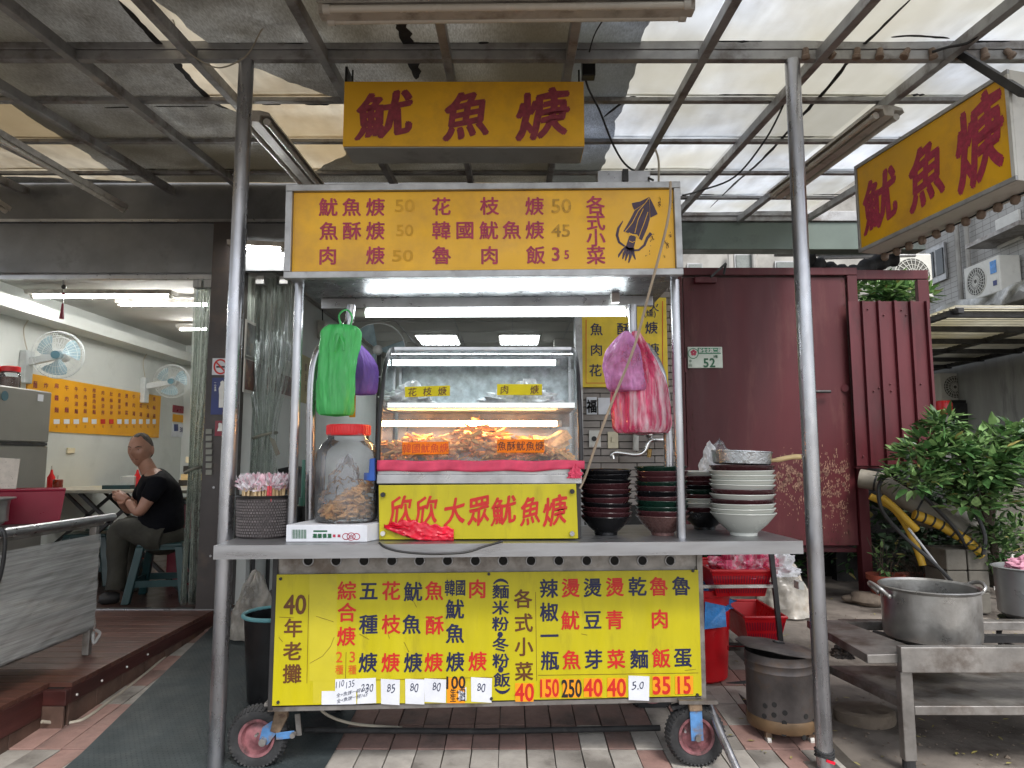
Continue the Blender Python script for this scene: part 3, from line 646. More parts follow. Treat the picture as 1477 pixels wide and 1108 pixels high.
for k, (pts, w) in enumerate([([(1323, -10), (1262, 50), (1230, 80), (1200, 120), (1150, 175), (1100, 230), (1060, 265), (1024, 300)], 0.018),
                 ([(1285, 54), (1320, 52), (1370, 56)], 0.012), ([(1190, 142), (1230, 140), (1290, 143)], 0.010), ([(870, 170), (905, 143), (918, 142)], 0.014),
                 ([(30, 72), (60, 69), (90, 73)], 0.012), ([(105, 72), (150, 69), (185, 72)], 0.014), ([(205, 70), (235, 68)], 0.012), ([(290, 67), (345, 65), (350, 67)], 0.016), ([(390, 65), (440, 64)], 0.016),
                 ([(150, 156), (190, 155)], 0.012), ([(222, 154), (300, 154)], 0.008), ([(378, 151), (405, 151)], 0.014), ([(440, 151), (475, 151)], 0.014),
                 ([(567, 18), (582, 45), (595, 80), (600, 115)], 0.045), ([(590, 62), (635, 64)], 0.008), ([(690, 62), (705, 62)], 0.008),
                 ([(170, 0), (205, 38), (240, 75), (268, 108), (305, 146), (330, 158)], 0.03)]):
    q = smooth_path([R(u, v, 0.039) for u, v in pts], 7); lft = []; rgt = []
    for i, p in enumerate(q):
        d = (q[min(i + 1, len(q) - 1)] - q[max(0, i - 1)]); d.z = 0; d.normalize(); a = Vector((d.y, -d.x, 0))
        t = 1 - abs(2 * i / (len(q) - 1) - 1) ** 6
        w1 = w * t * (0.35 + 0.65 * abs(noise.noise(p * 23))) ; w2 = w * t * (0.35 + 0.65 * abs(noise.noise(p * 19 + Vector((5, 5, 5)))))
        lft.append(p + a * w1); rgt.append(p - a * w2)
    o = MB().prism(lft + rgt[::-1], (0, 0, 0.002)).build('dirt_seam', black_rubber, roof)
gr_ = random.Random(5)
for k in range(46):
    y = gr_.choice(ry[2:-1]) + gr_.choice((-.035, .03)); x0 = gr_.uniform(0.85, 2.3) if k < 34 else gr_.uniform(-3, .7); L_ = gr_.uniform(.06, .34); q = [Vector((x0 + L_ * t / 8, y, rz_(y) + .040)) for t in range(9)]; up_ = []; dn = []
    for i, p in enumerate(q):
        t = math.sin(math.pi * i / 8) ** .6; p.z = rz_(p.y) + .040; w1 = .012 * t * abs(gr_.gauss(.6, .5)) + .001; up_.append(p + Vector((0, w1, w1 * RS))); dn.append(p - Vector((0, w1 * .6, w1 * .6 * RS)))
    MB().prism(up_ + dn[::-1], (0, 0, .002)).build('dirt_seam', black_rubber, roof)
# rear beam, right part
MB().box(0.96, 3.4, 5.46, 5.60, 2.90, 3.13).build('rear_beam', fascia_m, roof, bev=0.004)
MB().box(0.96, 3.4, 5.44, 5.62, 3.135, 3.22).build('rear_gutter', roof_steel, roof, bev=0.004)
MB().box(0.90, 0.955, 4.7, 5.6, 2.9, 3.2).build('side_beam', roof_steel, roof)
# bulb sockets along the front beam
for u in (1162, 1196, 1236, 1269, 1307, 1345, 1381, 1420, 1455):
    q = P(u, 76, 2.755); sb = MB().lathe((0, 0, 0), [(0.010, 0.02), (0.014, 0.012), (0.014, -0.008), (0.018, -0.012), (0.018, -0.026), (0.010, -0.030)], 10)
    o = sb.build('bulb_socket', socket_m, roof, smooth=True, local=True); o.matrix_basis = wmat(roof).inverted() @ Matrix.Translation(q) @ Matrix.Rotation(random.uniform(-.5, .5), 4, 'X') @ Matrix.Rotation(random.uniform(-.6, .6), 4, 'Y')
# ---------------------------------------------------------------- roof posts
for (x, lab) in ((-1.145, 'round steel roof post left of the food cart'), (1.209, 'round steel roof post right of the food cart, ribbon tied near its foot')):
    t = thing('roof_post', lab, 'post', (x, 2.78, 0), group='posts carrying the canopy roof')
    MB().cyl((x, 2.78, 0.006), (x, 2.78, 2.90), 0.0315, n=28).build('pole', pole_steel, t, smooth=True)
    MB().box(x - 0.06, x + 0.06, 2.72, 2.84, 0.0, 0.008).build('base_plate', old_steel, t)
    if x > 0:
        mb = MB()
        for k in range(3): mb.tube([(x + 0.034 * math.cos(a), 2.78 + 0.034 * math.sin(a), 0.055 + 0.009 * k + 0.004 * math.sin(a * 2 + k)) for a in [i * math.pi / 8 for i in range(16)]], 0.004, 6, closed=True)
        mb.build('ribbon', black_rubber, t)
        MB().bar((x - 0.01, 2.744, 0.05), (x + 0.022, 2.742, 0.04), 0.003, 0.010).build('ribbon', cloth_red, t)
# wire and cable on the roof
def cable(pts, r, m, label, name='cable', n=8):
    return tag(MB().tube(smooth_path(pts), r, n).build(name, m, smooth=True), label, name)
cable([P(233, 0, 2.6), P(250, 30, 2.6), P(258, 60, 2.65), P(285, 85, 2.7), P(315, 98, 2.72), P(345, 88, 2.74), P(362, 72, 2.72), P(380, 40, 2.65), P(408, 22, 2.6), P(425, -10, 2.55)], 0.003, cable_white, 'thin white cable looped round the top of the left roof post')
cable([P(843, 78, 2.9), P(846, 120, 2.95), P(865, 160, 3.1), P(885, 210, 3.2), P(905, 240, 3.2), P(942, 260, 2.9)], 0.005, cable_black, 'black cable drooping from the roof behind the hanging sign')
cable([R(890, 0, -.02), R(860, 45, -.03), R(850, 75, -.06)], 0.003, cable_black, 'thin black wire running under the tarpaulin above the hanging sign')
cable([P(1133, 145, 3.2), P(1105, 200, 3.3), P(1060, 255, 3.5), P(1010, 275, 3.6), P(985, 282, 3.4)], 0.005, cable_black, 'black cable sagging under the white roof sheets left of the right post')
cable([P(1345, 75, 2.7), P(1368, 68, 2.65), P(1400, 60, 2.6), P(1430, 30, 2.5), P(1465, 0, 2.4)], 0.006, cable_black, 'knotted black cable above the right sign')
cable([P(945, 215, 3.0), P(950, 232, 3.0), P(950, 262, 2.95)], 0.005, cable_white, 'short grey conduit dropping behind the top of the cart canopy')
bb = MB(); bb.box(*[c for c in (X(839, 75, 2.9), X(858, 75, 2.9))], 2.88, 2.93, Z(112, 2.9), Z(74, 2.9))
tag(bb.build('switch_box', black_p, bev=0.004), 'small black box wired beside the top right corner of the hanging sign', 'box')
# a steel plate bracket behind the cart canopy
bk = thing('bracket', 'grey steel channel bracket standing on top of the cart canopy at its right', 'bracket', P(895, 262, 2.95))
MB().box(X(862, 255, 2.95), X(938, 255, 2.95), 2.95, 3.03, Z(265, 2.95), Z(246, 2.95)).build('plate', steel, bk, bev=0.002)
MB().box(X(898, 255, 2.94), X(906, 255, 2.94), 2.93, 2.949, Z(262, 2.94), Z(245, 2.94)).build('clip', dark_steel, bk)
# ---------------------------------------------------------------- fluorescent fittings
def fitting(name, label, p0, p1, lit=None, twin=True, w=0.16, up=(0, 0, 1), m=lamp_white, hang=0):
    p0, p1 = Vector(p0), Vector(p1); mid = (p0 + p1) / 2; t = thing(name, label, 'lamp', mid)
    d = (p1 - p0).normalized(); s_ = d.cross(Vector(up)).normalized(); u_ = s_.cross(d).normalized()
    if twin:
        prof = [(-w / 2, -0.01), (-w / 2 + 0.01, 0.012), (-0.03, 0.022), (0.03, 0.022), (w / 2 - 0.01, 0.012), (w / 2, -0.01), (w / 2 - 0.012, 0.0), (0.03, 0.0), (0.024, -0.03), (-0.024, -0.03), (-0.03, 0.0), (-w / 2 + 0.012, 0.0)]
    else:
        prof = [(-w / 2, 0.02), (w / 2, 0.02), (w / 2 * 0.7, -0.01), (-w / 2 * 0.7, -0.01)]
    MB().prism([p0 + s_ * a + u_ * b for a, b in prof], p1 - p0).build('housing', m, t, bev=0.001)
    for off in ((-w * 0.33, w * 0.33) if twin else (0,)):
        q0 = p0 + s_ * off - u_ * 0.022 + d * 0.02; q1 = p1 + s_ * off - u_ * 0.022 - d * 0.02
        MB().cyl(q0 + d * 0.02, q1 - d * 0.02, 0.013, n=14).build('tube', lit or tube_off, t, smooth=True)
        for a, b in ((q0, q0 + d * 0.025), (q1 - d * 0.025, q1)):
            MB().cyl(a, b, 0.017, n=12).build('lamp_holder', white_plastic, t, smooth=True)
    return t
fitting('twin_lamp', 'unlit twin tube lamp with worn white reflector left of the right sign', P(1282, 158, 3.05), P(1122, 280, 4.05))
fitting('twin_lamp', 'unlit twin tube lamp slung behind the left roof post', P(366, 166, 3.0), P(452, 268, 4.1))
fitting('twin_lamp', 'dusty grey tube lamp hung crosswise at the top of the photo', P(462, 14, 2.32), P(1000, 8, 2.32), w=0.10)
fitting('long_lamp', 'slim unlit tube lamp under the warm roof sheets at far left', P(-10, 190, 3.15), P(180, 300, 4.5), twin=False, w=0.05)
fitting('long_lamp', 'slim dark tube lamp low at the left picture edge', P(-40, 270, 4.3), P(12, 303, 4.6), twin=False, w=0.05)
fitting('long_lamp', 'lit tube lamp glimpsed between the left post and the cart canopy', P(330, 352, 4.55), P(415, 356, 4.55), lit=tube_room, twin=False, w=0.08)
fitting('ceiling_lamp', 'lit tube lamp with cream reflector nearest the front of the left shop', P(42, 424, 5.47), P(252, 424, 5.47), lit=tube_room, twin=False, w=0.14)
fitting('ceiling_lamp', 'second lit ceiling tube, partly behind the clear strip curtain', P(168, 436, 5.9), P(330, 436, 5.9), lit=tube_room, twin=False, w=0.06)
fitting('ceiling_lamp', 'farthest lit ceiling tube in the left shop, behind the clear curtain', P(255, 472, 7.1), P(312, 472, 7.1), lit=tube_room, twin=False, w=0.06)
# ================================================================ FOOD CART
AY = math.radians(3.8)
cart = thing('food_cart', 'wheeled stainless steel food cart with yellow menu boards and a canopy sign', 'food cart', (0, 2.76, 0), AY)
CI = wmat(cart)
def LC(x, y, z): return CI @ Vector((x, y, z))
class LB(MB):                                   # boxes given in the cart's own axes
    def box(s, *a, **k):
        t = MB().box(*a, **k); return s.add([CI @ q for q in t.v], t.f)
CZ = 0.89
ctop = LB().box(-1.072, 1.076, -0.228, 0.42, CZ - 0.003, CZ)
ctop.box(-1.072, 1.076, -0.228, -0.225, CZ - 0.048, CZ - 0.0031); ctop.box(-1.072, -1.069, -0.2249, 0.42, CZ - 0.048, CZ - 0.0031); ctop.box(1.073, 1.076, -0.2249, 0.42, CZ - 0.048, CZ - 0.0031)
ctop.box(-1.068, 1.072, -0.2, 0.41, CZ - 0.03, CZ - 0.0035)
ctop.build('counter_top', counter_steel, cart)
# cabinet
cb = LB(); cb.box(-0.915, 0.757, 0.012, 0.60, 0.262, CZ - 0.031); cb.build('cabinet', old_steel, cart)
LB().box(-0.918, 0.760, 0.004, 0.0115, 0.765, CZ - 0.032).build('vent_strip', old_steel, cart)
for x0, x1 in ((-0.926, -0.906), (0.744, 0.768)):
    LB().box(x0, x1, -0.004, 0.02, 0.25, CZ - 0.032).build('corner_post', dark_steel if x0 < 0 else old_steel, cart, bev=0.002)
LB().box(-0.926, 0.768, -0.002, 0.03, 0.245, 0.2615).build('bottom_rail', old_steel, cart)
hole = ring = None
for k in range(14):
    u = 445 + k * 40.1; q = H(u, 808.5, LC(0, 0.004, 0), CI.to_3x3() @ Vector((0, -1, 0)))
    l = CI.inverted() @ q
    if hole is None:
        rot = Matrix.Rotation(math.pi / 2, 3, 'X')
        hole = MB().lathe((0, 0, 0), [(0.0175, 0), (0.0175, 0.002), (0.0, 0.002)], 20, M=rot).build('vent_hole', gap_m, cart, local=True)
        ring = MB().tube([(0.0195 * math.cos(a), -0.003, 0.0195 * math.sin(a)) for a in [i * math.pi / 10 for i in range(20)]], 0.0028, 6, closed=True).build('rim', steel, hole, local=True, smooth=True)
        h2 = hole
    else:
        h2 = hole.copy(); COL.objects.link(h2); r2 = ring.copy(); COL.objects.link(r2); r2.parent = h2
    h2.location = (l.x, 0.0035, l.z)
# big menu board
fn = CI.to_3x3() @ Vector((1, 0, 0))
def local_panel(u0, v0, u1, v1, y):             # photo corners -> box limits in the cart's axes
    n = CI.to_3x3() @ Vector((0, -1, 0)); a = CI.inverted() @ H(u0, v0, LC(0, y, 0), n); b = CI.inverted() @ H(u1, v1, LC(0, y, 0), n)
    return a.x, b.x, b.z, a.z
mb_ = thing  # (alias unused)
menu = LB().box(-0.908, 0.748, -0.009, -0.0045, 0.268, 0.752).build('menu_board', yellow, cart, bev=0.001)
BD = Board(LC(0, -0.009, 0), fn, (0, 0, 1), lift=0.0012)
def A(x, y): return 380 + x / 4.344, 790 + y / 4.344
def Bq(x, y): return 700 + x / 4.344, 790 + y / 4.344
# patches stuck on the board
mbp = MB(); BD.rect(mbp, *A(288, 168), *A(460, 835), lift=0.0005); BD.rect(mbp, *A(310, 837), *A(1430, 975), lift=0.0004)
mbp.build('yellow_patch', yellow2, menu)
def row(f, its, s, sy=None): return [(c, *f(x, y), s, sy or s) for c, x, y in its]
s0 = 27.5
navy = row(A, [('五', 660, 270), ('種', 658, 480), ('焿', 655, 720), ('魷', 938, 275), ('魚', 928, 480), ('焿', 938, 720), ('魷', 1200, 385), ('魚', 1200, 537), ('焿', 1202, 715)], s0, 28.5)
navy += row(A, [('韓', 1168, 252), ('國', 1235, 250)], 15.5, 24)
navy += row(Bq, [('麵', 97, 275), ('米', 95, 375), ('粉', 95, 477), ('冬', 95, 607), ('粉', 97, 708), ('飯', 105, 828)], 25, 21)
navy += [('·', *Bq(93, 545), 50), ('·', *Bq(97, 765), 50), (')', *Bq(97, 212), 22, 30, 1), ('(', *Bq(108, 898), 22, 30, 1)]
navy += row(Bq, [('辣', 398, 255), ('椒', 400, 403), ('一', 402, 553), ('瓶', 405, 707), ('燙', 672, 250), ('豆', 672, 452), ('芽', 678, 700), ('乾', 953, 243), ('麵', 965, 697), ('魯', 1227, 240), ('蛋', 1238, 688)], s0, 28)
BD.letters('lettering', navy, ink_navy, menu, off=0.022)
red = row(A, [('綜', 523, 270), ('合', 523, 405), ('焿', 520, 555), ('花', 800, 270), ('枝', 800, 480), ('焿', 797, 720), ('魚', 1070, 270), ('酥', 1073, 485), ('焿', 1067, 718), ('肉', 1340, 258), ('焿', 1342, 712)], s0, 28)
red += row(Bq, [('燙', 535, 252), ('魷', 533, 455), ('魚', 540, 703), ('燙', 812, 247), ('青', 810, 452), ('菜', 820, 698), ('魯', 1087, 243), ('肉', 1093, 447), ('飯', 1103, 692)], s0, 28)
BD.letters('lettering', red, ink_red, menu, off=0.022)
BD.letters('lettering', row(A, [('年', 187, 503), ('老', 182, 648), ('攤', 180, 790)], 27.5) + [('40', *A(197, 357), 32, 38)] + row(Bq, [('各', 237, 320), ('式', 240, 470), ('小', 242, 620), ('菜', 243, 775)], s0), ink_brown, menu, off=0.022)
BD.letters('lettering', [('2', *A(475, 685), 21), ('3', *A(557, 685), 21), ('種', *A(475, 765), 12, 14), ('種', *A(557, 765), 12, 14)], ink_orange, menu, off=0.008)
ln = MB()
for pts in ([A(284, 295), A(272, 850)], [A(460, 835), A(1440, 812)], [A(518, 655), A(514, 820)], [Bq(315, 278), Bq(322, 835)], [Bq(330, 800), Bq(1335, 785)]): BD.stroke(ln, pts, 0.6, lift=0.0014)
ln.build('rule_line', ink_brown, menu)
sc_ = MB()
for pts in ([A(330, 430), A(440, 465)], [A(443, 560), A(420, 620), A(370, 680), A(290, 725)], [A(880, 590), A(912, 655)], [A(600, 540), A(660, 575)], [A(100, 435), A(190, 440)], [A(95, 560), A(120, 590)], [A(940, 335), A(960, 375)], [Bq(600, 540), Bq(640, 548)], [Bq(1250, 770), Bq(1320, 762)], [A(780, 540), A(790, 570)]):
    BD.stroke(sc_, [p for p in pts], [0.5] * len(pts), lift=0.0016)
sc_.build('scratch', ink_brown, menu)
# price stickers and taped papers
def sticker(f, x0, y0, x1, y1, m, txt, ink, w, h, name='price_sticker', off=0.02, tilt=0):
    mb = MB(); pts = [f(x0, y0), f(x1, y0 + tilt), f(x1 - tilt * .4, y1 + tilt), f(x0 + tilt * .3, y1)]
    q = [BD.px(*p, lift=0.0022 + random.uniform(0, .0006)) for p in pts]; mb.prism(q, (0, 0, 0)) if 0 else mb.add(q + [p + BD.n * -0.001 for p in q], [(3, 2, 1, 0), (0, 1, 5, 4), (1, 2, 6, 5), (2, 3, 7, 6), (3, 0, 4, 7)])
    o = mb.build(name, m, menu)
    its = [(t, *f(tx, ty), w * sc, h * sc) for t, tx, ty, sc in txt]
    BD.letters('lettering', its, ink, menu, off=off, lift=0.0036, brush=1.2 if name == 'price_paper' else 0); return o
sticker(Bq, 188, 850, 302, 965, orange_st, [('40', 245, 907, 1)], ink_red, 28, 34)
sticker(Bq, 347, 822, 462, 940, orange_st, [('150', 403, 880, 1)], ink_red, 21, 34)
sticker(Bq, 485, 824, 598, 940, orange_st, [('250', 541, 882, 1)], ink_black, 20, 34)
sticker(Bq, 618, 820, 732, 936, orange_st, [('40', 675, 878, 1)], ink_red, 28, 34)
sticker(Bq, 765, 818, 880, 936, orange_st, [('40', 822, 877, 1)], ink_red, 28, 34)
sticker(Bq, 1048, 806, 1160, 922, orange_st, [('35', 1105, 863, 1)], ink_red, 28, 34)
sticker(Bq, 1190, 804, 1302, 918, orange_st, [('15', 1246, 862, 1)], ink_red, 25, 34)
sticker(Bq, 897, 802, 1028, 955, paper, [('5', 933, 865, 1), ('0', 980, 862, .9), ('.', 958, 884, 1)], ink_pen, 16, 16, 'price_paper', 0, 5)
sticker(A, 1150, 815, 1262, 975, orange_st, [('100', 1206, 845, 1), ('生+口', 1188, 905, .42), ('生+口', 1188, 945, .42)], ink_black, 21, 24)
sticker(A, 1222, 875, 1272, 958, paper, [('135', 1246, 898, 1), ('165', 1246, 940, 1)], ink_pen, 7, 12, 'price_paper', 0)
for x0, y0, x1, y1, t, tx, ty in ((590, 822, 704, 980, '230', 650, 878), (735, 822, 855, 980, '85', 800, 880), (888, 822, 1010, 978, '80', 945, 875), (1008, 820, 1145, 966, '80', 1085, 870), (1300, 812, 1432, 965, '80', 1365, 875)):
    sticker(A, x0, y0, x1, y1, paper, [(q_, tx + (i_ - (len(t) - 1) / 2) * 27, ty + (i_ % 2) * 3, .9 + .1 * (i_ % 2)) for i_, q_ in enumerate(t)], ink_pen, 13, 17, 'price_paper', 0.0, random.choice((-6, 5, 7)))
sticker(A, 450, 825, 590, 905, paper, [('110', 480, 855, 1), ('135', 545, 855, 1)], ink_pen, 9, 13, 'price_paper', 0, -4)
sticker(A, 365, 900, 580, 985, paper, [('全+魚焿一碗135', 470, 925, 1), ('全+魚焿一碗165', 472, 960, 1)], ink_pen, 6, 6.5, 'price_paper', 0, -4)
for (x, y) in ((108, 195), (92, 968)): q = BD.px(*A(x, y)); MB().cyl(q, q + BD.n * 0.004, 0.006, n=10).build('screw', dark_steel, menu)
for (x, y) in ((22, 165), (1300, 145), (1328, 922), (38, 945)): q = BD.px(*Bq(x, y)); MB().cyl(q, q + BD.n * 0.004, 0.006, n=10).build('screw', dark_steel, menu)
# canopy
YC = 2.58
def PX(u, v, Y=YC): return P(u, v, Y)
cc = [PX(412, 268), PX(985, 263), PX(985, 397.5), PX(410, 402.5)]
ux = ((cc[1] - cc[0]).normalized() + (cc[2] - cc[3]).normalized()).normalized(); uy = Vector((-ux.z, 0, ux.x))
o0 = cc[3]; W = (cc[2] - cc[3]).dot(ux); Hh = (cc[0] - cc[3]).dot(uy)
def KP(x, y, z): return o0 + ux * x + Vector((0, 1, 0)) * y + uy * z
class KB(MB):
    def box(s, *a, **k):
        t = MB().box(*a, **k); return s.add([KP(*q) for q in t.v], t.f)
can = KB()
can.box(0.0, W, 0.02, 0.52, 0.012, Hh - 0.01); canopy = can.build('canopy_box', hood_steel, cart, bev=0.002)
fw = 0.026
KB().box(0, W, -0.012, 0.0195, 0, fw).build('frame_rail', alu, canopy, bev=0.002)
KB().box(0, W, -0.012, 0.0195, Hh - fw, Hh).build('frame_rail', alu, canopy, bev=0.002)
KB().box(0, fw, -0.011, 0.019, fw + .0005, Hh - fw - .0005).build('frame_rail', alu, canopy, bev=0.002)
KB().box(W - fw, W, -0.011, 0.019, fw + .0005, Hh - fw - .0005).build('frame_rail', alu, canopy, bev=0.002)
KB().box(fw + .001, W - fw - .001, 0.004, 0.018, fw + .001, Hh - fw - .001).build('sign_panel', amber, canopy)
CB = Board(KP(0, 0.004, 0), ux, uy, lift=0.0015)
def C1(x, y): return 400 + x / 4.923, 250 + y / 4.923
def C2(x, y): return 700 + x / 4.923, 250 + y / 4.923
it = row(C1, [('魷', 362, 240), ('魚', 528, 240), ('焿', 697, 240), ('魚', 365, 410), ('酥', 530, 408), ('焿', 697, 408), ('肉', 358, 585), ('焿', 697, 583), ('花', 1165, 235), ('韓', 1165, 405), ('國', 1332, 403), ('魯', 1167, 582)], 28)
it += row(C2, [('枝', 30, 232), ('焿', 350, 233), ('魷', 25, 405), ('魚', 188, 403), ('焿', 352, 403), ('肉', 30, 582), ('飯', 358, 580), ('各', 782, 225), ('式', 784, 342), ('小', 785, 457), ('菜', 786, 582)], 28)
it += [('3', *C2(500, 575), 28, 28), ('5', *C2(578, 578), 16, 18)]
CB.letters('lettering', it, ink_crimson, canopy, off=0.022)
CB.letters('faded_lettering', [('50', *C1(905, 230), 30, 26), ('50', *C1(905, 405), 26, 24), ('50', *C1(890, 585), 32, 24)], mat('ink_ghost_faint', S(208, 154, 28), 0.6), canopy, off=0.012)
CB.letters('faded_lettering', [('50', *C2(540, 232), 30, 30), ('45', *C2(535, 408), 28, 26)], ink_ghost, canopy, off=0.015)
# the squid emblem
sq = MB(); c2 = lambda pts: [C2(x, y) for x, y in pts]
CB.poly(sq, c2([(1040, 212), (1100, 200), (1165, 168), (1130, 215), (1058, 262), (1045, 235)]))
CB.poly(sq, c2([(1165, 168), (1195, 225), (1224, 290), (1172, 316), (1170, 250)]))
CB.poly(sq, c2([(1130, 218), (1163, 180), (1168, 250), (1168, 325), (1150, 390), (1112, 478), (1088, 460), (1070, 440), (1040, 440), (1015, 425), (980, 412), (1005, 370), (1035, 315), (1060, 265)]))
CB.poly(sq, c2([(1022, 448), (1045, 432), (1070, 455), (1062, 500), (1050, 540), (1020, 545), (995, 530), (1008, 490)]))
for pts, w in (([(978, 338), (945, 390), (935, 440), (950, 490), (990, 518)], [1, 3.5, 4, 3.5, 2.5]), ([(1178, 425), (1150, 460), (1130, 510), (1090, 545), (1050, 548)], [5, 4, 3.5, 3, 3]),
               ([(1005, 520), (975, 545), (950, 580), (945, 598)], [4, 3, 3, 1]), ([(1015, 525), (985, 570), (975, 610)], [5, 4, 1.5]), ([(1025, 530), (1005, 580), (995, 620)], [5, 4, 1.5]), ([(1035, 530), (1030, 590), (1018, 635)], [5, 4, 1.5]), ([(1045, 530), (1050, 570), (1066, 612)], [5, 4, 1.5])):
    CB.stroke(sq, [C2(x, y) for x, y in pts], w)
sq.build('squid_emblem', squid_ink, canopy)
sl = MB()
for pts in ([(1150, 195), (1085, 270), (1045, 350), (992, 416)], [(1122, 252), (1085, 330), (1062, 425)], [(1155, 275), (1130, 350), (1110, 400), (1090, 455)], [(1022, 480), (1045, 492), (1062, 482)], [(1018, 425), (1045, 437), (1075, 440), (1090, 462)]):
    CB.stroke(sl, [C2(x, y) for x, y in pts], 0.9 if pts[0][0] != 1018 else 2.2, lift=0.0026)
sl.build('squid_line', amber, canopy)
st = MB()
for (x, y, n, sp) in ((1240, 210, 26, 18), (1320, 210, 14, 16), (1290, 510, 26, 16), (1185, 450, 16, 14), (1310, 440, 10, 10), (1270, 590, 6, 10), (1160, 560, 5, 30), (830, 500, 0, 1)):
    for k in range(n):
        a = x + random.gauss(0, sp * .45); b = y + random.gauss(0, sp); r = random.uniform(1, 4)
        CB.poly(st, [C2(a + r * math.cos(t) * random.uniform(.5, 1), b + r * 1.5 * math.sin(t)) for t in (5.2, 4.2, 3.1, 2.1, 1.0, 0)], lift=0.0019)
tag(st.build('grime_speck', ink_brown, canopy), kind='stuff')
# posts and bent tubes of the cart
for xx in (-0.858, 0.658):
    yb = 2.70
    MB().cyl((xx, yb, CZ), (xx, yb, KP(0, 0, 0.02).z + 0.006), 0.0185, n=20).build('upright', pole_steel, cart, smooth=True)
for pts in ([(447, 778, 2.83), (448, 640, 2.83), (450, 560, 2.83), (455, 522, 2.84), (467, 497, 2.86), (487, 480, 2.88), (502, 468, 2.90), (507, 440, 2.90)],
            [(966, 772, 2.83), (964, 640, 2.83), (957, 560, 2.83), (950, 530, 2.84), (936, 506, 2.86), (920, 492, 2.88), (913, 478, 2.90), (912, 440, 2.90)]):
    q = [P(u, v, y) for u, v, y in pts]; q[0].z = CZ
    MB().tube(smooth_path(q, 6), 0.0195, 16).build('bent_tube', pole_steel, cart, smooth=True)
# lamp rail under the canopy + lit tube
KB().box(0.04, W - 0.04, 0.37, 0.39, -0.035, 0.011).build('lamp_rail', steel, canopy, bev=0.002)
a, b = P(512, 451, 2.97), P(915, 449, 2.97)
MB().box(a.x, b.x, 2.955, 2.985, a.z + 0.013, a.z + 0.035).build('lamp_housing', white_plastic, canopy, bev=0.003)
a2, b2 = P(528, 452, 2.955), P(902, 451, 2.955)
MB().cyl(a2, b2, 0.0165, n=16).build('lit_tube', tube_cool, canopy, smooth=True)
for p, q in ((P(512, 452, 2.955), a2), (b2, P(914, 451, 2.955))): MB().cyl(p, q, 0.019, n=14).build('lamp_holder', white_plastic, canopy, smooth=True)
MB().box(X(882, 430, 2.9), X(894, 430, 2.9), 2.90, 2.93, Z(436, 2.9), Z(402, 2.9)).build('hanger_clip', white_plastic, canopy, bev=0.003)
MB().bar(P(876, 419, 2.88), P(900, 418, 2.88), 0.008, 0.008).build('hanger_clip', dark_steel, canopy)
# casters
def caster(x, y, name='caster', tilt=0, bracket=True):
    c = Vector((x, y, 0.118)); rot = Matrix.Rotation(math.pi / 2, 3, 'X')
    tyre = MB().lathe(c, [(0.070, -0.022), (0.085, -0.030), (0.103, -0.029), (0.112, -0.020), (0.116, -0.008), (0.116, 0.008), (0.112, 0.020), (0.103, 0.029), (0.085, 0.030), (0.070, 0.022)], 48, M=rot, cap=False)
    fr = MB()
    t = tyre.build(name, black_rubber, cart, smooth=True)
    rim = MB().lathe(c, [(0.0, 0.012), (0.02, 0.012), (0.03, 0.004), (0.052, 0.004), (0.060, 0.024), (0.0705, 0.026), (0.071, -0.024), (0.06, -0.022), (0.05, -0.004), (0.0, -0.010)], 32, M=rot).build('rim', rim_m, t, smooth=True)
    for k in range(44):
        a = k * 2 * math.pi / 44
        for sgn in (-1, 1):
            p = c + Vector((math.cos(a) * 0.1155, sgn * 0.013, math.sin(a) * 0.1155)); q = c + Vector((math.cos(a + .05) * 0.104, sgn * 0.0305, math.sin(a + .05) * 0.104))
            fr.bar(p, q, 0.008, 0.006, up=(math.cos(a), 0, math.sin(a)))
    tag(fr.build('tread', black_rubber, t), kind='stuff')
    return t, c
t, c = caster(-0.99, 2.80)
c = Vector((-0.955, 2.80, 0.118)); 
f = MB(); f.prism([c + Vector(q) for q in ((-.022, -.034, -.012), (.012, -.034, -.022), (.05, -.034, .03), (.06, -.034, .04), (.03, -.034, .07), (-.01, -.034, .045))], (0, .006, 0)); 
f.bar(c + Vector((.045, -.034, .012)), c + Vector((.115, -.034, .02)), .006, .026, up=(0, 0, 1)); f.build('fork', blue_paint, t, bev=0.001)
f = MB(); f.prism([c + Vector(q) for q in ((.02, -.036, .03), (.055, -.036, .018), (.085, -.036, .08), (.088, -.036, .142), (.028, -.036, .142), (.035, -.036, .10))], (0, .02, 0)); f.build('bracket', rust_m, t, bev=0.003)
MB().box(c.x + .0, c.x + .12, 2.75, 2.87, .258, .246).build('mount_plate', old_steel, t)
for dx, dz_, r in ((-.003, -.006, .014), (.112, .02, .010), (-.028, .02, .005)): MB().cyl(c + Vector((dx, -.052, dz_)), c + Vector((dx, -.03, dz_)), r, n=12).build('bolt', old_steel, t)
MB().bar(c + Vector((.12, -.02, .09)), c + Vector((.13, -.02, .01)), .006, .02).build('brake_lever', old_steel, t)
t, c = caster(0.72, 2.82)
f = MB(); f.bar(c + Vector((0.0, -.036, -.012)), c + Vector((-.004, -.036, .115)), .006, .048, up=(1, 0, 0)); f.build('fork', blue_paint, t, bev=0.002)
f = MB().bar(c + Vector((-.004, -.03, .10)), c + Vector((-.006, -.03, .14)), .03, .05, up=(1, 0, 0)); f.build('bracket', rust_m, t, bev=0.003)
MB().cyl(c + Vector((0, -.052, .0)), c + Vector((0, -.03, .0)), .011, n=12).build('bolt', old_steel, t)
MB().cyl(c + Vector((-.045, -.032, .02)), c + Vector((-.045, -.01, .02)), .005, n=8).build('bolt', steel, t)
MB().box(c.x - .07, c.x + .08, 2.77, 2.88, .246, .260).build('mount_plate', old_steel, t)
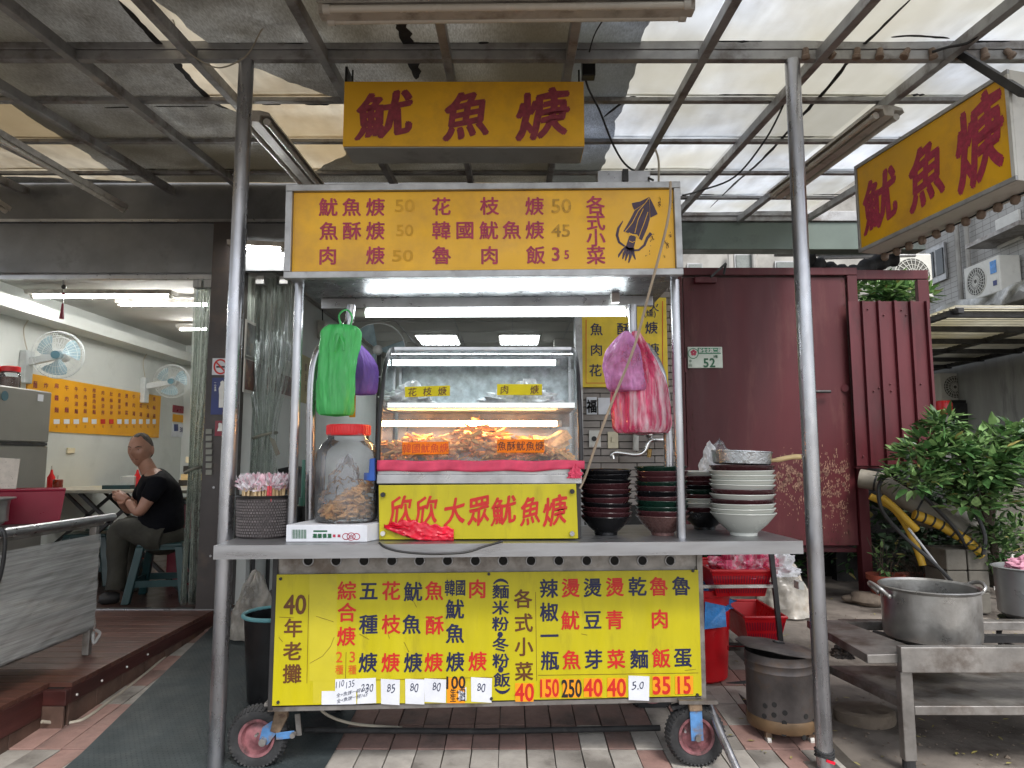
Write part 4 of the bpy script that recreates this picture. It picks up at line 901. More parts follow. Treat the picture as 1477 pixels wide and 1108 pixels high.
MB().bar(c + Vector((-.09, 0, .10)), c + Vector((-.01, 0, .12)), .03, .012).build('brake_lever', black_rubber, t)
caster(-0.88, 3.30); caster(0.66, 3.38)
# ---------------------------------------------------------------- things under the cart
tag(MB().tube([P(440, 1053, 3.0), P(700, 1055, 3.02), P(952, 1050, 3.05)], 0.012, 10).build('drain_pipe', black_rubber, smooth=True), 'long black pipe lying across the paving under the cart', 'pipe')
cable([P(455, 1010, 2.95), P(470, 1030, 2.98), P(510, 1044, 3.0), P(580, 1050, 3.05)], 0.006, cable_white, 'grey hose curling down under the left end of the cart', 'hose')
cable([G(1030, 1060), G(1050, 1068), G(1080, 1060), G(1105, 1050, .01)], 0.016, black_rubber, 'thick dusty black hose between the right cart wheel and the perforated stove', 'hose')
cable([G(1040, 985, .03), G(1062, 1000, .03), G(1090, 1030, .03), G(1110, 1045, .03)], 0.012, black_rubber, 'black hose running from the red bin towards the perforated stove', 'hose')
cable([G(1048, 988, .04), G(1075, 985, .05), G(1120, 980, .05), G(1150, 985, .05)], 0.012, black_rubber, 'black hose passing behind the perforated stove', 'hose')
sp_ = thing('steel_strut', 'grey steel strut slanting down in front of the right cart wheel', 'strut', G(1062, 1130))
MB().tube([P(1019, 1008, 2.86), P(1036, 1050, 2.76), P(1070, 1125, 2.62)], 0.015, 12).build('rod', pole_steel, sp_, smooth=True)
bp_ = thing('drain_tub', 'dark tub with pale blue rim behind the left end of the cart', 'tub', (-1.17, 3.35, 0.02))
MB().lathe((-1.155, 3.45, 0.04), [(0.12, 0), (0.15, 0.4), (0.145, 0.4), (0.115, 0.02), (0, 0.02)], 28).build('tub_body', black_p, bp_, smooth=True)
MB().tube([(-1.155 + .153 * math.cos(a), 3.45 + .153 * math.sin(a), .44) for a in [i * math.pi / 16 for i in range(32)]], 0.010, 8, closed=True).build('rim', bin_green, bp_, smooth=True)
MB().bar(G(345, 1080), G(380, 1070), 0.03, 0.03).build  # noqa
an = thing('angle_iron', 'short perforated steel angle beside the left cart wheel', 'bracket', G(355, 1078)); MB().bar(G(335, 1085, .03), G(372, 1062, .05), 0.04, 0.004).build('plate', old_steel, an)
# ================================================================ HANGING SIGNS
hs_ = thing('hanging_sign', 'yellow lightbox with dark red brush characters hanging above the cart canopy', 'sign', P(668, 165, 2.9))
a = P(497, 118, 2.80); b = P(843, 211, 2.80)
MB().box(a.x, b.x, 2.802, 2.97, b.z, a.z).build('box', amber, hs_, bev=0.003)
MB().box(a.x + .004, b.x - .004, 2.806, 2.966, b.z - 0.003, b.z - 0.0005).build('underside', white_plastic, hs_)
for x in (a.x + 0.01, b.x - 0.01): MB().cyl((x, 2.9, a.z - .01), (x, 2.9, rz_(2.9) - .01), 0.004, n=8).build('hanger', dark_steel, hs_)
MB().box(a.x - 0.012, a.x - 0.001, 2.85, 2.93, b.z + .15, a.z + .1).build('hanger', dark_steel, hs_)
SB = Board((0, 2.802, 0), (1, 0, 0), (0, 0, 1), lift=0.0012)
def D1(x, y): return 490 + x / 2.77, y / 2.77
tag(MB().box(a.x, b.x, 2.7995, 2.802, b.z, a.z).build('front_panel', amber2, hs_), None)
SB2 = Board((0, 2.7995, 0), (1, 0, 0), (0, 0, 1), lift=0.0012)
SB2.letters('lettering', [('魷', *D1(180, 458), 80, 72), ('魚', *D1(507, 458), 68, 74), ('焿', *D1(812, 455), 78, 76)], ink_maroon, hs_, off=0.034, brush=1)
# right side sign
pf = Vector((1.763, 3.37, 0)); pn = Vector((1.957, 2.57, 0)); ur = (pn - pf).normalized(); nr = ur.cross(Vector((0, 0, 1)))
rs = thing('side_sign', 'yellow lightbox with red brush characters slung lengthwise at upper right', 'sign', (1.9, 3.0, 2.5))
Lr = (pn - pf).length
def RP(s, d, z): return pf + ur * s - nr * d + Vector((0, 0, z))
def rzb(s): return 2.23 + 0.04 * s / Lr
def sbox(s0, s1, d0, d1, z0, z1, name, m, par, bev=0.0):
    q = [RP(s0, d0, z0 + rzb(s0)), RP(s1, d0, z0 + rzb(s1)), RP(s1, d1, z0 + rzb(s1)), RP(s0, d1, z0 + rzb(s0))]
    p = [RP(s0, d0, z1 + rzb(s0)), RP(s1, d0, z1 + rzb(s1)), RP(s1, d1, z1 + rzb(s1)), RP(s0, d1, z1 + rzb(s0))]
    return MB().hexa(q, p).build(name, m, par, bev=bev)
sbox(0.0, Lr + 0.02, 0.004, 0.17, 0, 0.455, 'box', white_plastic, rs, 0.003)
for s0, s1, z0, z1 in ((0, Lr + .02, 0, .018), (0, Lr + .02, .437, .455), (0, .014, .0185, .4365), (Lr + .004, Lr + .02, .0185, .4365)): sbox(s0, s1, -0.008, 0.0035, z0, z1, 'frame_rail', alu if s0 == 0 else white_plastic, rs, 0.001)
sbox(0.0145, Lr + 0.0035, -0.001, 0.0035, 0.0185, 0.4365, 'sign_panel', amber, rs)
uyr = Vector((0, 0, 1)); slope = 0.04 / Lr
RB = Board(RP(0, -0.001, 2.23), ur, (0, 0, 1), lift=0.0012)
def E1(x, y): return 977 + x / 2.77, y / 2.77
for ch, x, y, w, h in (('魷', 808, 800, .215, .27), ('魚', 992, 692, .20, .29), ('焿', 1205, 560, .225, .36)):
    mbl = MB(); put(mbl, ch, RB.px(*E1(x, y)), ur, Vector((0, 0, 1)), w, h, off=0.036, brush=1); mbl.build('character', ink_crimson, rs)
MB().box(2.15, 2.45, 2.50, 2.7, 2.27, 2.78).build('end_panel', white_plastic, rs)
for k in range(11):
    s = 0.02 + k * Lr / 10.5; q = RP(s, 0.13, rzb(s) - 0.012)
    o = MB().lathe((0, 0, 0), [(0.012, 0.014), (0.017, 0.006), (0.019, -0.008), (0.014, -0.022), (0.008, -0.025)], 10).build('bulb_socket', socket_m, rs, smooth=True, local=True)
    o.matrix_basis = wmat(rs).inverted() @ Matrix.Translation(q) @ Matrix.Rotation(random.uniform(-.6, .6), 4, 'X')
cable([RP(0.0, 0.13, rzb(0)), RP(.3, .135, rzb(.3) - .012), RP(.6, .13, rzb(.6) - .006), RP(Lr, .13, rzb(Lr) - .004)], 0.004, cable_black, 'wire threading the bulb sockets under the right sign')
MB().bar(P(1385, 78, 2.75), P(1477, 135, 2.5), 0.03, 0.03).build('brace', dark_steel, rs)
# ================================================================ DISPLAY CASE
dc = thing('display_case', 'curved glass display case with white and warm tubes, fried food inside', 'display case', (-0.09, 2.85, CZ))
xl, xr = P(545, 660, 2.64).x, P(838, 660, 2.64).x
prof = [(2.640, 1.180), (2.648, 1.26), (2.665, 1.35), (2.69, 1.44), (2.725, 1.52), (2.775, 1.59), (2.85, 1.645), (2.92, 1.665)]
back = 3.08
MB().box(xl, xr, 2.66, back, CZ + 0.004, 1.10).build('base', dark_steel, dc)
MB().box(xl - .002, xr + .002, 2.635, back, 1.10, 1.135).build('base', steel, dc, bev=0.002)
MB().box(xl, xr, 2.645, back, 1.136, 1.178).build('bed', steel, dc)
sp2 = smooth_path([(0, y, z) for y, z in prof], 4)
n = len(sp2)
MB().grid(lambda u, v: (xl + .008 + (xr - xl - .016) * u, sp2[int(v * (n - 1))].y, sp2[int(v * (n - 1))].z), 1, n - 1).build('curved_glass', glass_m, dc, smooth=True)
for x, nm in ((xl, 0), (xr, 1)):
    poly = [(x, p.y, p.z) for p in sp2] + [(x, back, 1.665), (x, back, 1.18)]
    MB().add(poly, [tuple(range(len(poly)))]).build('end_glass', glass_m, dc)
    MB().tube([(x, p.y, p.z) for p in sp2] + [(x, back, 1.665)], 0.0095, 10).build('black_trim', dark_steel, dc, smooth=True)
MB().box(xl + .01, xr - .01, 2.90, back, 1.655, 1.672).build('top_sheet', steel, dc)
MB().box(xl + .01, xr - .01, back - .008, back, 1.18, 1.655).build('back_panel', mat('back_glass', (0.78, 0.84, 0.86), 0.3, 0.0, 0.12, 20, trans=0.3), dc)
for x in (xl + .008, xr - .012, ): MB().box(x, x + .012, back - .03, back - .009, 1.18, 1.655).build('back_stile', steel, dc)
# shelf
MB().box(xl + .01, xr - .01, 2.74, back - .03, 1.395, 1.410).build('shelf', steel, dc, bev=0.001)
MB().box(xl + .012, xr - .012, 2.725, 2.738, 1.398, 1.418).build('shelf_edge', chrome, dc)
MB().box(xl + .01, xr - .01, back - .05, back - .031, 1.335, 1.394).build('shelf_shade', old_steel, dc)
for u0, u1, v, m_, y in ((567, 801, 523, tube_case, 2.90), (561, 803, 611, tube_warm, 2.86)):
    p, q = P(u0, v, y), P(u1, v, y); q.z = p.z
    MB().cyl(p, q, 0.0115, n=14).build('lit_tube', m_, dc, smooth=True)
    for a_, b_ in ((p - Vector((.02, 0, 0)), p), (q, q + Vector((.02, 0, 0)))): MB().cyl(a_, b_, 0.013, n=12).build('lamp_holder', white_plastic, dc, smooth=True)
    MB().box(p.x - .02, q.x + .02, y + .012, y + .03, p.z - .012, p.z + .012).build('lamp_bracket', steel, dc)
MB().box(xl + .012, xr - .012, back - .060, back - .052, 1.182, 1.334).build('added_reflector', steel, dc)  # added reflector, throws the warm tube's light back onto the food
# food
fo = MB(); rnd = random.Random(3)
for k in range(620):
    x = rnd.uniform(xl + .03, xr - .03); y = rnd.uniform(2.69, 3.01)
    t = (x - xl) / (xr - xl); hgt = 0.03 + 0.12 * max(0, math.sin(t * math.pi * 1.1)) * min(1, (y - 2.66) / .2) + 0.03 * math.sin(t * 17)
    z = 1.185 + rnd.random() ** 0.6 * max(.01, hgt); s1 = rnd.uniform(.012, .045); s2 = rnd.uniform(.006, .016)
    Rm = Matrix.Rotation(rnd.uniform(0, 6.28), 3, 'Z') @ Matrix.Rotation(rnd.uniform(-.7, .7), 3, 'X') @ Matrix.Rotation(rnd.uniform(-.5, .5), 3, 'Y')
    pts = []
    for i in range(5):
        a_ = i * 1.2566; r = rnd.uniform(.7, 1.15); pts.append(Vector((x, y, z)) + Rm @ Vector((math.cos(a_) * s1 * r, math.sin(a_) * s2 * r, rnd.uniform(-.004, .004))))
    fo.prism(pts, Rm @ Vector((0, 0, s2 * .7)))
tag(fo.build('fried_pieces', food_m, dc), kind='stuff')
sq_ = MB()
for (x0, z0, x1, z1, w) in ((.06, 1.23, .20, 1.315, .05), (.10, 1.21, .19, 1.29, .05), (.0, 1.25, -.14, 1.31, .05), (-.35, 1.27, -.2, 1.32, .03), (-.3, 1.255, -.12, 1.31, .03), (.2, 1.22, .10, 1.28, .04)):
    sq_.prism([(x0, 2.80, z0), (x0 + w * .3, 2.79, z0 - w * .8), (x1 + w, 2.84, z1 - w * .7), (x1 + w * .6, 2.86, z1), (x1, 2.86, z1)], (0, .008, 0))
tag(sq_.build('dried_squid', squid_food, dc), kind='stuff')
bag_cl = mat('bag_cloudy', (0.9, 0.9, 0.92), 0.25, 0, 0.1, 20, trans=0.15, bump=0.5, bs=45)
def crumple(cx, cy, cz, w, d, h, seed, m, name, par, nu=72, nv=28, peak=0.25, amp=.16, sup=2.0, fine=.5):
    def fn_(u, v):
        a_ = u * 2 * math.pi; rr = (1 - v ** 1.6) ** (0.55) * (1 - v * .15); p = Vector((math.cos(a_), math.sin(a_), v * 2))
        nn = noise.noise(p * 2.1 + Vector((seed, 0, 0))) + fine * noise.noise(p * 5 + Vector((seed, 3, 0)))
        rr *= 1 + amp * nn * 1.5 + sum((1 - 2 * abs(noise.noise(p * f_ + Vector((seed, f_, 1))))) * w_ for f_, w_ in ((3.5, .05), (8, .03)))
        return (cx + w / 2 * rr * math.cos(a_) + peak * w * v * .3, cy + d / 2 * rr * math.sin(a_), cz + h * v * (1 + amp * nn))
    return MB().grid(fn_, nu, nv, wrap=True).build(name, m, par, smooth=True)
bgf = thing('food_bag', 'clear plastic bag of food behind the left yellow tag on the upper case shelf', 'bag', (P(600, 570, 2.85))); crumple(P(598, 0, 2.86).x, 2.86, 1.412, .21, .16, .095, 3, bag_cl, 'bag', bgf, amp=.4)
bgf = thing('food_bag', 'larger peaked clear bag of food behind the right yellow tag on the upper case shelf', 'bag', (P(745, 570, 2.85))); crumple(P(746, 0, 2.86).x, 2.86, 1.412, .30, .17, .095, 8, bag_cl, 'bag', bgf, amp=.4)
def label_on_case(u0, v0, u1, v1, m, txt, ink, lab, yy, w, h, tilt=0):
    t = thing('food_label', lab, 'label', P((u0 + u1) / 2, (v0 + v1) / 2, yy)); B = Board((0, yy, 0), (1, 0, 0), (0, 0, 1), lift=0.0)
    c0 = B.px(u0, v0 + tilt); c1 = B.px(u1, v0); c2_ = B.px(u1, v1 - tilt); c3 = B.px(u0, v1)
    MB().prism([c3, c2_, c1, c0], (0, 0.002, 0)).build('card', m, t, bev=0.001)
    n_ = len(txt); its = []
    for i, ch in enumerate(txt):
        if ch != ' ': its.append((ch, u0 + (u1 - u0) * (i + .5) / n_, (v0 + v1) / 2 + tilt * .5 * (1 - 2 * i / n_), w, h))
    B.lift = 0.0012; B.letters('lettering', its, ink, t, off=0.012, brush=.6)
label_on_case(584, 556, 649, 573, mat('label_yellow', S(236, 222, 22), 0.5, sub=0.5), '花枝焿', ink_brown, 'yellow food label at upper left on the case glass', 2.676, 13, 13, 2)
label_on_case(717, 554, 782, 570, MATS['label_yellow'], '肉 焿', ink_brown, 'yellow food label at upper right on the case glass', 2.676, 13, 13, 0)
label_on_case(580, 637, 647, 656, mat('label_orange', S(250, 160, 16), 0.5, sub=0.5), '韓國魷魚焿', ink_orange, 'orange food label at lower left on the case glass', 2.628, 13, 14, 1)
label_on_case(717, 634, 785, 653, MATS['label_orange'], '魚酥魷魚焿', ink_brown, 'orange food label at lower right on the case glass', 2.628, 13, 14, 0)
# pink cloth, blue clip
pc = thing('pink_cloth', 'pink cloth strip tucked along the lower front edge of the display case', 'cloth', (-.1, 2.63, 1.17))
def pcf(u, v): x = xl + (xr - xl + .012) * u; top = Z(665, 2.63) + .002; low = Z(680 - 4 * max(0, u - .75) * 4, 2.63); return (x, 2.627 - .004 * math.sin(u * 40 + v * 3) * v, top + (low - top) * v + .002 * math.sin(u * 23))
MB().grid(pcf, 60, 4).build('cloth_strip', cloth_pink, pc, smooth=True, solid=.002)
crumple(P(829, 682, 2.61).x, 2.615, Z(690, 2.61), .05, .03, .045, 5, cloth_pink, 'knot', pc, amp=.35)
cl = thing('blue_clip', 'blue plastic clip on the lower left corner of the display case', 'clip', P(541, 680, 2.62))
MB().prism([P(533, 662, 2.61), P(540, 661, 2.61), P(540, 694, 2.61), P(531, 694, 2.61)], (0, .03, 0)).build('jaw', blue_p, cl, bev=.003)
MB().box(P(540, 0, 2.61).x, P(548, 0, 2.61).x, 2.612, 2.64, Z(693, 2.61), Z(682, 2.61)).build('jaw', blue_p, cl, bev=.003)
# name board
nb = thing('name_board', 'yellow name board with seven red characters bolted to the front of the case base', 'sign', (-.12, 2.61, CZ + .003))
q = [P(547, 781, 2.612), P(834, 777, 2.612), P(831, 698, 2.612), P(546, 700, 2.612)]
for p in q: p.z = max(p.z, CZ + 0.003)
MB().prism(q, (0, 0.006, 0)).build('board', yellow, nb, bev=.002)
NB = Board((0, 2.612, 0), (1, 0, 0), (0, 0, 1), lift=0.0015)
def F1(x, y): return 530 + x / 4.616, 660 + y / 4.616
NB.letters('lettering', [(c_, *F1(x, y), w, h) for c_, x, y, w, h in (('欣', 222, 350, 33, 42), ('欣', 393, 352, 33, 42), ('大', 580, 358, 31, 42), ('眾', 742, 352, 33, 44), ('魷', 908, 352, 36, 42), ('魚', 1085, 352, 30, 42), ('焿', 1250, 352, 36, 44))], ink_red, nb, off=0.024, brush=1)
for x, y, m in ((105, 247, dark_steel), (1362, 225, dark_steel), (105, 505, white_plastic), (1362, 505, steel)):
    p = NB.px(*F1(x, y)); MB().cyl(p, p - Vector((0, .012, 0)), .009, n=14).build('bolt', m, nb, smooth=True)
rc = thing('red_cellophane', 'crumpled red cellophane stuck over the lower left of the name board', 'wrapper', P(600, 770, 2.6))
def rcf(u, v):
    x = F1(110 + 465 * u, 0)[0]; y0 = 415 + 60 * abs(u - .35) * 1.4 + 8 * math.sin(u * 40); y1 = 470 + 85 * math.sin(min(1, u * 1.5) * math.pi / 2)
    p = P(x, F1(0, y0 + (y1 - y0) * v)[1], 2.602 - .012 * abs(noise.noise(Vector((u * 9, v * 5, 1)))) - .004); return p
MB().grid(rcf, 40, 10).build('film', cloth_red, rc, smooth=True, solid=.0008)
cable([P(547, 783, 2.5), P(556, 790, 2.48), P(580, 796, 2.47), P(620, 799, 2.465), P(670, 797, 2.47), P(700, 788, 2.49), P(725, 781, 2.52)], 0.004, cable_black, 'dark cable sagging over the counter lip below the name board')
MB().cyl(P(810, 782, 2.5), P(819, 784, 2.5), 0.006, n=10)
# ================================================================ ON THE COUNTER
# chopstick basket
bk_ = thing('chopstick_basket', 'dark woven basket packed with wrapped chopsticks at the left of the counter', 'basket', (P(377, 770, 2.70).x, 2.72, CZ))
bx, by = P(377, 770, 2.72).x, 2.73
MB().lathe((bx, by, CZ + .001), [(0.092, 0), (0.096, .004), (0.101, .15), (0.104, .158), (0.098, .158), (0.092, .008), (0, .008)], 40, sx=1.0, sy=.8).build('body', basket_m, bk_, smooth=True)
first_w = None
for j in range(13):
    wv = MB(); z = CZ + .012 + j * .0108; r = .0965 + .0045 * j / 13
    for k in range(56):
        a0 = (k + (j % 2) * .5) * 2 * math.pi / 56; a1 = a0 + .085
        wv.add([(bx + (r + e) * math.cos(a_), by + .8 * (r + e) * math.sin(a_), z + dz) for a_, e, dz in ((a0, 0, -.004), (a1, 0, -.004), (a1, 0, .004), (a0, 0, .004), ((a0 + a1) / 2, .0035, -.003), ((a0 + a1) / 2, .0035, .003))], [(0, 4, 5, 3), (4, 1, 2, 5), (3, 5, 2), (0, 1, 4)])
    tag(wv.build('weave', weave_m, bk_), kind='stuff')
MB().tube([(bx + .102 * math.cos(a_), by + .082 * math.sin(a_), CZ + .158) for a_ in [i * math.pi / 20 for i in range(40)]], .005, 8, closed=True).build('rim', black_p, bk_, smooth=True)
ck = thing('chopstick_bundle', 'bundle of pale chopsticks in pink wrappers standing in the woven basket', 'chopsticks', (bx, by, CZ + .012))
ch_ = MB(); wr = MB(); ww_ = MB(); rr_ = random.Random(9)
for k in range(130):
    a_ = rr_.uniform(0, 6.28); d = .086 * math.sqrt(rr_.random()); x, y = bx + d * math.cos(a_), by + .064 * d / .088 * math.sin(a_)
    zt = CZ + .205 + rr_.uniform(-.012, .012); lx, ly = rr_.uniform(-.008, .008), rr_.uniform(-.004, .004)
    (ch_).bar((x, y, CZ + .02), (x + lx, y + ly, zt), .0055, .005, up=(0, 1, 0))
    for m2 in range(9):
        p = Vector((x + lx, y + ly, zt - .012)) + Vector((rr_.uniform(-.01, .01), rr_.uniform(-.01, .01), 0)); t_ = p + Vector((rr_.uniform(-.03, .03), rr_.uniform(-.014, .014), rr_.uniform(-.004, .045)))
        w = rr_.uniform(.003, .009); sd2 = Vector((rr_.uniform(-1, 1), rr_.uniform(-1, 1), rr_.uniform(-.3, .3))).normalized() * w
        (wr if rr_.random() < .45 else ww_).add([p - sd2 * .6, p + sd2 * .6, t_ + sd2, t_ + Vector((0, 0, .008)), t_ - sd2], [(0, 1, 2, 3, 4)])
tag(ch_.build('chopstick', chop_m, ck), kind='stuff'); tag(wr.build('wrapper', wrap_m, ck), kind='stuff'); tag(ww_.build('wrapper', wrap_w, ck), kind='stuff')
s2_ = MB()
for k in range(2): s2_.bar((bx + .04 + k * .010, by - .066, CZ + .14), (bx + .041 + k * .010, by - .068, CZ + .20), .008, .005, up=(0, 1, 0))
tag(s2_.build('striped_wrapper', straw_red, ck), kind='stuff')
# white carton and jar
ct = thing('white_carton', 'flat white carton with green and red print under the jar', 'box', P(470, 770, 2.6))
f0 = P(412, 784, 2.56); f1 = P(529, 785, 2.56); f0.z = f1.z = CZ + .001; hc = .062
bkx = P(545, 760, 2.75)
b0 = Vector((f0.x + .045, 2.84, f0.z)); b1 = Vector((f1.x + .105, 2.80, f0.z))
MB().hexa([f0, f1, b1, b0], [p + Vector((0, 0, hc)) for p in (f0, f1, b1, b0)]).build('carton', paper, ct, bev=.002)
KBx = Board(f0, (1, 0, 0), (0, 0, 1), lift=.001)
pr = MB()
for k in range(16):
    u = 421 + k * 1.35; KBx.rect(pr, u, 764, u + (.9 if k % 3 else .5), 777)
for k in range(4): KBx.rect(pr, 452 + k * 7, 770, 457 + k * 7, 776)
KBx.rect(pr, 452, 765, 472, 767.5); pr.build('print', ink_green, ct)
KBx.letters('lettering', [('高', 454, 773, 7), ('級', 461, 773, 7), ('手', 468, 773, 7), ('工', 475, 773, 7)], ink_green, ct, off=.01, lift=.0022)
pr = MB()
for u in (480, 487): KBx.rect(pr, u, 771, u + 4, 775)
for u, r in ((499, 5), (506.5, 6), (514, 5)):
    pr2 = [(u + r * math.cos(t_ * .524), 774 - r * .9 * math.sin(t_ * .524)) for t_ in range(13)]; KBx.stroke(pr, pr2, 1.1)
KBx.letters('lettering', [('合', 506.5, 774, 7)], ink_crimson, ct, off=.01); pr.build('print', ink_crimson, ct)
jx, jy, jz = P(500, 740, 2.70).x, 2.70, CZ + .001 + hc + .001
jar = thing('plastic_jar', 'big clear plastic jar with red lid and tan crackers, on the white carton', 'jar', (jx, jy, jz))
jp = [(.098, 0), (.112, .006), (.119, .02), (.119, .16), (.12, .235), (.116, .27), (.10, .298), (.082, .312), (.078, .318), (.078, .338)]
MB().lathe((jx, jy, jz), jp, 36, sup=2.6).build('body', clear_pl, jar, smooth=True)
for p in jar.children: p.data.materials[0] = clear_pl
MB().lathe((jx, jy, jz + .332), [(.083, 0), (.084, .004), (.084, .038), (.081, .042), (0, .042)], 40).build('lid', jar_red, jar, smooth=True)
rg = MB()
for k in range(40):
    a_ = k * math.pi / 20; rg.box(jx + .0845 * math.cos(a_) - .0015, jx + .0845 * math.cos(a_) + .0015, jy + .0845 * math.sin(a_) - .0015, jy + .0845 * math.sin(a_) + .0015, jz + .336, jz + .37)
tag(rg.build('lid_rib', jar_red, jar), kind='stuff')
MB().tube([(jx + .1185 * math.cos(a_), jy + .1185 * math.sin(a_), jz + .1) for a_ in [i * math.pi / 20 for i in range(40)]], .0015, 6, closed=True)
ckr = MB()
for k in range(300):
    a_ = rr_.uniform(0, 6.28); d = .104 * math.sqrt(rr_.random()); x, y = d * math.cos(a_), d * math.sin(a_)
    hmax = .075 + .06 * (x / .11 + .3) ; z = .012 + rr_.random() * max(.02, hmax)
    Rm = Matrix.Rotation(rr_.uniform(0, 6.28), 3, 'Z') @ Matrix.Rotation(rr_.uniform(-1, 1), 3, 'X'); s1 = rr_.uniform(.012, .026)
    ckr.prism([Vector((jx + x * .9, jy + y * .9, jz + z)) + Rm @ Vector((math.cos(t_) * s1 * rr_.uniform(.6, 1), math.sin(t_) * s1 * rr_.uniform(.6, 1), 0)) for t_ in (0, 1.3, 2.4, 3.6, 5)], Rm @ Vector((0, 0, .006)))
tag(ckr.build('cracker', food_m, jar), kind='stuff')
crumple(jx - .01, jy - .01, jz + .07, .16, .14, .17, 11, clear_pl, 'inner_bag', jar, amp=.2)
# green valve tube & black canister behind the uprights
vb = thing('black_canister', 'black canister with a green capped tube, just behind the basket', 'canister', (P(437, 750, 2.92).x, 2.92, CZ))
vx = P(437, 750, 2.95).x; MB().lathe((vx, 2.98, CZ + .001), [(.06, 0), (.06, .10), (.055, .105), (0, .105)], 24).build('canister', black_p, vb, smooth=True)
MB().cyl((vx + .0, 2.95, CZ + .106), (vx, 2.95, CZ + .30), .012, n=12).build('tube', green_pipe, vb, smooth=True)
MB().cyl((vx + .0, 2.95, CZ + .106), (vx, 2.95, CZ + .14), .02, n=12).build('collar', green_pipe, vb, smooth=True)
# ---------------------------------------------------------------- bowls
def bowl_proto(name, r, h, rf, fat=0):
    mb = MB(); mb.lathe((0, 0, 0), [(0, .004), (rf - .006, .004), (rf - .004, 0), (rf, 0), (rf + .002, .012), (rf + .012, .020), (r * .72, h * .5), (r * .92, h * .84), (r - .002, h - .004), (r + .001, h - .001), (r, h + .001), (r - .004, h), (r * .88, h * .80), (r * .66, h * .48), (rf, .028), (0, .024)], 40)
    me = mb.build('m', bowl_white, local=True, smooth=True); d = me.data; bpy.data.objects.remove(me); return d
def stack(u, vb_, Y, seq, r, h, rf, stepz, tiltv, desc, grp, seed, z0=CZ + .001):
    rs_ = random.Random(seed); base = bowl_proto('b', r, h, rf); meshes = {}
    x = P(u, vb_, Y).x; N = len(seq)
    ords = ['bottom', 'second', 'third', 'fourth', 'fifth', 'sixth', 'seventh', 'eighth', 'ninth', 'tenth', 'eleventh', 'twelfth']
    cn = {'k': 'black', 'm': 'maroon', 'g': 'dark green', 'b': 'brown', 'w': 'white'}
    ms = {'k': bowl_black, 'm': bowl_maroon, 'g': bowl_green, 'b': bowl_brown, 'w': bowl_white}
    out = []
    for i, c_ in enumerate(seq):                 # bottom first
        if c_ not in meshes:
            me = base.copy(); me.materials.clear(); me.materials.append(ms[c_]); me.name = 'bowl'; meshes[c_] = me
        o = bpy.data.objects.new('bowl', meshes[c_]); COL.objects.link(o)
        o.location = (x + rs_.uniform(-.003, .003), Y + rs_.uniform(-.003, .003), z0 + i * stepz)
        o.rotation_euler = (rs_.uniform(-tiltv, tiltv), rs_.uniform(-tiltv, tiltv) if i else 0, rs_.uniform(0, 6))
        if i == 0: o.rotation_euler = (0, 0, 0)
        pos = 'bottom' if i == 0 else ('top' if i == N - 1 else ords[i] + ' from the bottom')
        tag(o, '%s bowl, %s in the %s' % (cn[c_], pos, desc), 'bowl', grp); out.append(o)
    return x, out
stack(875, 772, 2.80, 'kmmkmkmmkkkk'[:11], .103, .075, .045, .0185, .03, 'black bowl stack beside the name board', 'stacked black and maroon bowls', 1)
stack(955, 772, 2.79, 'bmggmkmgmmg', .105, .078, .045, .0195, .022, 'mixed stack by the right upright', 'stacked mixed colour bowls', 2)
stack(1017, 757, 3.02, 'kmwwmgkmmww'[:10], .108, .078, .045, .019, .02, 'rear stack behind the right upright', 'stacked bowls at the back of the counter', 3)
wx, wb = stack(1073, 770, 2.79, 'wwwmwmwwwwm', .128, .09, .052, .0187, .012, 'white bowl stack at the right end', 'stacked white and maroon bowls', 4)
# stem mark on the lowest white bowl
wbl = wb[0]; WB = Board((0, 2.79 - .112, 0), (1, 0, 0), (0, 0, 1), lift=0)
mk = MB()
for pts in ([(1058, 750), (1063, 747), (1068, 745), (1072, 748)], [(1068, 743), (1068, 747), (1063, 750)], [(1068, 745), (1075, 748), (1079, 751)], [(1066, 751), (1070, 751)], [(1068, 749), (1068, 757)], [(1065, 754), (1071, 754)]):
    vs = []
    for u, v in pts:                             # put the mark on the bowl's curved outside
        p = P(u, v, 2.69); zloc = p.z - (CZ + .001); prf = [(.054, .012), (.064, .020), (.0922, .045), (.1178, .0756), (.126, .086)]
        rr2 = prf[0][0]
        for (r0, z0), (r1, z1) in zip(prf, prf[1:]):
            if z0 <= zloc <= z1: rr2 = r0 + (r1 - r0) * (zloc - z0) / (z1 - z0)
        dx = p.x - wx; vs.append(Vector((p.x, 2.79 - math.sqrt(max(1e-6, rr2 ** 2 - dx ** 2)) - .0012, p.z)))
    mk.tube(vs, .0011, 5)
mkk = mk.build('lettering', ink_brown); mkk.parent = wbl; mkk.matrix_parent_inverse = Matrix.Translation(wbl.location).inverted()
# pan on the white stack
pz = CZ + .001 + 10 * .0187 + .0915
pan = thing('hammered_pan', 'hammered aluminium pan with pale wooden handle on the white bowl stack', 'pan', (wx, 2.79, pz))
pan.rotation_euler = (0, math.radians(2.2), 0)
MB().lathe((wx, 2.79, pz + .001), [(0, 0), (.10, 0), (.112, .006), (.117, .05), (.12, .052), (.12, .056), (.114, .056), (.108, .01), (0, .006)], 48).build('body', pan_alu, pan, smooth=True)
MB().tube(smooth_path([(wx + .115, 2.785, pz + .022), (wx + .14, 2.78, pz + .026), (wx + .20, 2.775, pz + .040), (wx + .235, 2.77, pz + .042)]), [.008] * 6 + [.010] * 7 + [.011] * 5 + [.006], 12).build('handle', wood_h, pan, smooth=True)
MB().tube([(wx + .235 + .008 * math.cos(a_), 2.77, pz + .044 + .008 * math.sin(a_)) for a_ in [i * math.pi / 6 for i in range(12)]], .0015, 6, closed=True).build('hanging_ring', chrome, pan)
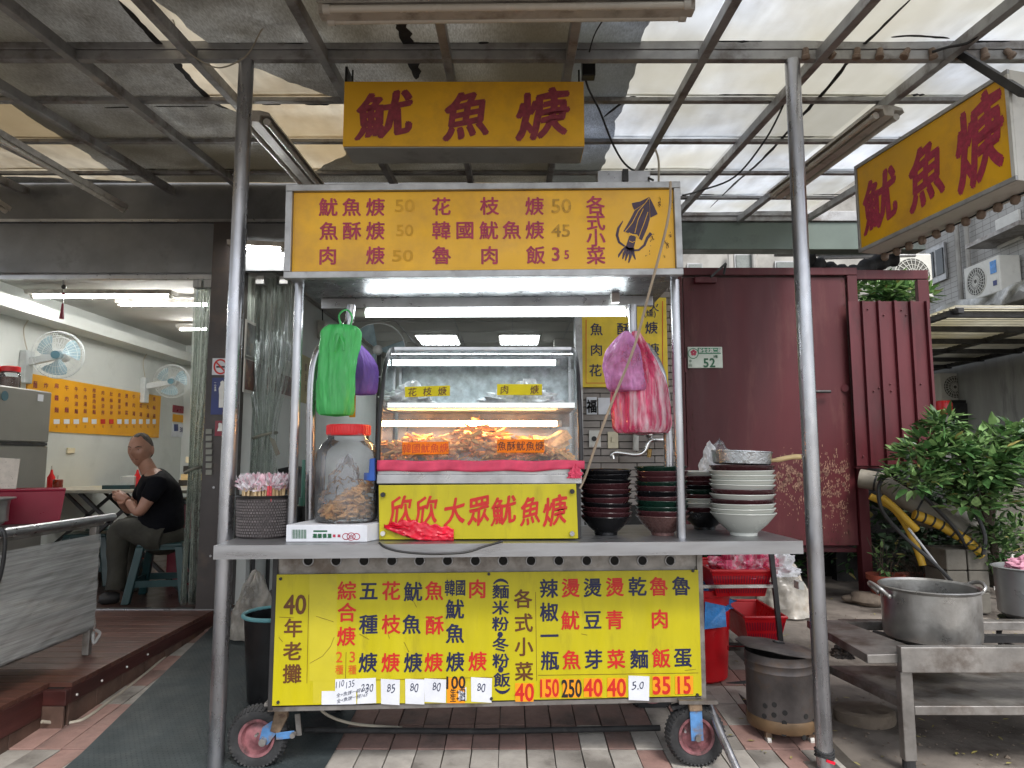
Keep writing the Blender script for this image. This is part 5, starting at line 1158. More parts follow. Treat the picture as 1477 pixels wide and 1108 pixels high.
# tray of white cups bagged behind
tb = thing('cup_stack', 'ribbed stack of white trays in a clear bag on the rear bowl stack', 'tray stack', P(1020, 670, 3.02))
for k in range(9):
    MB().box(P(1013, 0, 3.0).x, P(1029, 0, 3.0).x, 2.98, 3.06, Z(682 - k * 4, 3.0), Z(684.2 - k * 4, 3.0) + .0105).build('tray', white_plastic, tb, bev=.002)
crumple(P(1003, 0, 3.0).x, 3.0, Z(684, 3.0), .085, .10, .135, 21, bag_white, 'bag', tb, amp=.2, peak=.1)
crumple(P(1018, 0, 3.05).x, 3.07, Z(684, 3.0), .13, .08, .14, 25, MATS['clear_plastic'], 'film', tb, amp=.2, peak=.1)
# ---------------------------------------------------------------- hanging bags
def hang_bag(name, label, c_top, w, d, h, m, seed, pleats=9, neck=.35, flat=0.8, amp=.1, nu=150, nv=50, sharp=.5):
    t = thing(name, label, 'bag', c_top)
    cx, cy, cz = c_top
    def fn_(u, v):
        a_ = u * 2 * math.pi; k = min(1, v / neck) if neck else 1; prof_ = (.12 + .88 * (math.sin(k * math.pi / 2) ** sharp)) * (1 if v < .9 else math.sqrt(max(0, 1 - ((v - .9) / .1) ** 2)) * .35 + .65)
        if v >= .999: prof_ = .02
        pz = Vector((math.cos(a_), math.sin(a_), v * .55)); ridge = sum((1 - 2 * abs(noise.noise(pz * f_ + Vector((seed * 3.1, f_, 0))))) * w_ for f_, w_ in ((2.3, .07), (5, .045), (11, .022)))
        pl_ = 1 + ridge * (1.25 - .5 * v) + amp * (1 - v * .6) * math.sin(a_ * pleats + seed + 2 * v + 2 * noise.noise(Vector((math.cos(a_), math.sin(a_), v * 2 + seed)))) + .05 * noise.noise(Vector((math.cos(a_) * 7, math.sin(a_) * 7, v * 9 + seed))) + .10 * noise.noise(Vector((math.cos(a_) * 2, math.sin(a_) * 2, v * 3 + seed)))
        return (cx + w / 2 * prof_ * pl_ * math.cos(a_) + .01 * math.sin(v * 4 + seed), cy + d / 2 * prof_ * pl_ * math.sin(a_), cz - h * v)
    MB().grid(fn_, nu, nv, wrap=True).build('bag', m, t, smooth=True); return t
gt = P(490, 468, 2.80)
gb = hang_bag('green_bag', 'green plastic bag hanging from the left bent tube of the cart', gt, .145, .11, .385, bag_green, 2, pleats=8, neck=.10, amp=.09, sharp=.35)
MB().tube(smooth_path([P(494, 474, 2.79), P(489, 455, 2.80), P(500, 447, 2.83), P(508, 458, 2.84), P(503, 476, 2.80)]), .004, 8).build('handle_loop', bag_green, gb, smooth=True)
MB().tube(smooth_path([P(488, 482, 2.735), P(485, 495, 2.73), P(482, 508, 2.73)]), [.008, .010, .010, .009, .009, .008, .008, .007, .006, .006, .005, .004, .003], 8).build('tie_end', bag_green, gb, smooth=True)
MB().tube(smooth_path([P(490, 482, 2.735), P(494, 494, 2.73), P(495, 505, 2.73)]), .005, 8).build('tie_end', bag_green, gb, smooth=True)
hang_bag('purple_bag', 'purple plastic bag half hidden behind the green bag', P(521, 498, 3.0), .13, .08, .225, bag_purple, 5, pleats=3, neck=.5, amp=.05, sharp=.8)
tag(MB().box(P(519, 0, 3.05).x, P(527, 0, 3.05).x, 3.05, 3.055, Z(602, 3.05), Z(568, 3.05)).build('yellow_tag', menu_int), 'narrow yellow card hanging below the purple bag', 'card')
pk = hang_bag('pink_bag', 'pink and white striped bags hanging from the right bent tube', P(920, 478, 2.80), .225, .16, .43, bag_pink, 4, pleats=6, neck=.6, amp=.07, sharp=1.1)
hang_bag('lilac_bag', 'pale lilac plastic bag hanging in front of the striped pink bags', P(914, 478, 2.74), .155, .12, .25, bag_lilac, 9, pleats=4, neck=.6, amp=.06, sharp=.9).location.x += 0
bpy.context.view_layer.update()
lb = [o for o in bpy.data.objects if o.name.startswith('lilac_bag')][0]; lb.location.x -= .035
hang_bag('cream_bag', 'pale cream plastic bag behind the pink bags', P(938, 500, 2.88), .13, .08, .36, bag_white, 12, pleats=5, neck=.7, amp=.06, sharp=1.2)
cable([P(967, 262, 2.50), P(966, 300, 2.50), P(957, 345, 2.50), P(937, 420, 2.52), P(915, 500, 2.56), P(885, 575, 2.60), P(862, 635, 2.62), P(845, 685, 2.66), P(836, 705, 2.66)], 0.005, cord_m, 'beige cord slanting down from the canopy top to the name board', 'cord')
# faucet & fittings on the tiled wall
fc = thing('water_tap', 'chrome wall tap with swan neck behind the mixed bowl stack', 'tap', P(935, 640, 4.6))
def W4(u, v, y=4.6): return P(u, v, y)
MB().tube(smooth_path([W4(985, 637, 4.75), W4(958, 635), W4(938, 636), W4(930, 650), W4(918, 656), W4(886, 653), W4(884, 662)]), .016, 12).build('spout', chrome, fc, smooth=True)
MB().sphere(W4(936, 627), .03, 14, 10).build('valve', chrome, fc, smooth=True)
MB().tube(smooth_path([W4(928, 627, 4.58), W4(915, 625, 4.56), W4(902, 615, 4.55)]), .010, 10).build('lever', chrome, fc, smooth=True)
MB().cyl(W4(937, 648), W4(936, 660), .018, .014, 12).build('hose_cock', mat('brass', S(170, 140, 90), .3, .8), fc, smooth=True)
MB().cyl(W4(917, 627, 4.72), W4(917, 650, 4.72), .02, n=12).build('pipe_stub', white_plastic, fc, smooth=True)
for (u0, v0, u1, v1, m, nm, lab, cat) in ((849, 621, 866, 645, white_plastic, 'wall_socket', 'grey wall socket plate on the tiled wall, left of the light switch', 'socket'), (876, 623, 891, 647, switch_m, 'light_switch', 'cream light switch on the tiled wall beside the tap', 'switch'),
                                 (846, 573, 861, 598, paper, 'small_notice', 'small black and white notice on the tiled wall', 'notice'), (863, 574, 880, 598, paper, 'small_notice', 'blank cream card taped right of the black and white notice', 'notice')):
    t = thing(nm, lab, cat, P((u0 + u1) / 2, (v0 + v1) / 2, 4.75)); MB().box(X(u0, 600, 4.75), X(u1, 600, 4.75), 4.742, 4.752, Z(v1, 4.75), Z(v0, 4.75)).build('plate', m, t, bev=.002)
    if nm == 'light_switch': MB().box(X(881, 600, 4.75), X(886, 600, 4.75), 4.734, 4.741, Z(638, 4.75), Z(630, 4.75)).build('toggle', switch_m, t, bev=.001)
    if nm == 'wall_socket': MB().cyl(P(857, 633, 4.741), P(857, 633, 4.735), .018, n=14).build('plug', black_p, t)
    if 'black' in lab and nm == 'small_notice': 
        B = Board((0, 4.741, 0), (1, 0, 0), (0, 0, 1)); B.letters('lettering', [('福', 853.5, 586, 15, 20)], ink_black, t, off=.03)
# wall menu behind the bags
wm = thing('wall_menu', 'yellow menu board with navy characters on the tiled wall behind the pink bags', 'sign', P(900, 500, 4.73))
MB().box(X(838, 500, 4.73), X(962, 500, 4.73), 4.715, 4.735, Z(559, 4.73), Z(430, 4.73)).build('board', mat('menu_yellow', S(226, 196, 50), .5), wm, bev=.004)
WMB = Board((0, 4.715, 0), (1, 0, 0), (0, 0, 1), lift=.002)
def J(x, y): return 820 + x / 4.26, 420 + y / 4.26
WMB.letters('lettering', [(c_, *J(x, y), 19, 19) for c_, x, y in (('魚', 172, 235), ('酥', 337, 232), ('焿', 510, 225), ('肉', 172, 360), ('花', 165, 487), ('焿', 520, 358), ('枝', 340, 487), ('焿', 520, 487))] + [('(燥)', *J(500, 140), 11), ('火', *J(525, 95), 15)], ink_navy, wm, off=.015)
fr_ = MB()
for pts in ([J(108, 175), J(108, 565), J(565, 565)], [J(578, 60), J(578, 560)]): WMB.stroke(fr_, pts, 1.3)
fr_.build('border', ink_orange, wm)
# ================================================================ RED SHED AND RIGHT BACKGROUND
shed = thing('metal_shed', 'dark red metal shed door and ribbed side panel behind the right roof post', 'shed', (2.1, 5.6, 0.1))
dx0, dx1 = X(990, 600, 5.6), X(1229, 600, 5.6); zb, zt = Z(787, 5.6), Z(400, 5.6)
dp = MB().box(dx0, dx1, 5.60, 5.64, zb, zt).build('door_panel', maroon_door, shed, bev=.004)
MB().box(dx0 - .055, dx0 - .008, 5.585, 5.66, zb - .05, zt + .07).build('door_frame', maroon_door, shed, bev=.004)
MB().box(dx0 - .055, dx1 + .09, 5.57, 5.66, zt + .012, zt + .075).build('door_frame', maroon_door, shed, bev=.004)
MB().box(dx1 + .008, dx1 + .09, 5.575, 5.66, 0.09, zt + .0115).build('door_frame', maroon_door, shed, bev=.004)
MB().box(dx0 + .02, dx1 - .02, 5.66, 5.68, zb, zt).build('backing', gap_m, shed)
q = P(1015, 404, 5.59); MB().box(q.x - .08, q.x + .1, 5.56, 5.599, q.z - .03, q.z + .02).build('door_closer', maroon_tin, shed, bev=.004)
MB().bar(P(1025, 400, 5.5), P(1047, 380, 5.5), .018, .018).build('closer_arm', dark_steel, shed); MB().bar(P(1047, 380, 5.5), P(1044, 396, 5.52), .014, .014).build('closer_arm', dark_steel, shed)
MB().tube([P(1172, 565, 5.59), P(1174, 565, 5.54), P(1198, 565, 5.54)], .012, 8).build('handle', dark_steel, dp, smooth=True)
MB().cyl(P(1219, 560, 5.598), P(1219, 560, 5.58), .03, n=14).build('lock', maroon_tin, dp)
# rubbed patches on the door
pa = MB()
for (u, v, n, su, sv) in ((1150, 690, 2200, 30, 15), (1212, 705, 900, 14, 26), (1185, 668, 200, 20, 14), (1180, 730, 300, 30, 20)):
    for k in range(n):
        a = random.gauss(u, su); b = random.gauss(v, sv)
        if not (995 < a < 1226 and b < 784): continue
        if noise.noise(Vector((a * .09, b * .12, 2))) + .5 * noise.noise(Vector((a * .3, b * .3, 2))) < -.02: continue
        c_ = P(a, b, 5.5975); w = random.uniform(.001, .0035); h = random.uniform(.003, .013)
        pa.add([c_ + Vector((-w, 0, -h * .4)), c_ + Vector((w * .6, 0, -h)), c_ + Vector((w, 0, h * .5)), c_ + Vector((-w * .3, 0, h))], [(0, 1, 2, 3)])
tag(pa.build('rubbed_paint', rust_patch, dp), kind='stuff')
pa = MB()
for k in range(420):
    s_ = random.random()
    if s_ < .5: a = random.uniform(992, 1226); b = 783 - abs(random.gauss(0, 9))
    elif s_ < .75: a = 1226 - abs(random.gauss(0, 5)); b = random.uniform(405, 784)
    else: a = 993 + abs(random.gauss(0, 4)); b = random.uniform(405, 784)
    c_ = P(a, b, 5.5972); w = random.uniform(.001, .004); h = random.uniform(.003, .016); pa.add([c_ + Vector((-w, 0, -h)), c_ + Vector((w, 0, -h * .6)), c_ + Vector((w * .7, 0, h * .5)), c_ + Vector((-w * .5, 0, h))], [(0, 1, 2, 3)])
tag(pa.build('rust_fleck', mat('door_rust', S(70, 44, 34), .9, 0, .4, 20), dp), kind='stuff')
# ribbed panel
rx0, rx1 = X(1234, 600, 5.5), X(1352, 600, 5.5); yb = 5.52
pr_ = []; nr_ = 5; wd_ = (rx1 - rx0) / nr_
for k in range(nr_):
    x = rx0 + k * wd_; pr_ += [(x, yb), (x + wd_ * .72, yb), (x + wd_ * .76, yb - .03), (x + wd_ * .90, yb - .03), (x + wd_ * .94, yb)]
pr_.append((rx1, yb)); m2 = MB(); nn_ = len(pr_)
def topz(x): return Z(434, 5.5) - .0 * x
m2.add([(x, y, Z(672, 5.5)) for x, y in pr_] + [(x, y, topz(x)) for x, y in pr_], [(i, i + 1, nn_ + i + 1, nn_ + i) for i in range(nn_ - 1)])
m2.build('ribbed_sheet', maroon_tin, shed, solid=.003)
m2 = MB(); ys_ = [(yb + .003 + k * .12) for k in range(6)]
m2.box(rx1 + .002, rx1 + .006, yb, yb + .7, Z(672, 5.5), Z(434, 5.5)); m2.build('side_sheet', maroon_tin, shed)
MB().box(rx0, rx1, yb + .01, yb + .7, Z(672, 5.5) - .02, Z(672, 5.5) - .001).build('floor_frame', maroon_tin, shed)
MB().box(X(1236, 395, 5.6), X(1340, 395, 5.6), 5.61, 5.66, Z(402, 5.6), Z(389, 5.6)).build('top_rail', maroon_door, shed, bev=.003)
MB().box(X(1324, 395, 5.6), X(1340, 395, 5.6), 5.612, 5.658, Z(445, 5.6), Z(403, 5.6)).build('top_post', maroon_door, shed, bev=.003)
for k in range(14):
    p = P(random.uniform(1245, 1340), random.choice((450, 560, 655)) + random.uniform(-6, 6), 5.512); MB().sphere(p, .007, 6, 4).build('rivet', maroon_tin, shed)
for zq in (1.0, 1.9): MB().cyl((dx0 - .004, 5.592, zq), (dx0 - .004, 5.592, zq + .12), .012, n=10).build('hinge', maroon_tin, shed)
# number plate
npl = thing('number_plate', 'green and white street number plate reading 52 on the red door', 'sign', P(1017, 516, 5.59))
MB().box(X(992, 516, 5.59), X(1042, 516, 5.59), 5.586, 5.5985, Z(531, 5.59), Z(500.5, 5.59)).build('plate', plate_white, npl, bev=.004)
PB = Board((0, 5.5855, 0), (1, 0, 0), (0, 0, 1), lift=.0015)
def K(x, y): return 960 + x / 3.463, 380 + y / 3.463
mb = MB(); PB.rect(mb, *K(160, 422), *K(276, 452)); PB.poly(mb, [K(138 + 27 * math.cos(a), 450 - 27 * math.sin(a)) for a in [i * math.pi / 10 for i in range(20)]][::1], lift=.0025)
mb.build('band', plate_green, npl)
mb = MB(); PB.poly(mb, [K(138 + 23 * math.cos(a), 450 - 23 * math.sin(a)) for a in [i * math.pi / 10 for i in range(20)]], lift=.0033); mb.build('disc', plate_white, npl)
mb = MB()
for k in range(5):
    a0 = math.pi / 2 + k * 2 * math.pi / 5; cxp, cyp = 140 + 9 * math.cos(a0), 446 - 9 * math.sin(a0)
    PB.poly(mb, [K(cxp + 7.5 * math.cos(a), cyp - 7.5 * math.sin(a)) for a in [i * math.pi / 5 for i in range(10)]], lift=.004 + k * .0003)
mb.build('plum_emblem', ink_crimson, npl)
PB.letters('lettering', [(c_, *K(174 + i * 19, 436), 5.4, 7) for i, c_ in enumerate('新生北路二段')], ink_white, npl, off=.02, lift=.0028)
PB.letters('lettering', [('5', *K(202, 497), 17, 18), ('2', *K(234, 496), 17, 18), ('5巷', *K(250, 465), 4.2, 5), ('中', *K(124, 488), 4, 4.5), ('山', *K(125, 508), 4.5, 4.5)], ink_green, npl, off=.03)
# near-black sheet in place of shade behind the shed, then its frame and leg
MB().box(0.99, 3.9, 6.6, 6.7, 0.0, 1.3).build('shade_sheet', gap_m, shed)
MB().box(1.42, 2.8, 5.66, 6.58, zb - .06, zb - .03).build('floor_frame', maroon_tin, shed)
MB().box(1.43, 1.5, 5.62, 5.68, .09, zb - .07).build('leg', maroon_tin, shed)
# ---------------------------------------------------------------- house behind, above the shed
hb = thing('rear_house', 'pale rear house wall with small windows seen above the red shed', 'house', (3, 8, 0))
MB().box(0.5, 4.9, 8.0, 8.2, 0, 6.0).build('wall', bld_plain, hb)
for (u0, u1, v0, v1) in ((990, 1012, 381, 398), (1058, 1084, 368, 392), (1116, 1146, 378, 398)):
    w = MB().box(X(u0, 380, 8), X(u1, 380, 8), 7.96, 7.99, Z(v1, 8), Z(v0, 8)).build('window', alu, hb)
    MB().box(X(u0 + 2, 380, 8), X(u1 - 2, 380, 8), 7.945, 7.958, Z(v1 - 2, 8), Z(v0 + 2, 8)).build('pane', mat('pale_pane', S(120, 124, 120), .3) if 'pale_pane' not in MATS else MATS['pale_pane'], w)
for u in (1053, 1088): MB().cyl(P(u, 360, 7.9), (X(u, 360, 7.9), 7.9, 0.0), .035, n=8).build('drain', bld_plain, hb)
MB().box(2.6, 3.55, 6.0, 6.6, 3.18, 3.3).build('eave', dark_steel, hb)
# dark tangle of cloth and pipes under the eave
tg_ = thing('bundled_tarp', 'black bundled sheet lying on top of the red shed frame', 'sheet', P(1200, 395, 5.7))
tb2 = [P(u, v, 5.75) for u, v in ((1160, 372), (1180, 384), (1205, 392), (1232, 394), (1262, 380), (1290, 372))]
MB().tube(smooth_path(tb2), [.05 + .03 * abs(math.sin(i * .8)) for i in range(31)], 10).build('roll', black_rubber, tg_, smooth=True)
for k, (u0, v0, u1, v1) in enumerate(((1165, 352, 1300, 360), (1180, 372, 1320, 368), (1240, 345, 1252, 395), (1275, 330, 1282, 385), (1262, 340, 1270, 384), (1150, 368, 1290, 340))):
    tag(MB().cyl(P(u0, v0, 6.2 + k * .05), P(u1, v1, 6.2 + k * .05), .02 if k < 2 else .008, n=8).build('old_pipe', alu if k < 2 else cable_black), ('upper grey pipe', 'lower grey pipe', 'black cable left of the small air conditioner', 'black cable nearest the right sign', 'middle black hanging cable', 'slanting black wire')[k] + ' behind the red shed top', 'pipe' if k < 2 else 'cable')
# ---------------------------------------------------------------- right hand building
rb = thing('side_building', 'grey tiled apartment building with window receding at the right edge', 'building', (6.1, 9, 0))
XW = 6.0
def WP(u, v, x=XW):
    r = ray(u, v); return CAM + r * (x / r.x)
MB().box(XW, XW + 3, 5.0, 16, 3.1, 9.0).build('wall', bld_grey, rb)
MB().box(XW - .01, XW + 3, 5.0, 16, WP(1400, 330).z + .35, 9.2).build('wall', bld_plain, rb)
MB().box(XW - .16, XW - .011, 5.0, 13.0, 3.0, 3.14).build('ledge', bld_plain, rb, bev=.01)
MB().box(XW + .2, XW + 3, 5.0, 16, 0, 2.94).build('wall', bld_dark, rb)
def wwin(u0, v0, u1, v1, name, m, par, d=.03, x=XW - .012):
    a = WP(u0, v0); b = WP(u1, v1); return MB().box(x - d, x, b.y, a.y, b.z, a.z).build(name, m, par)
fwn = wwin(1339, 362, 1369, 402, 'window', alu, rb)
a_ = WP(1341, 366); b_ = WP(1367, 399); ym = (a_.y + b_.y) / 2
for y0, y1 in ((b_.y, ym - .03), (ym + .03, a_.y)): MB().box(XW - .055, XW - .043, y0, y1, b_.z + .05, a_.z - .02).build('pane', window_dark, fwn)
fwn2 = wwin(1440, 318, 1477, 345, 'window', white_plastic, rb)
MB().box(XW - .35, XW - .02, WP(1477, 350).y - .4, WP(1432, 350).y, WP(1450, 352).z, WP(1450, 352).z + .05).build('sill_rack', old_steel, rb)
for k in range(2): MB().cyl((XW - .06, WP((1384, 1398)[k], 300).y, 3.2), (XW - .06, WP((1384, 1398)[k], 300).y, 6), .03, n=8).build('drain', bld_plain, rb)
def aircon(name, label, c, sx, sy, sz, face):
    t = thing(name, label, 'air conditioner', c); c = Vector(c)
    MB().box(c.x - sx / 2, c.x + sx / 2, c.y - sy / 2, c.y + sy / 2, c.z - sz / 2, c.z + sz / 2).build('case', ac_white, t, bev=.015)
    if face == 'x':
        fc_ = Vector((c.x - sx / 2 - .004, c.y + sy * .14, c.z)); rot = Matrix.Rotation(-math.pi / 2, 3, 'Y')
    else:
        fc_ = Vector((c.x - sx * .14, c.y - sy / 2 - .004, c.z)); rot = Matrix.Rotation(math.pi / 2, 3, 'X')
    r = sz * .40
    MB().lathe(fc_, [(r, -.002), (r, .004), (r * .96, .004), (r * .96, -.002)], 28, M=rot).build('fan_ring', ac_white, t, smooth=True)
    MB().lathe(fc_, [(r * .95, 0), (0, .001)], 28, M=rot).build('fan_opening', mat('fan_dark', S(92, 90, 84), .6) if 'fan_dark' not in MATS else MATS['fan_dark'], t)
    g_ = MB()
    for k in range(22):
        a_ = k * math.pi / 11; p0 = fc_ + rot @ Vector((math.cos(a_) * r * .15, math.sin(a_) * r * .15, .008)); p1 = fc_ + rot @ Vector((math.cos(a_ + .5) * r * .95, math.sin(a_ + .5) * r * .95, .008)); g_.bar(p0, p1, .006, .004, up=(rot @ Vector((0, 0, 1))))
    for rr2 in (.35, .6, .85): g_.tube([fc_ + rot @ Vector((math.cos(a_) * r * rr2, math.sin(a_) * r * rr2, .008)) for a_ in [i * math.pi / 12 for i in range(24)]], .003, 5, closed=True)
    g_.build('grille', ac_white, t); return t, c
a_ = WP(1454, 402)
t, c = aircon('air_conditioner', 'large white air conditioner with a blue label on the tiled wall at the right edge', (XW - .16, a_.y + .05, a_.z), .26, .62, .44, 'x')
MB().box(c.x - .136, c.x - .1305, c.y - .27, c.y - .17, c.z + .02, c.z + .17).build('blue_label', bag_blue, t); 
LB_ = Board((c.x - .166, c.y - .27, c.z - .1), (0, -1, 0), (0, 0, 1), lift=.002); mb = MB(); mb.box(c.x - .135, c.x - .1305, c.y - .26, c.y - .2, c.z - .13, c.z - .07); mb.build('label', cobalt, t)
aircon('air_conditioner', 'small white air conditioner peeping over the red shed top rail', P(1312, 402, 7.2), .34, .26, .48, 'y')
t, c = aircon('air_conditioner', 'white air conditioner low under the awning beside the red sign', P(1375, 560, 9.6), .55, .3, .40, 'y')
MB().bar(c + Vector((-.35, -.12, -.215)), c + Vector((.7, -.12, -.215)), .04, .02).build('bracket', dark_steel, t); MB().bar(c + Vector((.15, -.12, -.6)), c + Vector((.65, -.12, -.1)), .03, .03).build('bracket', dark_steel, t)
# draped sheet on ledge
ds_ = thing('draped_sheet', 'torn pale plastic sheet draped from the ledge of the tiled building', 'sheet', WP(1430, 440))
def dsf(u, v):
    uu = 1350 + 140 * u; top = 446 - 42 * u - 4 * math.sin(u * 9); low = top + (12 + 58 * math.exp(-((u - .2) / .15) ** 2) + 10 * abs(math.sin(u * 11)))
    p = WP(uu, top + (low - top) * v, XW - .32 - .05 * math.sin(u * 30) * v - .03 * math.sin(u * 17 + v * 4)); return p
MB().grid(dsf, 60, 12).build('sheet', sheet_drape, ds_, smooth=True)
# neighbour awning
aw = thing('awning', 'low stall awning of pale sheets on black beams at right', 'awning', (5, 8, 2.6))
def AWP(u, v): return G(u, v, 2.62)
def awz(y): return 2.52 - .008 * (y - 6)
x0, x1 = 3.9, 6.1
for k in range(12):
    y0 = 5.9 + k * .42; MB().hexa([(x0, y0, awz(y0)), (x1, y0, awz(y0)), (x1, y0 + .405, awz(y0 + .4)), (x0, y0 + .405, awz(y0 + .4))], [(x0, y0, awz(y0) + .01), (x1, y0, awz(y0) + .01), (x1, y0 + .405, awz(y0 + .4) + .01), (x0, y0 + .405, awz(y0 + .4) + .01)]).build('awning_sheet', awn_sheet, aw)
for k in range(8):
    y0 = 6.0 + k * .66; MB().bar((x0, y0, awz(y0) - .05), (x1, y0 + .12, awz(y0) - .04), .05, .05).build('beam', dark_steel, aw)
for x in (3.95, 5.2, 6.05): MB().bar((x, 5.9, awz(5.9) - .03), (x, 10.9, awz(10.9) - .03), .05, .05).build('beam', dark_steel, aw)
tagr = MB()
for k in range(60): 
    y = 5.9 + k * .085; tagr.box(x0, x1, y, y + .006, awz(y) - .012, awz(y) - .001)
tag(tagr.build('slat', bld_plain, aw), kind='stuff')
# yard walls behind the bush
yw = thing('yard_wall', 'sooty grey wall closing the yard behind the leafy bush', 'wall', (5.5, 10.5, 0)); MB().box(3.9, 8.5, 10.6, 10.8, 0, 2.9).build('wall', bld_dark, yw)
MB().box(X(1445, 560, 10.4), X(1500, 560, 10.4), 10.35, 10.55, 0, 2.7).build('pilaster', bld_plain, yw)
dbx = thing('dark_cabinet', 'tall black cabinet standing under the low white air conditioner', 'cabinet', P(1392, 620, 9.3)); MB().box(X(1372, 600, 9.3), X(1408, 600, 9.3), 9.3, 9.8, 0, Z(577, 9.3)).build('body', black_p, dbx, bev=.01); MB().box(X(1376, 600, 9.29), X(1404, 600, 9.29), 9.28, 9.297, .1, Z(582, 9.29)).build('door', dark_steel, dbx, bev=.004)
rsg = thing('red_sign', 'small dark red sign with two white characters on the yard wall', 'sign', P(1452, 605, 9.2))
MB().box(X(1437, 600, 9.2), X(1467, 600, 9.2), 9.2, 9.23, Z(625, 9.2), Z(583, 9.2)).build('board', red_sign, rsg, bev=.005)
Q = Board((0, 9.2, 0), (1, 0, 0), (0, 0, 1), lift=.002); Q.letters('lettering', [('高', 1452, 597, 9, 11), ('空', 1453, 611, 9, 11)], ink_white, rsg, off=.02)
mb = MB(); Q.stroke(mb, [(1437.5, 583.5), (1466, 583.5), (1466.5, 624), (1437.5, 624), (1437.5, 583.5)], .8); mb.build('border', ink_white, rsg)
rl = thing('red_lantern', 'red plastic drum standing behind the bush beside the ribbed panel', 'drum', P(1362, 585, 7.5)); MB().lathe(P(1362, 598, 7.5), [(.08, 0), (.085, .12), (.07, .15), (0, .155)], 20).build('drum', red_p, rl, smooth=True)
MB().cyl(P(1362, 598, 7.5), (P(1362, 598, 7.5).x, 7.5, .1), .04, n=10).build('stem', bld_plain, rl)
gw = thing('low_wall', 'plain grey low wall behind the bush at the right edge', 'wall', (5.2, 6.2, .1)); MB().box(X(1428, 740, 6.0), 7.0, 6.0, 6.12, .1, Z(700, 6.0)).build('wall', block_m, gw)
rw = thing('railing', 'white picket railing low behind the steaming stove table', 'railing', (4.2, 6.0, .1))
for k in range(14): MB().box(3.85 + k * .09, 3.875 + k * .09, 5.5, 5.52, .1, .44).build('picket', white_plastic, rw)
MB().box(3.8, 5.1, 5.521, 5.53, .38, .41).build('rail', white_plastic, rw); MB().box(3.8, 5.1, 5.521, 5.53, .16, .19).build('rail', white_plastic, rw)
# ---------------------------------------------------------------- conduits, blocks and pots of the yard
def conduit(label, pts, r, m, rings=0):
    t = thing('conduit', label, 'pipe', P(*pts[0])); q = smooth_path([P(*p) for p in pts], 7)
    MB().tube(q, r, 16).build('pipe', m, t, smooth=True)
    for k in range(rings):
        i = int((k + .5) / rings * (len(q) - 1)); d = (q[min(i + 1, len(q) - 1)] - q[i - 1]).normalized()
        MB().cyl(q[i] - d * .007, q[i] + d * .007, r + .003, n=14).build('tape_ring', cable_black, t)
    return t
conduit('thick grey drain pipe slanting down from under the ribbed shed panel', [(1240, 690, 5.5), (1275, 698, 5.4), (1310, 722, 5.3), (1350, 742, 5.2), (1385, 765, 5.15), (1410, 782, 5.1)], .075, conduit_grey, 3)
conduit('second grey pipe lying above the thick one beside the bush', [(1320, 745, 5.45), (1350, 752, 5.4), (1380, 742, 5.4), (1408, 770, 5.35), (1416, 800, 5.3)], .06, conduit_grey)
conduit('yellow conduit with black bands curving down to the stone blocks', [(1318, 742, 5.1), (1345, 752, 5.08), (1375, 768, 5.05), (1400, 785, 5.0), (1414, 802, 5.0)], .036, conduit_yellow, 9)
conduit('upper yellow conduit crossing the dark gap right of the shed leg', [(1272, 717, 5.2), (1290, 732, 5.15), (1308, 750, 5.1), (1322, 764, 5.1)], .026, conduit_yellow)
conduit('short lower yellow conduit ending beside the clay pots', [(1255, 716, 5.3), (1290, 735, 5.25), (1316, 775, 5.2), (1331, 816, 5.15)], .026, conduit_yellow)
for k, (pts, lab) in enumerate((([(1283, 682, 5.0), (1268, 700, 5.0), (1272, 735, 5.0), (1300, 770, 5.0), (1350, 815, 4.9), (1372, 838, 4.8)], 'black hose looping out from under the ribbed shed panel'),
        ([(1290, 690, 5.1), (1330, 715, 5.0), (1375, 760, 5.0), (1395, 790, 5.0)], 'black hose lying over the thick grey drain pipe'),
        ([(1370, 700, 5.0), (1400, 730, 4.95), (1420, 770, 4.9), (1418, 800, 4.9)], 'black hose bowing round the right end of the conduits'),
        ([(1310, 762, 5.0), (1340, 800, 4.95), (1368, 838, 4.9)], 'thin grey tube falling behind the boiling pot'))):
    cable([P(*p) for p in pts], .014 if k < 3 else .010, cable_black if k < 3 else alu, lab, 'hose')
bl = thing('block_pillar', 'pillar of grey stone blocks at the foot of the bush', 'pillar', (P(1390, 840, 5.0).x, 5.0, .1))
for j in range(3):
    for i in range(2):
        xx = X(1362 + i * 31, 800, 5.0); MB().box(xx, xx + .145, 4.98, 5.25, .1 + j * .15, .245 + j * .15).build('block', block_m, bl, bev=.008)
def pot_(u, v, Y, r, h, label, name='flower_pot'):
    b = P(u, v, Y); b.z = gz(Y); t = thing(name, label, 'plant pot', b)
    MB().lathe(b, [(r * .7, 0), (r * .95, h * .82), (r * 1.06, h * .83), (r * 1.08, h), (r * .98, h), (r * .9, h * .85), (0, h * .84)], 26).build('pot', terra, t, smooth=True); return t, b
pp1, b1_ = pot_(1278, 850, 5.3, .125, .22, 'round terracotta pot just right of the shed leg, sparse twigs inside')
pp2, b2_ = pot_(1325, 850, 5.5, .15, .18, 'wide low terracotta pot left of the stone block pillar')
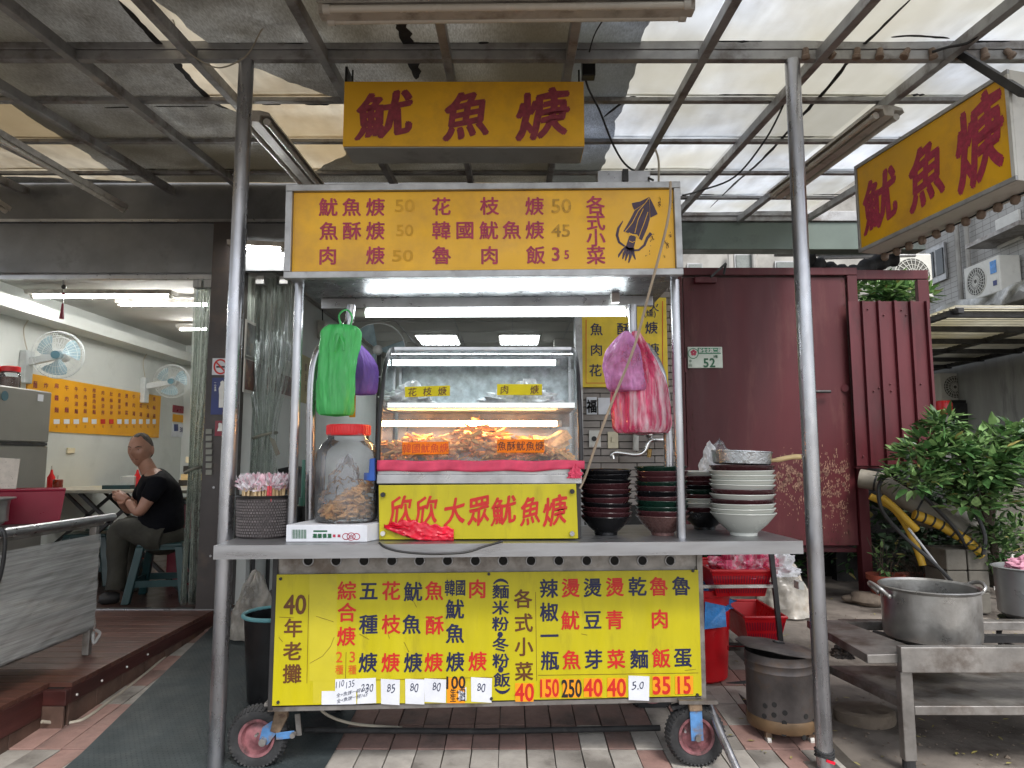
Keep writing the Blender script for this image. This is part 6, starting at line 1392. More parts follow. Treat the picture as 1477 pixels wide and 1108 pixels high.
def leaves(parent, centers, n, size, mat_a, mat_b, seed, as_parts=0, shape='leaf'):
    """leaf blades through ellipsoid volumes; the largest nearest ones are parts of their own"""
    r = random.Random(seed)
    blade = [(0, 0, 0), (.3, .22, .03), (.25, .5, .05), (.12, .8, .04), (0, 1, 0), (-.12, .8, .04), (-.25, .5, .05), (-.3, .22, .03), (0, .5, -.02)]
    bf = [(0, 1, 8), (1, 2, 8), (2, 3, 8), (3, 4, 8), (4, 5, 8), (5, 6, 8), (6, 7, 8), (7, 0, 8)]
    me = {}
    for k, m in (('a', mat_a), ('b', mat_b), ('c', leaf_d)):
        q = bpy.data.meshes.new('leaf'); q.from_pydata(blade, [], bf); q.materials.append(m); me[k] = q
        q.polygons.foreach_set('use_smooth', [True] * 8)
    items = []
    tot = sum(c[4] for c in centers)
    for c in centers:
        for k in range(int(n * c[4] / tot)):
            while True:
                p = Vector((r.uniform(-1, 1), r.uniform(-1, 1), r.uniform(-1, 1)))
                if p.length < 1: break
            p = p * (.55 + .45 * p.length) if r.random() < .5 else p.normalized() * r.uniform(.75, 1.06)
            pos = Vector(c[0]) + Vector((p.x * c[1], p.y * c[2], p.z * c[3]))
            pos += noise.noise_vector(pos * 6) * .05
            d = (Vector((p.x, p.y, p.z * .5 - .1)) + Vector((r.uniform(-.7, .7), r.uniform(-.7, .7), r.uniform(-.3, .6)))).normalized()
            s = size * r.uniform(.42, 1.5); up = Vector((r.uniform(-.4, .4), r.uniform(-.4, .4), 1)).normalized()
            x = d.cross(up).normalized(); z = x.cross(d)
            M = Matrix.Translation(pos) @ Matrix((x, d, z)).transposed().to_4x4() @ Matrix.Diagonal((s * .8, s, s, 1))
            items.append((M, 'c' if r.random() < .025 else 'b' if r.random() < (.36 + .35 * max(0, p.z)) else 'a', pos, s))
    items.sort(key=lambda t: t[2].y - t[3] * 6)
    inv = wmat(parent).inverted()
    for M, k, _, _ in items[:as_parts]: link('leaf', me[k], parent, inv @ M)
    for kk, m in (('a', mat_a), ('b', mat_b), ('c', leaf_d)):
        mb = MB()
        for M, k, _, _ in items[as_parts:]:
            if k == kk: mb.add([M @ Vector(q) for q in blade], bf)
        if mb.v: tag(mb.build('foliage', m, parent, smooth=True), kind='stuff')
bush = thing('leafy_bush', 'glossy green leafy bush with pale new leaves beside the ribbed shed panel', 'bush', (3.2, 4.9, .1))
def BC(u, v, Y, a, b, c, w): return (P(u, v, Y), a, b, c, w)
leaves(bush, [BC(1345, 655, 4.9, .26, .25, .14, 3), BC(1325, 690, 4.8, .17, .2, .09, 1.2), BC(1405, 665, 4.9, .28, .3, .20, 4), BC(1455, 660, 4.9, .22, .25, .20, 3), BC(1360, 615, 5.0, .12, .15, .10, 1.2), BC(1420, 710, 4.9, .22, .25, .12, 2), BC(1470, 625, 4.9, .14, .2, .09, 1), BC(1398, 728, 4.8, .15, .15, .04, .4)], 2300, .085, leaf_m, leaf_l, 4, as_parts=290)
for k, (u, v) in enumerate(((1330, 670), (1400, 660), (1450, 650), (1360, 620), (1425, 700))):
    MB().tube(smooth_path([P(1440, 830, 5.1), P(1430, 770, 5.0), P((u + 1430) / 2, (v + 740) / 2, 4.95), P(u, v, 4.9)]), [.02 - .0006 * i for i in range(19)], 8).build('branch', bark, bush, smooth=True)
lb2 = thing('low_bush', 'low dark green shrub below the grey wall at the right edge', 'shrub', (3.6, 4.9, .1))
leaves(lb2, [BC(1440, 790, 5.0, .16, .15, .14, 2), BC(1465, 770, 5.1, .14, .15, .12, 1.5), BC(1430, 760, 5.0, .1, .1, .1, 1)], 650, .06, leaf_m, leaf_l, 8)
MB().tube([P(1445, 850, 5.1), P(1448, 790, 5.1)], .012, 6).build('stem', bark, lb2)
rt = thing('roof_greenery', 'green leafy shrub showing in the opening of the red shed frame', 'shrub', P(1285, 420, 6.6))
leaves(rt, [(P(1260, 420, 6.8), .28, .3, .14, 2), (P(1300, 428, 6.8), .28, .3, .12, 2)], 900, .10, leaf_m, leaf_l, 5)
MB().tube([P(1280, 460, 6.9), P(1280, 425, 6.9)], .02, 6).build('stem', bark, rt)
leaves(pp1, [((b1_.x, b1_.y, b1_.z + .33), .08, .08, .12, 1)], 60, .05, leaf_m, leaf_l, 12)
tw = MB(); r12 = random.Random(12)
for k in range(16): tw.tube([b1_ + Vector((r12.uniform(-.05, .05), 0, .18)), b1_ + Vector((r12.uniform(-.12, .12), r12.uniform(-.05, .05), .18 + r12.uniform(.1, .32)))], .003, 5)
tw.build('twig', bark, pp1)
tw = MB()
for k in range(70): tw.tube([b2_ + Vector((r12.uniform(-.06, .06), r12.uniform(-.05, .05), .15)), b2_ + Vector((r12.uniform(-.2, .2), r12.uniform(-.1, .1), .15 + r12.uniform(.05, .22)))], .002, 4)
tag(tw.build('dry_twigs', bark, pp2), kind='stuff')
ds2 = thing('added_dark_shrub', 'added near-black shrub standing in for deep shade between the shed leg and the stone blocks', 'shrub', (3.2, 5.8, .1))
leaves(ds2, [BC(1300, 770, 5.9, .35, .2, .35, 2), BC(1360, 780, 5.9, .35, .2, .35, 2), BC(1340, 720, 6.0, .4, .2, .25, 2), BC(1410, 790, 5.8, .2, .2, .3, 1)], 1500, .09, MATS['leaf_painted_shade'], MATS['leaf_painted_shade'], 33)  # dark leaves added to fill the gap with shade by their colour
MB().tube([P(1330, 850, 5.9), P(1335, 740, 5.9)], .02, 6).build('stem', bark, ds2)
tag(MB().box(2.95, 4.6, 6.35, 6.45, .08, 1.15).build('added_dark_panel', dark_steel), 'low black panel added to stand in for deep shade behind the dark shrub', 'fence')  # dark panel added as backing where there is only deep shade
dg = thing('dark_plants', 'shadowy potted greenery in the gap beneath the red door', 'plant', (2.0, 6.0, .1))
leaves(dg, [((1.75, 6.2, .3), .3, .2, .2, 1), ((2.4, 6.2, .3), .3, .2, .2, 1), ((3.1, 6.3, .5), .3, .2, .3, 1)], 700, .07, leaf_m, leaf_m, 15)
# rocks and rubble along the yard
rk = random.Random(21)
def rock(c, r, label=None, m=stone_m, sc=(1, 1, .5), seed=0, cat='rock'):
    mb = MB(); mb.sphere((0, 0, 0), r, 14, 9, sc); mb.v = [Vector(c) + q * (1 + .28 * noise.noise(q / r * 1.3 + Vector((seed, 0, 0)))) for q in mb.v]
    o = mb.build('stone', m, smooth=True)
    if label: tag(o, label, cat)
    return o
rock(G(1262, 870, .1) + Vector((0, 0, .03)), .16, 'flat broken stone at the edge of the yard behind the boiling pot', sc=(1.3, .8, .35), seed=3)
rock(G(1240, 868, .1) + Vector((0, 0, .02)), .09, 'smaller mossy stone left of the flat broken stone', sc=(1.3, .8, .4), seed=7)
tag(rock(Vector((0, 0, 0)), .01), 'x', 'x'); bpy.data.objects.remove(bpy.data.objects[[o.name for o in bpy.data.objects if o.get('label') == 'x'][0]])
sl_ = thing('stone_slab', 'worn rounded stone slab lying under the stove table', 'slab', G(1262, 1045)); c_ = G(1262, 1052)
mb = MB(); mb.lathe((0, 0, 0), [(0, -.03), (.15, -.03), (.16, -.01), (.16, .022), (.145, .032), (0, .034)], 26, sx=.85, sy=.6); mb.v = [c_ + Vector((0, .08, .032)) + q * (1 + .1 * noise.noise(q * 9)) for q in mb.v]; mb.build('slab', stone_m, sl_, smooth=True)
db = MB()
for k in range(420):
    u = rk.uniform(1040, 1477); v = rk.uniform(880, 1100); p = G(u, v); p.z = gz(p.y) - .012
    if p.x < 1.4 and p.y < 4.6: continue
    s = rk.uniform(.002, .006) * (1 if rk.random() < .95 else 2); R_ = Matrix.Rotation(rk.uniform(0, 6), 3, 'Z')
    db.add([p + R_ @ Vector(q) for q in ((-s, -s, 0), (s, -s * .7, 0), (s * .8, s, 0), (-s, s * .6, 0), (0, 0, s * .9))], [(0, 1, 4), (1, 2, 4), (2, 3, 4), (3, 0, 4)])
tag(db.build('gravel', stone_m), 'loose grit and chips scattered over the yard ground', 'gravel', kind='stuff')
# ================================================================ RIGHT FOREGROUND
# stove table
stt = thing('stove_table', 'worn steel stove table with lower shelf in the right foreground', 'table', (2.0, 3.0, 0))
zt_ = .43
A0 = G(1194, 911, zt_); A1 = G(1306, 962, zt_); xr_ = 3.1
yF = 2.78; yB = 3.36
MB().hexa([(A0.x, yB, zt_ - .035), (A1.x - .06, yF, zt_ - .035), (A1.x + .20, yF + .02, zt_ - .035), (A0.x + .16, yB, zt_ - .035)], [(A0.x, yB, zt_), (A1.x - .06, yF, zt_), (A1.x + .20, yF + .02, zt_), (A0.x + .16, yB, zt_)]).build('side_plate', old_steel, stt, bev=.003)
MB().box(1.52, xr_, 2.765, 2.80, zt_ - .065, zt_ + .032).build('front_apron', old_steel, stt, bev=.003)
MB().box(1.80, xr_, 2.803, 2.84, zt_ + .010, zt_ + .022).build('front_rail', old_steel, stt)
MB().box(A0.x + .16, xr_, 3.32, 3.38, zt_ - .04, zt_).build('rear_rail', old_steel, stt, bev=.003)
for y in (2.98, 3.2): MB().box(1.72, xr_, y - .02, y + .02, zt_ - .06, zt_ - .03).build('cross_bar', dark_steel, stt)
for (x, y) in ((1.545, 2.80), (A0.x + .035, 3.33), (3.05, 2.80), (3.05, 3.35)):
    MB().box(x - .024, x + .024, y - .02, y + .02, .03, zt_ - .066 if y < 3 else zt_ - .036).build('leg', old_steel, stt, bev=.004)
    MB().cyl((x, y, 0.0), (x, y, .03), .024, n=14).build('foot', black_rubber, stt)
MB().hexa([(1.572, 2.785, .20), (3.02, 2.785, .20), (3.02, 3.31, .20), (A0.x + .07, 3.31, .20)], [(1.572, 2.785, .235), (3.02, 2.785, .235), (3.02, 3.31, .235), (A0.x + .07, 3.31, .235)]).build('lower_shelf', old_steel, stt, bev=.003)
q = P(1228, 945, 3.1); crumple(q.x, 3.18, zt_ - .12, .09, .08, .07, 31, char_m, 'gas_valve', stt, amp=.3)
# burner & pot
bu = thing('gas_burner', 'blackened gas burner ring under the big aluminium pot', 'burner', (P(1345, 930, 3.1).x, 3.1, zt_))
bx_ = P(1345, 930, 3.12).x; by_ = 3.12
MB().lathe((bx_, by_, zt_ + .002), [(.15, -.09), (.17, -.07), (.19, -.06), (.18, -.054), (.10, -.05), (.09, -.08)], 28).build('ring', black_p, bu, smooth=True)
for k in range(6):
    a_ = k * math.pi / 3 + .3; MB().bar((bx_ + .08 * math.cos(a_), by_ + .08 * math.sin(a_), zt_ - .045), (bx_ + .24 * math.cos(a_), by_ + .24 * math.sin(a_), zt_ - .04), .02, .02).build('arm', char_m, bu)
bt = thing('boiling_pot', 'big dented aluminium pot with side handles on the stove table', 'pot', (bx_, by_, zt_ - .02))
pzb = zt_ - .025; ph = Z(850, 3.1) - pzb
MB().lathe((bx_, by_, pzb), [(0, 0), (.195, 0), (.212, .012), (.216, .03), (.218, ph - .012), (.226, ph - .004), (.230, ph), (.224, ph + .004), (.214, ph - .004), (.210, .03), (.19, .014), (0, .012)], 56).build('body', pot_m, bt, smooth=True)
for sx_, a0 in ((-1, math.pi * .98), (1, .12)):
    c_ = Vector((bx_ + .222 * math.cos(a0), by_ + .222 * math.sin(a0), pzb + ph - .035)); t_ = Vector((-math.sin(a0), math.cos(a0), 0)); o_ = Vector((math.cos(a0), math.sin(a0), 0))
    MB().tube(smooth_path([c_ - t_ * .06, c_ - t_ * .055 + o_ * .04 + Vector((0, 0, .03)), c_ + o_ * .06 + Vector((0, 0, .045)), c_ + t_ * .055 + o_ * .04 + Vector((0, 0, .03)), c_ + t_ * .06]), .009, 10).build('handle', pot_m, bt, smooth=True)
    for s_ in (-1, 1): MB().sphere(c_ + t_ * .06 * s_, .012, 8, 6).build('rivet', pot_m, bt, smooth=True)
MB().lathe((bx_, by_, pzb + ph * .45), [(0, 0), (.208, 0)], 40).build('broth', mat('broth', S(90, 78, 66), .12, 0, .1, 8), bt)
bt.scale = (.89, .89, 1.05)
# second pot
x2, y2 = P(1487, 870, 3.9).x, 3.9
p2 = thing('steel_pot', 'pale steel pot holding a pink cloth, cut by the right edge', 'pot', (x2, y2, .5)); zb2, zt2 = Z(892, 3.9), Z(818, 3.9)
MB().lathe((x2, y2, zb2), [(0, 0), (.12, 0), (.155, .03), (.165, zt2 - zb2 - .01), (.178, zt2 - zb2), (.165, zt2 - zb2 + .004), (.15, .03), (0, .02)], 40).build('body', mat('enamel_grey', S(150, 152, 152), .35, .5, .1, 6), p2, smooth=True)
crumple(x2, y2, zt2 - .02, .22, .2, .08, 41, cloth_pink if 0 else mat('pink_rag', S(190, 134, 152), .7), 'rag', p2, amp=.3)
s2t = thing('pot_stand', 'black cast burner stand under the steel pot at the right edge', 'stand', (x2, y2, .1))
MB().lathe((x2, y2, zb2 - .035), [(.10, 0), (.15, .0), (.16, .03), (.10, .033)], 28).build('ring', black_p, s2t, smooth=True)
for k in range(4):
    a_ = k * math.pi / 2 + .8; MB().tube(smooth_path([(x2 + .13 * math.cos(a_), y2 + .13 * math.sin(a_), zb2 - .03), (x2 + .16 * math.cos(a_), y2 + .16 * math.sin(a_), zb2 - .12), (x2 + .13 * math.cos(a_), y2 + .13 * math.sin(a_), gz(y2))]), .014, 8).build('leg', black_p, s2t, smooth=True)
MB().tube([(x2 + .14 * math.cos(a_), y2 + .14 * math.sin(a_), zb2 - .14) for a_ in [i * math.pi / 12 for i in range(24)]], .01, 8, closed=True).build('ring', black_p, s2t, smooth=True)
# perforated stove (brazier)
bz = thing('coal_stove', 'round sooty perforated coal stove with a dented lid, on small casters', 'stove', G(1130, 1075)); bc = P(1130, 1070, 3.09); bxx, byy = bc.x, 3.10
MB().lathe((bxx, byy, .055), [(0, 0), (.142, 0), (.146, .008), (.146, .045), (.143, .05)], 44).build('base_band', mat('browned_band', S(120, 96, 70), .5, .3, .2, 8, dirt=S(70, 56, 44), da=.6), bz, smooth=True)
MB().lathe((bxx, byy, .1055), [(.142, 0), (.143, .18), (.147, .188), (.143, .196), (.144, .215), (.148, .221), (.144, .228), (.145, .255), (.138, .255), (.136, .01)], 44).build('drum', char_m, bz, smooth=True)
for (x, y) in ((350, 805), (395, 800), (346, 855), (393, 850), (447, 840), (391, 899), (444, 889), (550, 857), (547, 906), (588, 882), (343, 905), (442, 942), (541, 960), (588, 932)):
    u, v = 1000 + x / 3.38, 780 + y / 3.38; r = ray(u, v); a = r.x ** 2 + r.y ** 2; b = -2 * (r.x * bxx + r.y * byy); cc_ = bxx ** 2 + byy ** 2 - .1432 ** 2; dd = b * b - 4 * a * cc_
    if dd > 0:
        p = CAM + r * ((-b - math.sqrt(dd)) / (2 * a)); n_ = Vector((p.x - bxx, p.y - byy, 0)).normalized(); MB().cyl(p - n_ * .004, p + n_ * .0015, .0105, n=12).build('air_hole', gap_m, bz)
lid = MB(); lid.lathe((0, 0, 0), [(0, .012), (.05, .011), (.12, .004), (.155, -.002), (.172, -.014), (.172, -.018), (.15, -.006), (0, .006)], 40)
Rm = Matrix.Rotation(math.radians(9), 3, 'Y') @ Matrix.Rotation(math.radians(-4), 3, 'X')
lid.v = [Vector((bxx - .005, byy, .385)) + Rm @ (q * (1 + .05 * noise.noise(q * 14)) + Vector((0, 0, .008 * noise.noise(q * 8 + Vector((2, 2, 2)))))) for q in lid.v]; lido = lid.build('lid', char_m, bz, smooth=True)
MB().tube([Vector((bxx - .01, byy - .03, .402)) + Rm @ Vector((.024 * math.cos(a_), .018 * math.sin(a_), 0)) for a_ in [i * math.pi / 8 for i in range(16)]], .003, 6, closed=True).build('handle', dark_steel, lido, smooth=True)
MB().tube([(bxx + .13, byy - .085 , .29), (bxx + .125, byy - .10, .275), (bxx + .12, byy - .10, .245), (bxx + .128, byy - .09, .23)], .003, 6).build('handle', dark_steel, bz, smooth=True)
for dx, dy in ((-.09, -.08), (.09, -.08), (-.09, .09), (.09, .09)):
    MB().cyl((bxx + dx - .008, byy + dy, .018), (bxx + dx + .008, byy + dy, .018), .018, n=14).build('caster', white_plastic, bz); MB().box(bxx + dx - .012, bxx + dx + .012, byy + dy - .012, byy + dy + .012, .03, .0545).build('caster_fork', rust_m, bz)
# red bin
rbx, rby = P(1008, 930, 3.75).x, 3.76
rbn = thing('red_bin', 'tall red plastic bin with a blue bag inside, right of the menu board', 'bin', (rbx, rby, gz(rby)))
zz0 = gz(rby) + .004
MB().lathe((rbx, rby, zz0), [(.135, 0), (.145, .01), (.17, .43), (.182, .435), (.184, .465), (.176, .468), (.168, .46), (.14, .02), (0, .015)], 40).build('body', red_p, rbn, smooth=True)
crumple(rbx + .03, rby, zz0 + .36, .30, .28, .12, 51, bag_blue, 'bag', rbn, amp=.25)
MB().hexa([P(1017, 868, 3.58), P(1046, 874, 3.60), P(1048, 904, 3.585), P(1016, 908, 3.57)], [P(1017, 868, 3.60), P(1046, 874, 3.62), P(1048, 904, 3.605), P(1016, 908, 3.59)]).build('bag_flap', bag_blue, rbn)
# rack and baskets
rk_ = thing('steel_rack', 'thin steel rack holding red baskets behind the right end of the cart', 'rack', (1.3, 3.7, .03))
rxL, rxR = X(1005, 850, 3.7), X(1118, 850, 3.55)
for (u, y) in ((1118, 3.5),): 
    x = P(1117, 850, y).x; MB().bar(P(1112, 795, y), P(1126, 926, y), .022, .022, up=(0, 1, 0)).build('upright', dark_steel, rk_)
MB().bar(P(1010, 846, 3.5), P(1119, 845, 3.5), .018, .016).build('shelf_bar', chrome, rk_); MB().box(P(1114, 0, 3.48).x, P(1121, 0, 3.48).x, 3.47, 3.53, Z(850, 3.48), Z(839, 3.48)).build('joint', white_plastic, rk_)
MB().bar(P(1050, 935, 3.55), P(1090, 936, 3.55), .024, .02).build('shelf_bar', chrome, rk_); MB().bar(P(1050, 930, 3.9), P(1125, 928, 3.9), .02, .016).build('shelf_bar', dark_steel, rk_)
MB().bar(P(1012, 846, 3.5), (P(1012, 846, 3.5).x, 4.0, P(1012, 846, 3.5).z), .016, .016).build('shelf_bar', chrome, rk_); MB().bar(P(1116, 845, 3.5), (P(1116, 845, 3.5).x, 4.0, P(1116, 845, 3.5).z), .016, .016).build('shelf_bar', chrome, rk_)
def basket(label, x0, x1, y0, y1, z0, z1, tap=.04, slots=True):
    t = thing('plastic_basket', label, 'basket', ((x0 + x1) / 2, (y0 + y1) / 2, z0), group='red plastic baskets')
    bt_ = [(x0 + tap, y0 + tap, z0), (x1 - tap, y0 + tap, z0), (x1 - tap, y1 - tap, z0), (x0 + tap, y1 - tap, z0)]; tp_ = [(x0, y0, z1), (x1, y0, z1), (x1, y1, z1), (x0, y1, z1)]
    m = MB(); m.add(bt_ + tp_, [(3, 2, 1, 0), (0, 1, 5, 4), (1, 2, 6, 5), (2, 3, 7, 6), (3, 0, 4, 7)]); m.build('body', red_p, t, solid=.004, bev=0)
    r = MB(); r.tube(smooth_path([(x0, y0, z1), (x1, y0, z1), (x1, y1, z1), (x0, y1, z1), (x0, y0, z1)], 1), .009, 8); r.build('rim', red_p, t, smooth=True)
    if slots:
        s_ = MB(); n_ = int((x1 - x0) / .014)
        for rw in range(2):
            for k in range(n_):
                f = (k + .5) / n_; za = z0 + (z1 - z0) * (.12 + rw * .4); zbb = za + (z1 - z0) * .3
                def pt(f, z): kk = (z - z0) / (z1 - z0); return Vector((x0 + tap * (1 - kk) + (x1 - x0 - 2 * tap * (1 - kk)) * f, y0 + tap * (1 - kk) - .004, z))
                s_.add([pt(f - .2 / n_, za), pt(f + .2 / n_, za), pt(f + .2 / n_, zbb), pt(f - .2 / n_, zbb)], [(0, 1, 2, 3)])
        tag(s_.build('slot', maroon_box, t), kind='stuff')
    return t
zu0, zu1 = Z(868, 3.6), Z(832, 3.6)
basket('upper red slotted basket on the rack, full of plastic bags', P(1000, 0, 3.55).x * 1.0, P(1112, 845, 3.55).x, 3.53, 3.95, P(1010, 846, 3.5).z + .012 - .07, Z(824, 3.53), .03)
crumple(P(1050, 0, 3.7).x, 3.74, Z(832, 3.6), .36, .3, .14, 61, bag_pink, 'loose_bag', bpy.data.objects['plastic_basket'], amp=.35, peak=.05)
crumple(P(1085, 0, 3.7).x, 3.70, Z(832, 3.6), .20, .2, .12, 66, bag_white, 'loose_bag', bpy.data.objects['plastic_basket'], amp=.35, peak=.2)
basket('lower red basket standing behind the red bin', P(1040, 0, 3.75).x, P(1131, 890, 3.75).x, 3.72, 4.15, Z(930, 3.75), Z(889, 3.75), .03)
# rubbish bags
def sack(name, label, c, w, d, h, seed, m):
    t = thing(name, label, 'bag', c); crumple(c[0], c[1], c[2] + .0, w, d, h, seed, m, 'sack', t, nu=72, nv=30, amp=.09, peak=.05, fine=.35); return t
sack('rubbish_bag', 'big clear sack of rubbish on the ground behind the right roof post', (P(1128, 860, 5.0).x, 5.0, .1), .40, .35, .40, 71, bag_grey)
sack('rubbish_bag', 'full white plastic bag on the sill behind the left roof post', (P(366, 870, 4.35).x, 4.35, .11), .27, .25, .38, 75, bag_grey)
# ================================================================ LEFT SHOP INTERIOR
def wallB(x, lift=.004): return Board((x, 6, 0), (0, 1, 0), (0, 0, 1), lift)
LWB = wallB(WX)
mbd = thing('menu_strip', 'long amber menu board with columns of dishes on the white side wall', 'sign', LWB.px(140, 590))
pp_ = [LWB.px(32, 628, .001), LWB.px(228, 625, .001), LWB.px(228, 571, .001), LWB.px(32, 545, .001)]
zt1 = pp_[3].z; zb1 = pp_[1].z
mo = MB().box(WX + .001, WX + .012, pp_[0].y, pp_[1].y, 1.43 + .0, LWB.px(130, 557).z + .02).build('board', menu_int, mbd)
IB = wallB(WX + .012, .002)
def L4(x, y): return x / 3.4618, 380 + y / 3.4625
cols = [('炸', 230, 610, 1, 60), ('麻醬麵', 283, 612, 3, 60), ('牛肉麵', 333, 622, 3, 55), ('牛肉湯麵', 381, 628, 4, 37), ('牛肉湯飯', 426, 633, 4, 35), ('榨菜肉絲麵', 470, 635, 5, 27), ('肉絲涼拌', 514, 646, 4, 33), ('肚絲涼拌', 556, 652, 4, 32), ('皮蛋涼拌', 596, 657, 4, 30), ('燙青菜', 632, 662, 3, 42), ('牛肉湯', 668, 666, 3, 42), ('蛋花湯', 703, 670, 3, 42), ('貢丸湯', 738, 675, 3, 42), ('黑輪湯', 770, 678, 3, 42)]
its = []; it2 = []; pap = MB(); rdp = MB()
for t_, x, y0, n_, sp in cols:
    for i, c_ in enumerate(t_):
        u, v = L4(x, y0 + i * sp); s_ = (7.4 - x * .0032) * (1 if sp > 40 else .9); its.append((c_, u, v, s_ * 1.5, s_ * 1.25))
    if x > 250:
        u, v = L4(x, 790 - (8 if x in (426, ) else 0)); w = 5.5 - x * .004
        (rdp if x in (514, 556) else pap) and IB.rect(rdp if x in (514, 556) else pap, u - w, v - 3.4, u + w, v + 3.4, lift=.004)
        u, v = L4(x, 815); it2.append(('元', u, v, 5, 4.5))
its.append(('麵', *L4(176, 605), 9, 11)); its.append(('小', *L4(140, 603), 6, 6))
IB.letters('lettering', its, ink_maroon, mbd, off=.018); IB.letters('lettering', it2, ink_maroon, mbd, off=.01)
pap.build('price_paper', paper, mo); rdp.build('price_paper', ink_red, mo)
# calendar and card
ca = thing('wall_calendar', 'small wall calendar with red top and number 30 on the side wall', 'calendar', LWB.px(257, 606))
a = LWB.px(249, 584); b = LWB.px(267, 631); cm = LWB.px(258, 608)
def wq(u0, v0, u1, v1, name, m, par, x=WX, t0=.002, t1=.008):
    a = LWB.px(u0, v0); b = LWB.px(u1, v1); return MB().box(x + t0, x + t1, a.y, b.y, b.z, a.z).build(name, m, par)
wq(249.5, 584, 267, 597, 'picture', maroon_box, ca); wq(249.5, 597.2, 267, 610, 'picture', menu_int, ca); wq(248.5, 610.3, 266.5, 631, 'sheet', paper, ca)
CBd = wallB(WX + .008, .002); CBd.letters('lettering', [('30', 261.5, 620, 9, 10)], cobalt, ca, off=.02); mb = MB(); CBd.rect(mb, 251, 612, 257, 622); mb.build('picture', cobalt, ca)
sw = tag(MB().box(WX + .001, WX + .02, LWB.px(96, 650).y, LWB.px(106, 650).y, LWB.px(100, 654).z, LWB.px(100, 646).z).build('switch_plate', switch_m, bev=.003), 'small cream switch plate low on the white wall beside the fridge', 'switch')
# wall fans
def fan(u, v, Y, r, label, wall_u):
    c = P(u, v, Y); t = thing('wall_fan', label, 'fan', c, group='fans on the side wall'); ax = Vector((.25, -1, -.12)).normalized(); x_ = ax.cross(Vector((0, 0, 1))).normalized(); z_ = x_.cross(ax) * -1 if x_.cross(ax).z < 0 else x_.cross(ax)
    def fp(a, rr, d): return c + (x_ * math.cos(a) + z_ * math.sin(a)) * rr + ax * d
    cg = MB()
    for d, rr in ((.055, .5), (.0, 1.0), (.02, .97), (-.05, .75), (-.03, .93), (.045, .8)): cg.tube([fp(i * math.pi / 20, r * rr, d) for i in range(40)], .0035 if rr == 1.0 else .0012, 6, closed=True)
    for k in range(36):
        a_ = k * math.pi / 18; cg.tube([fp(a_, r * .18, .062), fp(a_, r * .7, .055), fp(a_, r, .0)], .0012, 4); 
        if k % 2 == 0: cg.tube([fp(a_, r * .2, -.06), fp(a_, r * .7, -.055), fp(a_, r, .0)], .0012, 4)
    cg.build('cage', fan_white, t)
    for k in range(3):
        a0 = k * 2 * math.pi / 3 + .4; bl_ = MB()
        def bf_(uu, vv): a_ = a0 + (uu - .5) * (1.25 * (.4 + .6 * math.sin(vv * 2.2))) ; return fp(a_ + vv * .35, r * (.16 + .7 * vv), .02 * (uu - .5) * 2)
        bl_.grid(bf_, 8, 6).build('blade', fan_blue, t, smooth=True)
    MB().cyl(c - ax * .02, c + ax * .066, r * .17, n=20).build('hub', fan_hub, t, smooth=True)
    MB().cyl(c - ax * .14, c - ax * .03, r * .3, r * .22, n=20).build('motor', fan_white, t, smooth=True)
    w_ = Vector((WX + .03, c.y + .02, c.z - .06)); MB().bar(w_, c - ax * .1, .05, .06).build('arm', fan_white, t)
    MB().box(WX + .001, WX + .06, w_.y - .05, w_.y + .05, w_.z - .18, w_.z + .1).build('wall_bracket', fan_white, t, bev=.008)
    MB().tube(smooth_path([w_ + Vector((0, 0, .1)), w_ + Vector((.0, -.06, .28)), w_ + Vector((.02, .02, .42))]), .005, 6).build('cord', cable_white, t, smooth=True)
fan(84, 512, 5.72, .20, 'nearer white wall fan, left of the amber menu strip', 0)
fan(248, 550, 7.6, .185, 'farther white wall fan, at the right end of the amber menu strip', 0)
# tassel
ts = thing('red_tassel', 'small dark red tassel hanging from the shop header', 'tassel', P(90, 440, 4.7)); MB().cyl(P(91, 404, 4.66), P(91, 440, 4.66), .003, n=6).build('cord', black_p, ts); MB().sphere(P(92, 414, 4.66), .016, 10, 8).build('bead', black_p, ts, smooth=True); MB().sphere(P(91.5, 424, 4.66), .011, 10, 8).build('bead', maroon_box, ts, smooth=True)
MB().cyl(P(90.5, 438, 4.66), P(89, 460, 4.66), .006, .016, n=12).build('fringe', maroon_box, ts)
# fridge
fr = thing('fridge', 'tall grey two door fridge at the left edge of the shop', 'fridge', (-3.7, 5.0, .2)); fx1 = X(72, 640, 4.85)
FX = -3.45; fy1 = 5.10; ft_ = 1.69
MB().box(WX + .01, FX - .02, 4.5, fy1, .2, ft_).build('body', fridge_m, fr, bev=.01)
MB().box(FX - .018, FX, 4.5, fy1, 1.31, ft_ - .005).build('door', fridge_m, fr, bev=.008); MB().box(FX - .018, FX, 4.5, fy1, .26, 1.285).build('door', fridge_m, fr, bev=.008)
MB().box(FX - .016, FX + .006, 4.52, fy1 - .02, 1.287, 1.306).build('handle', dark_steel, fr)
def FP(u, v): r = ray(u, v); return CAM + r * (FX / r.x)
q = FP(58, 574); MB().box(FX + .0005, FX + .003, q.y - .03, q.y + .03, q.z - .025, q.z + .025).build('sticker', paper, fr)
q = FP(6.5, 571); MB().lathe(q + Vector((.001, 0, 0)), [(0, .002), (.034, .002), (.034, 0)], 20, M=Matrix.Rotation(math.pi / 2, 3, 'Y')).build('sticker', fan_hub, fr)
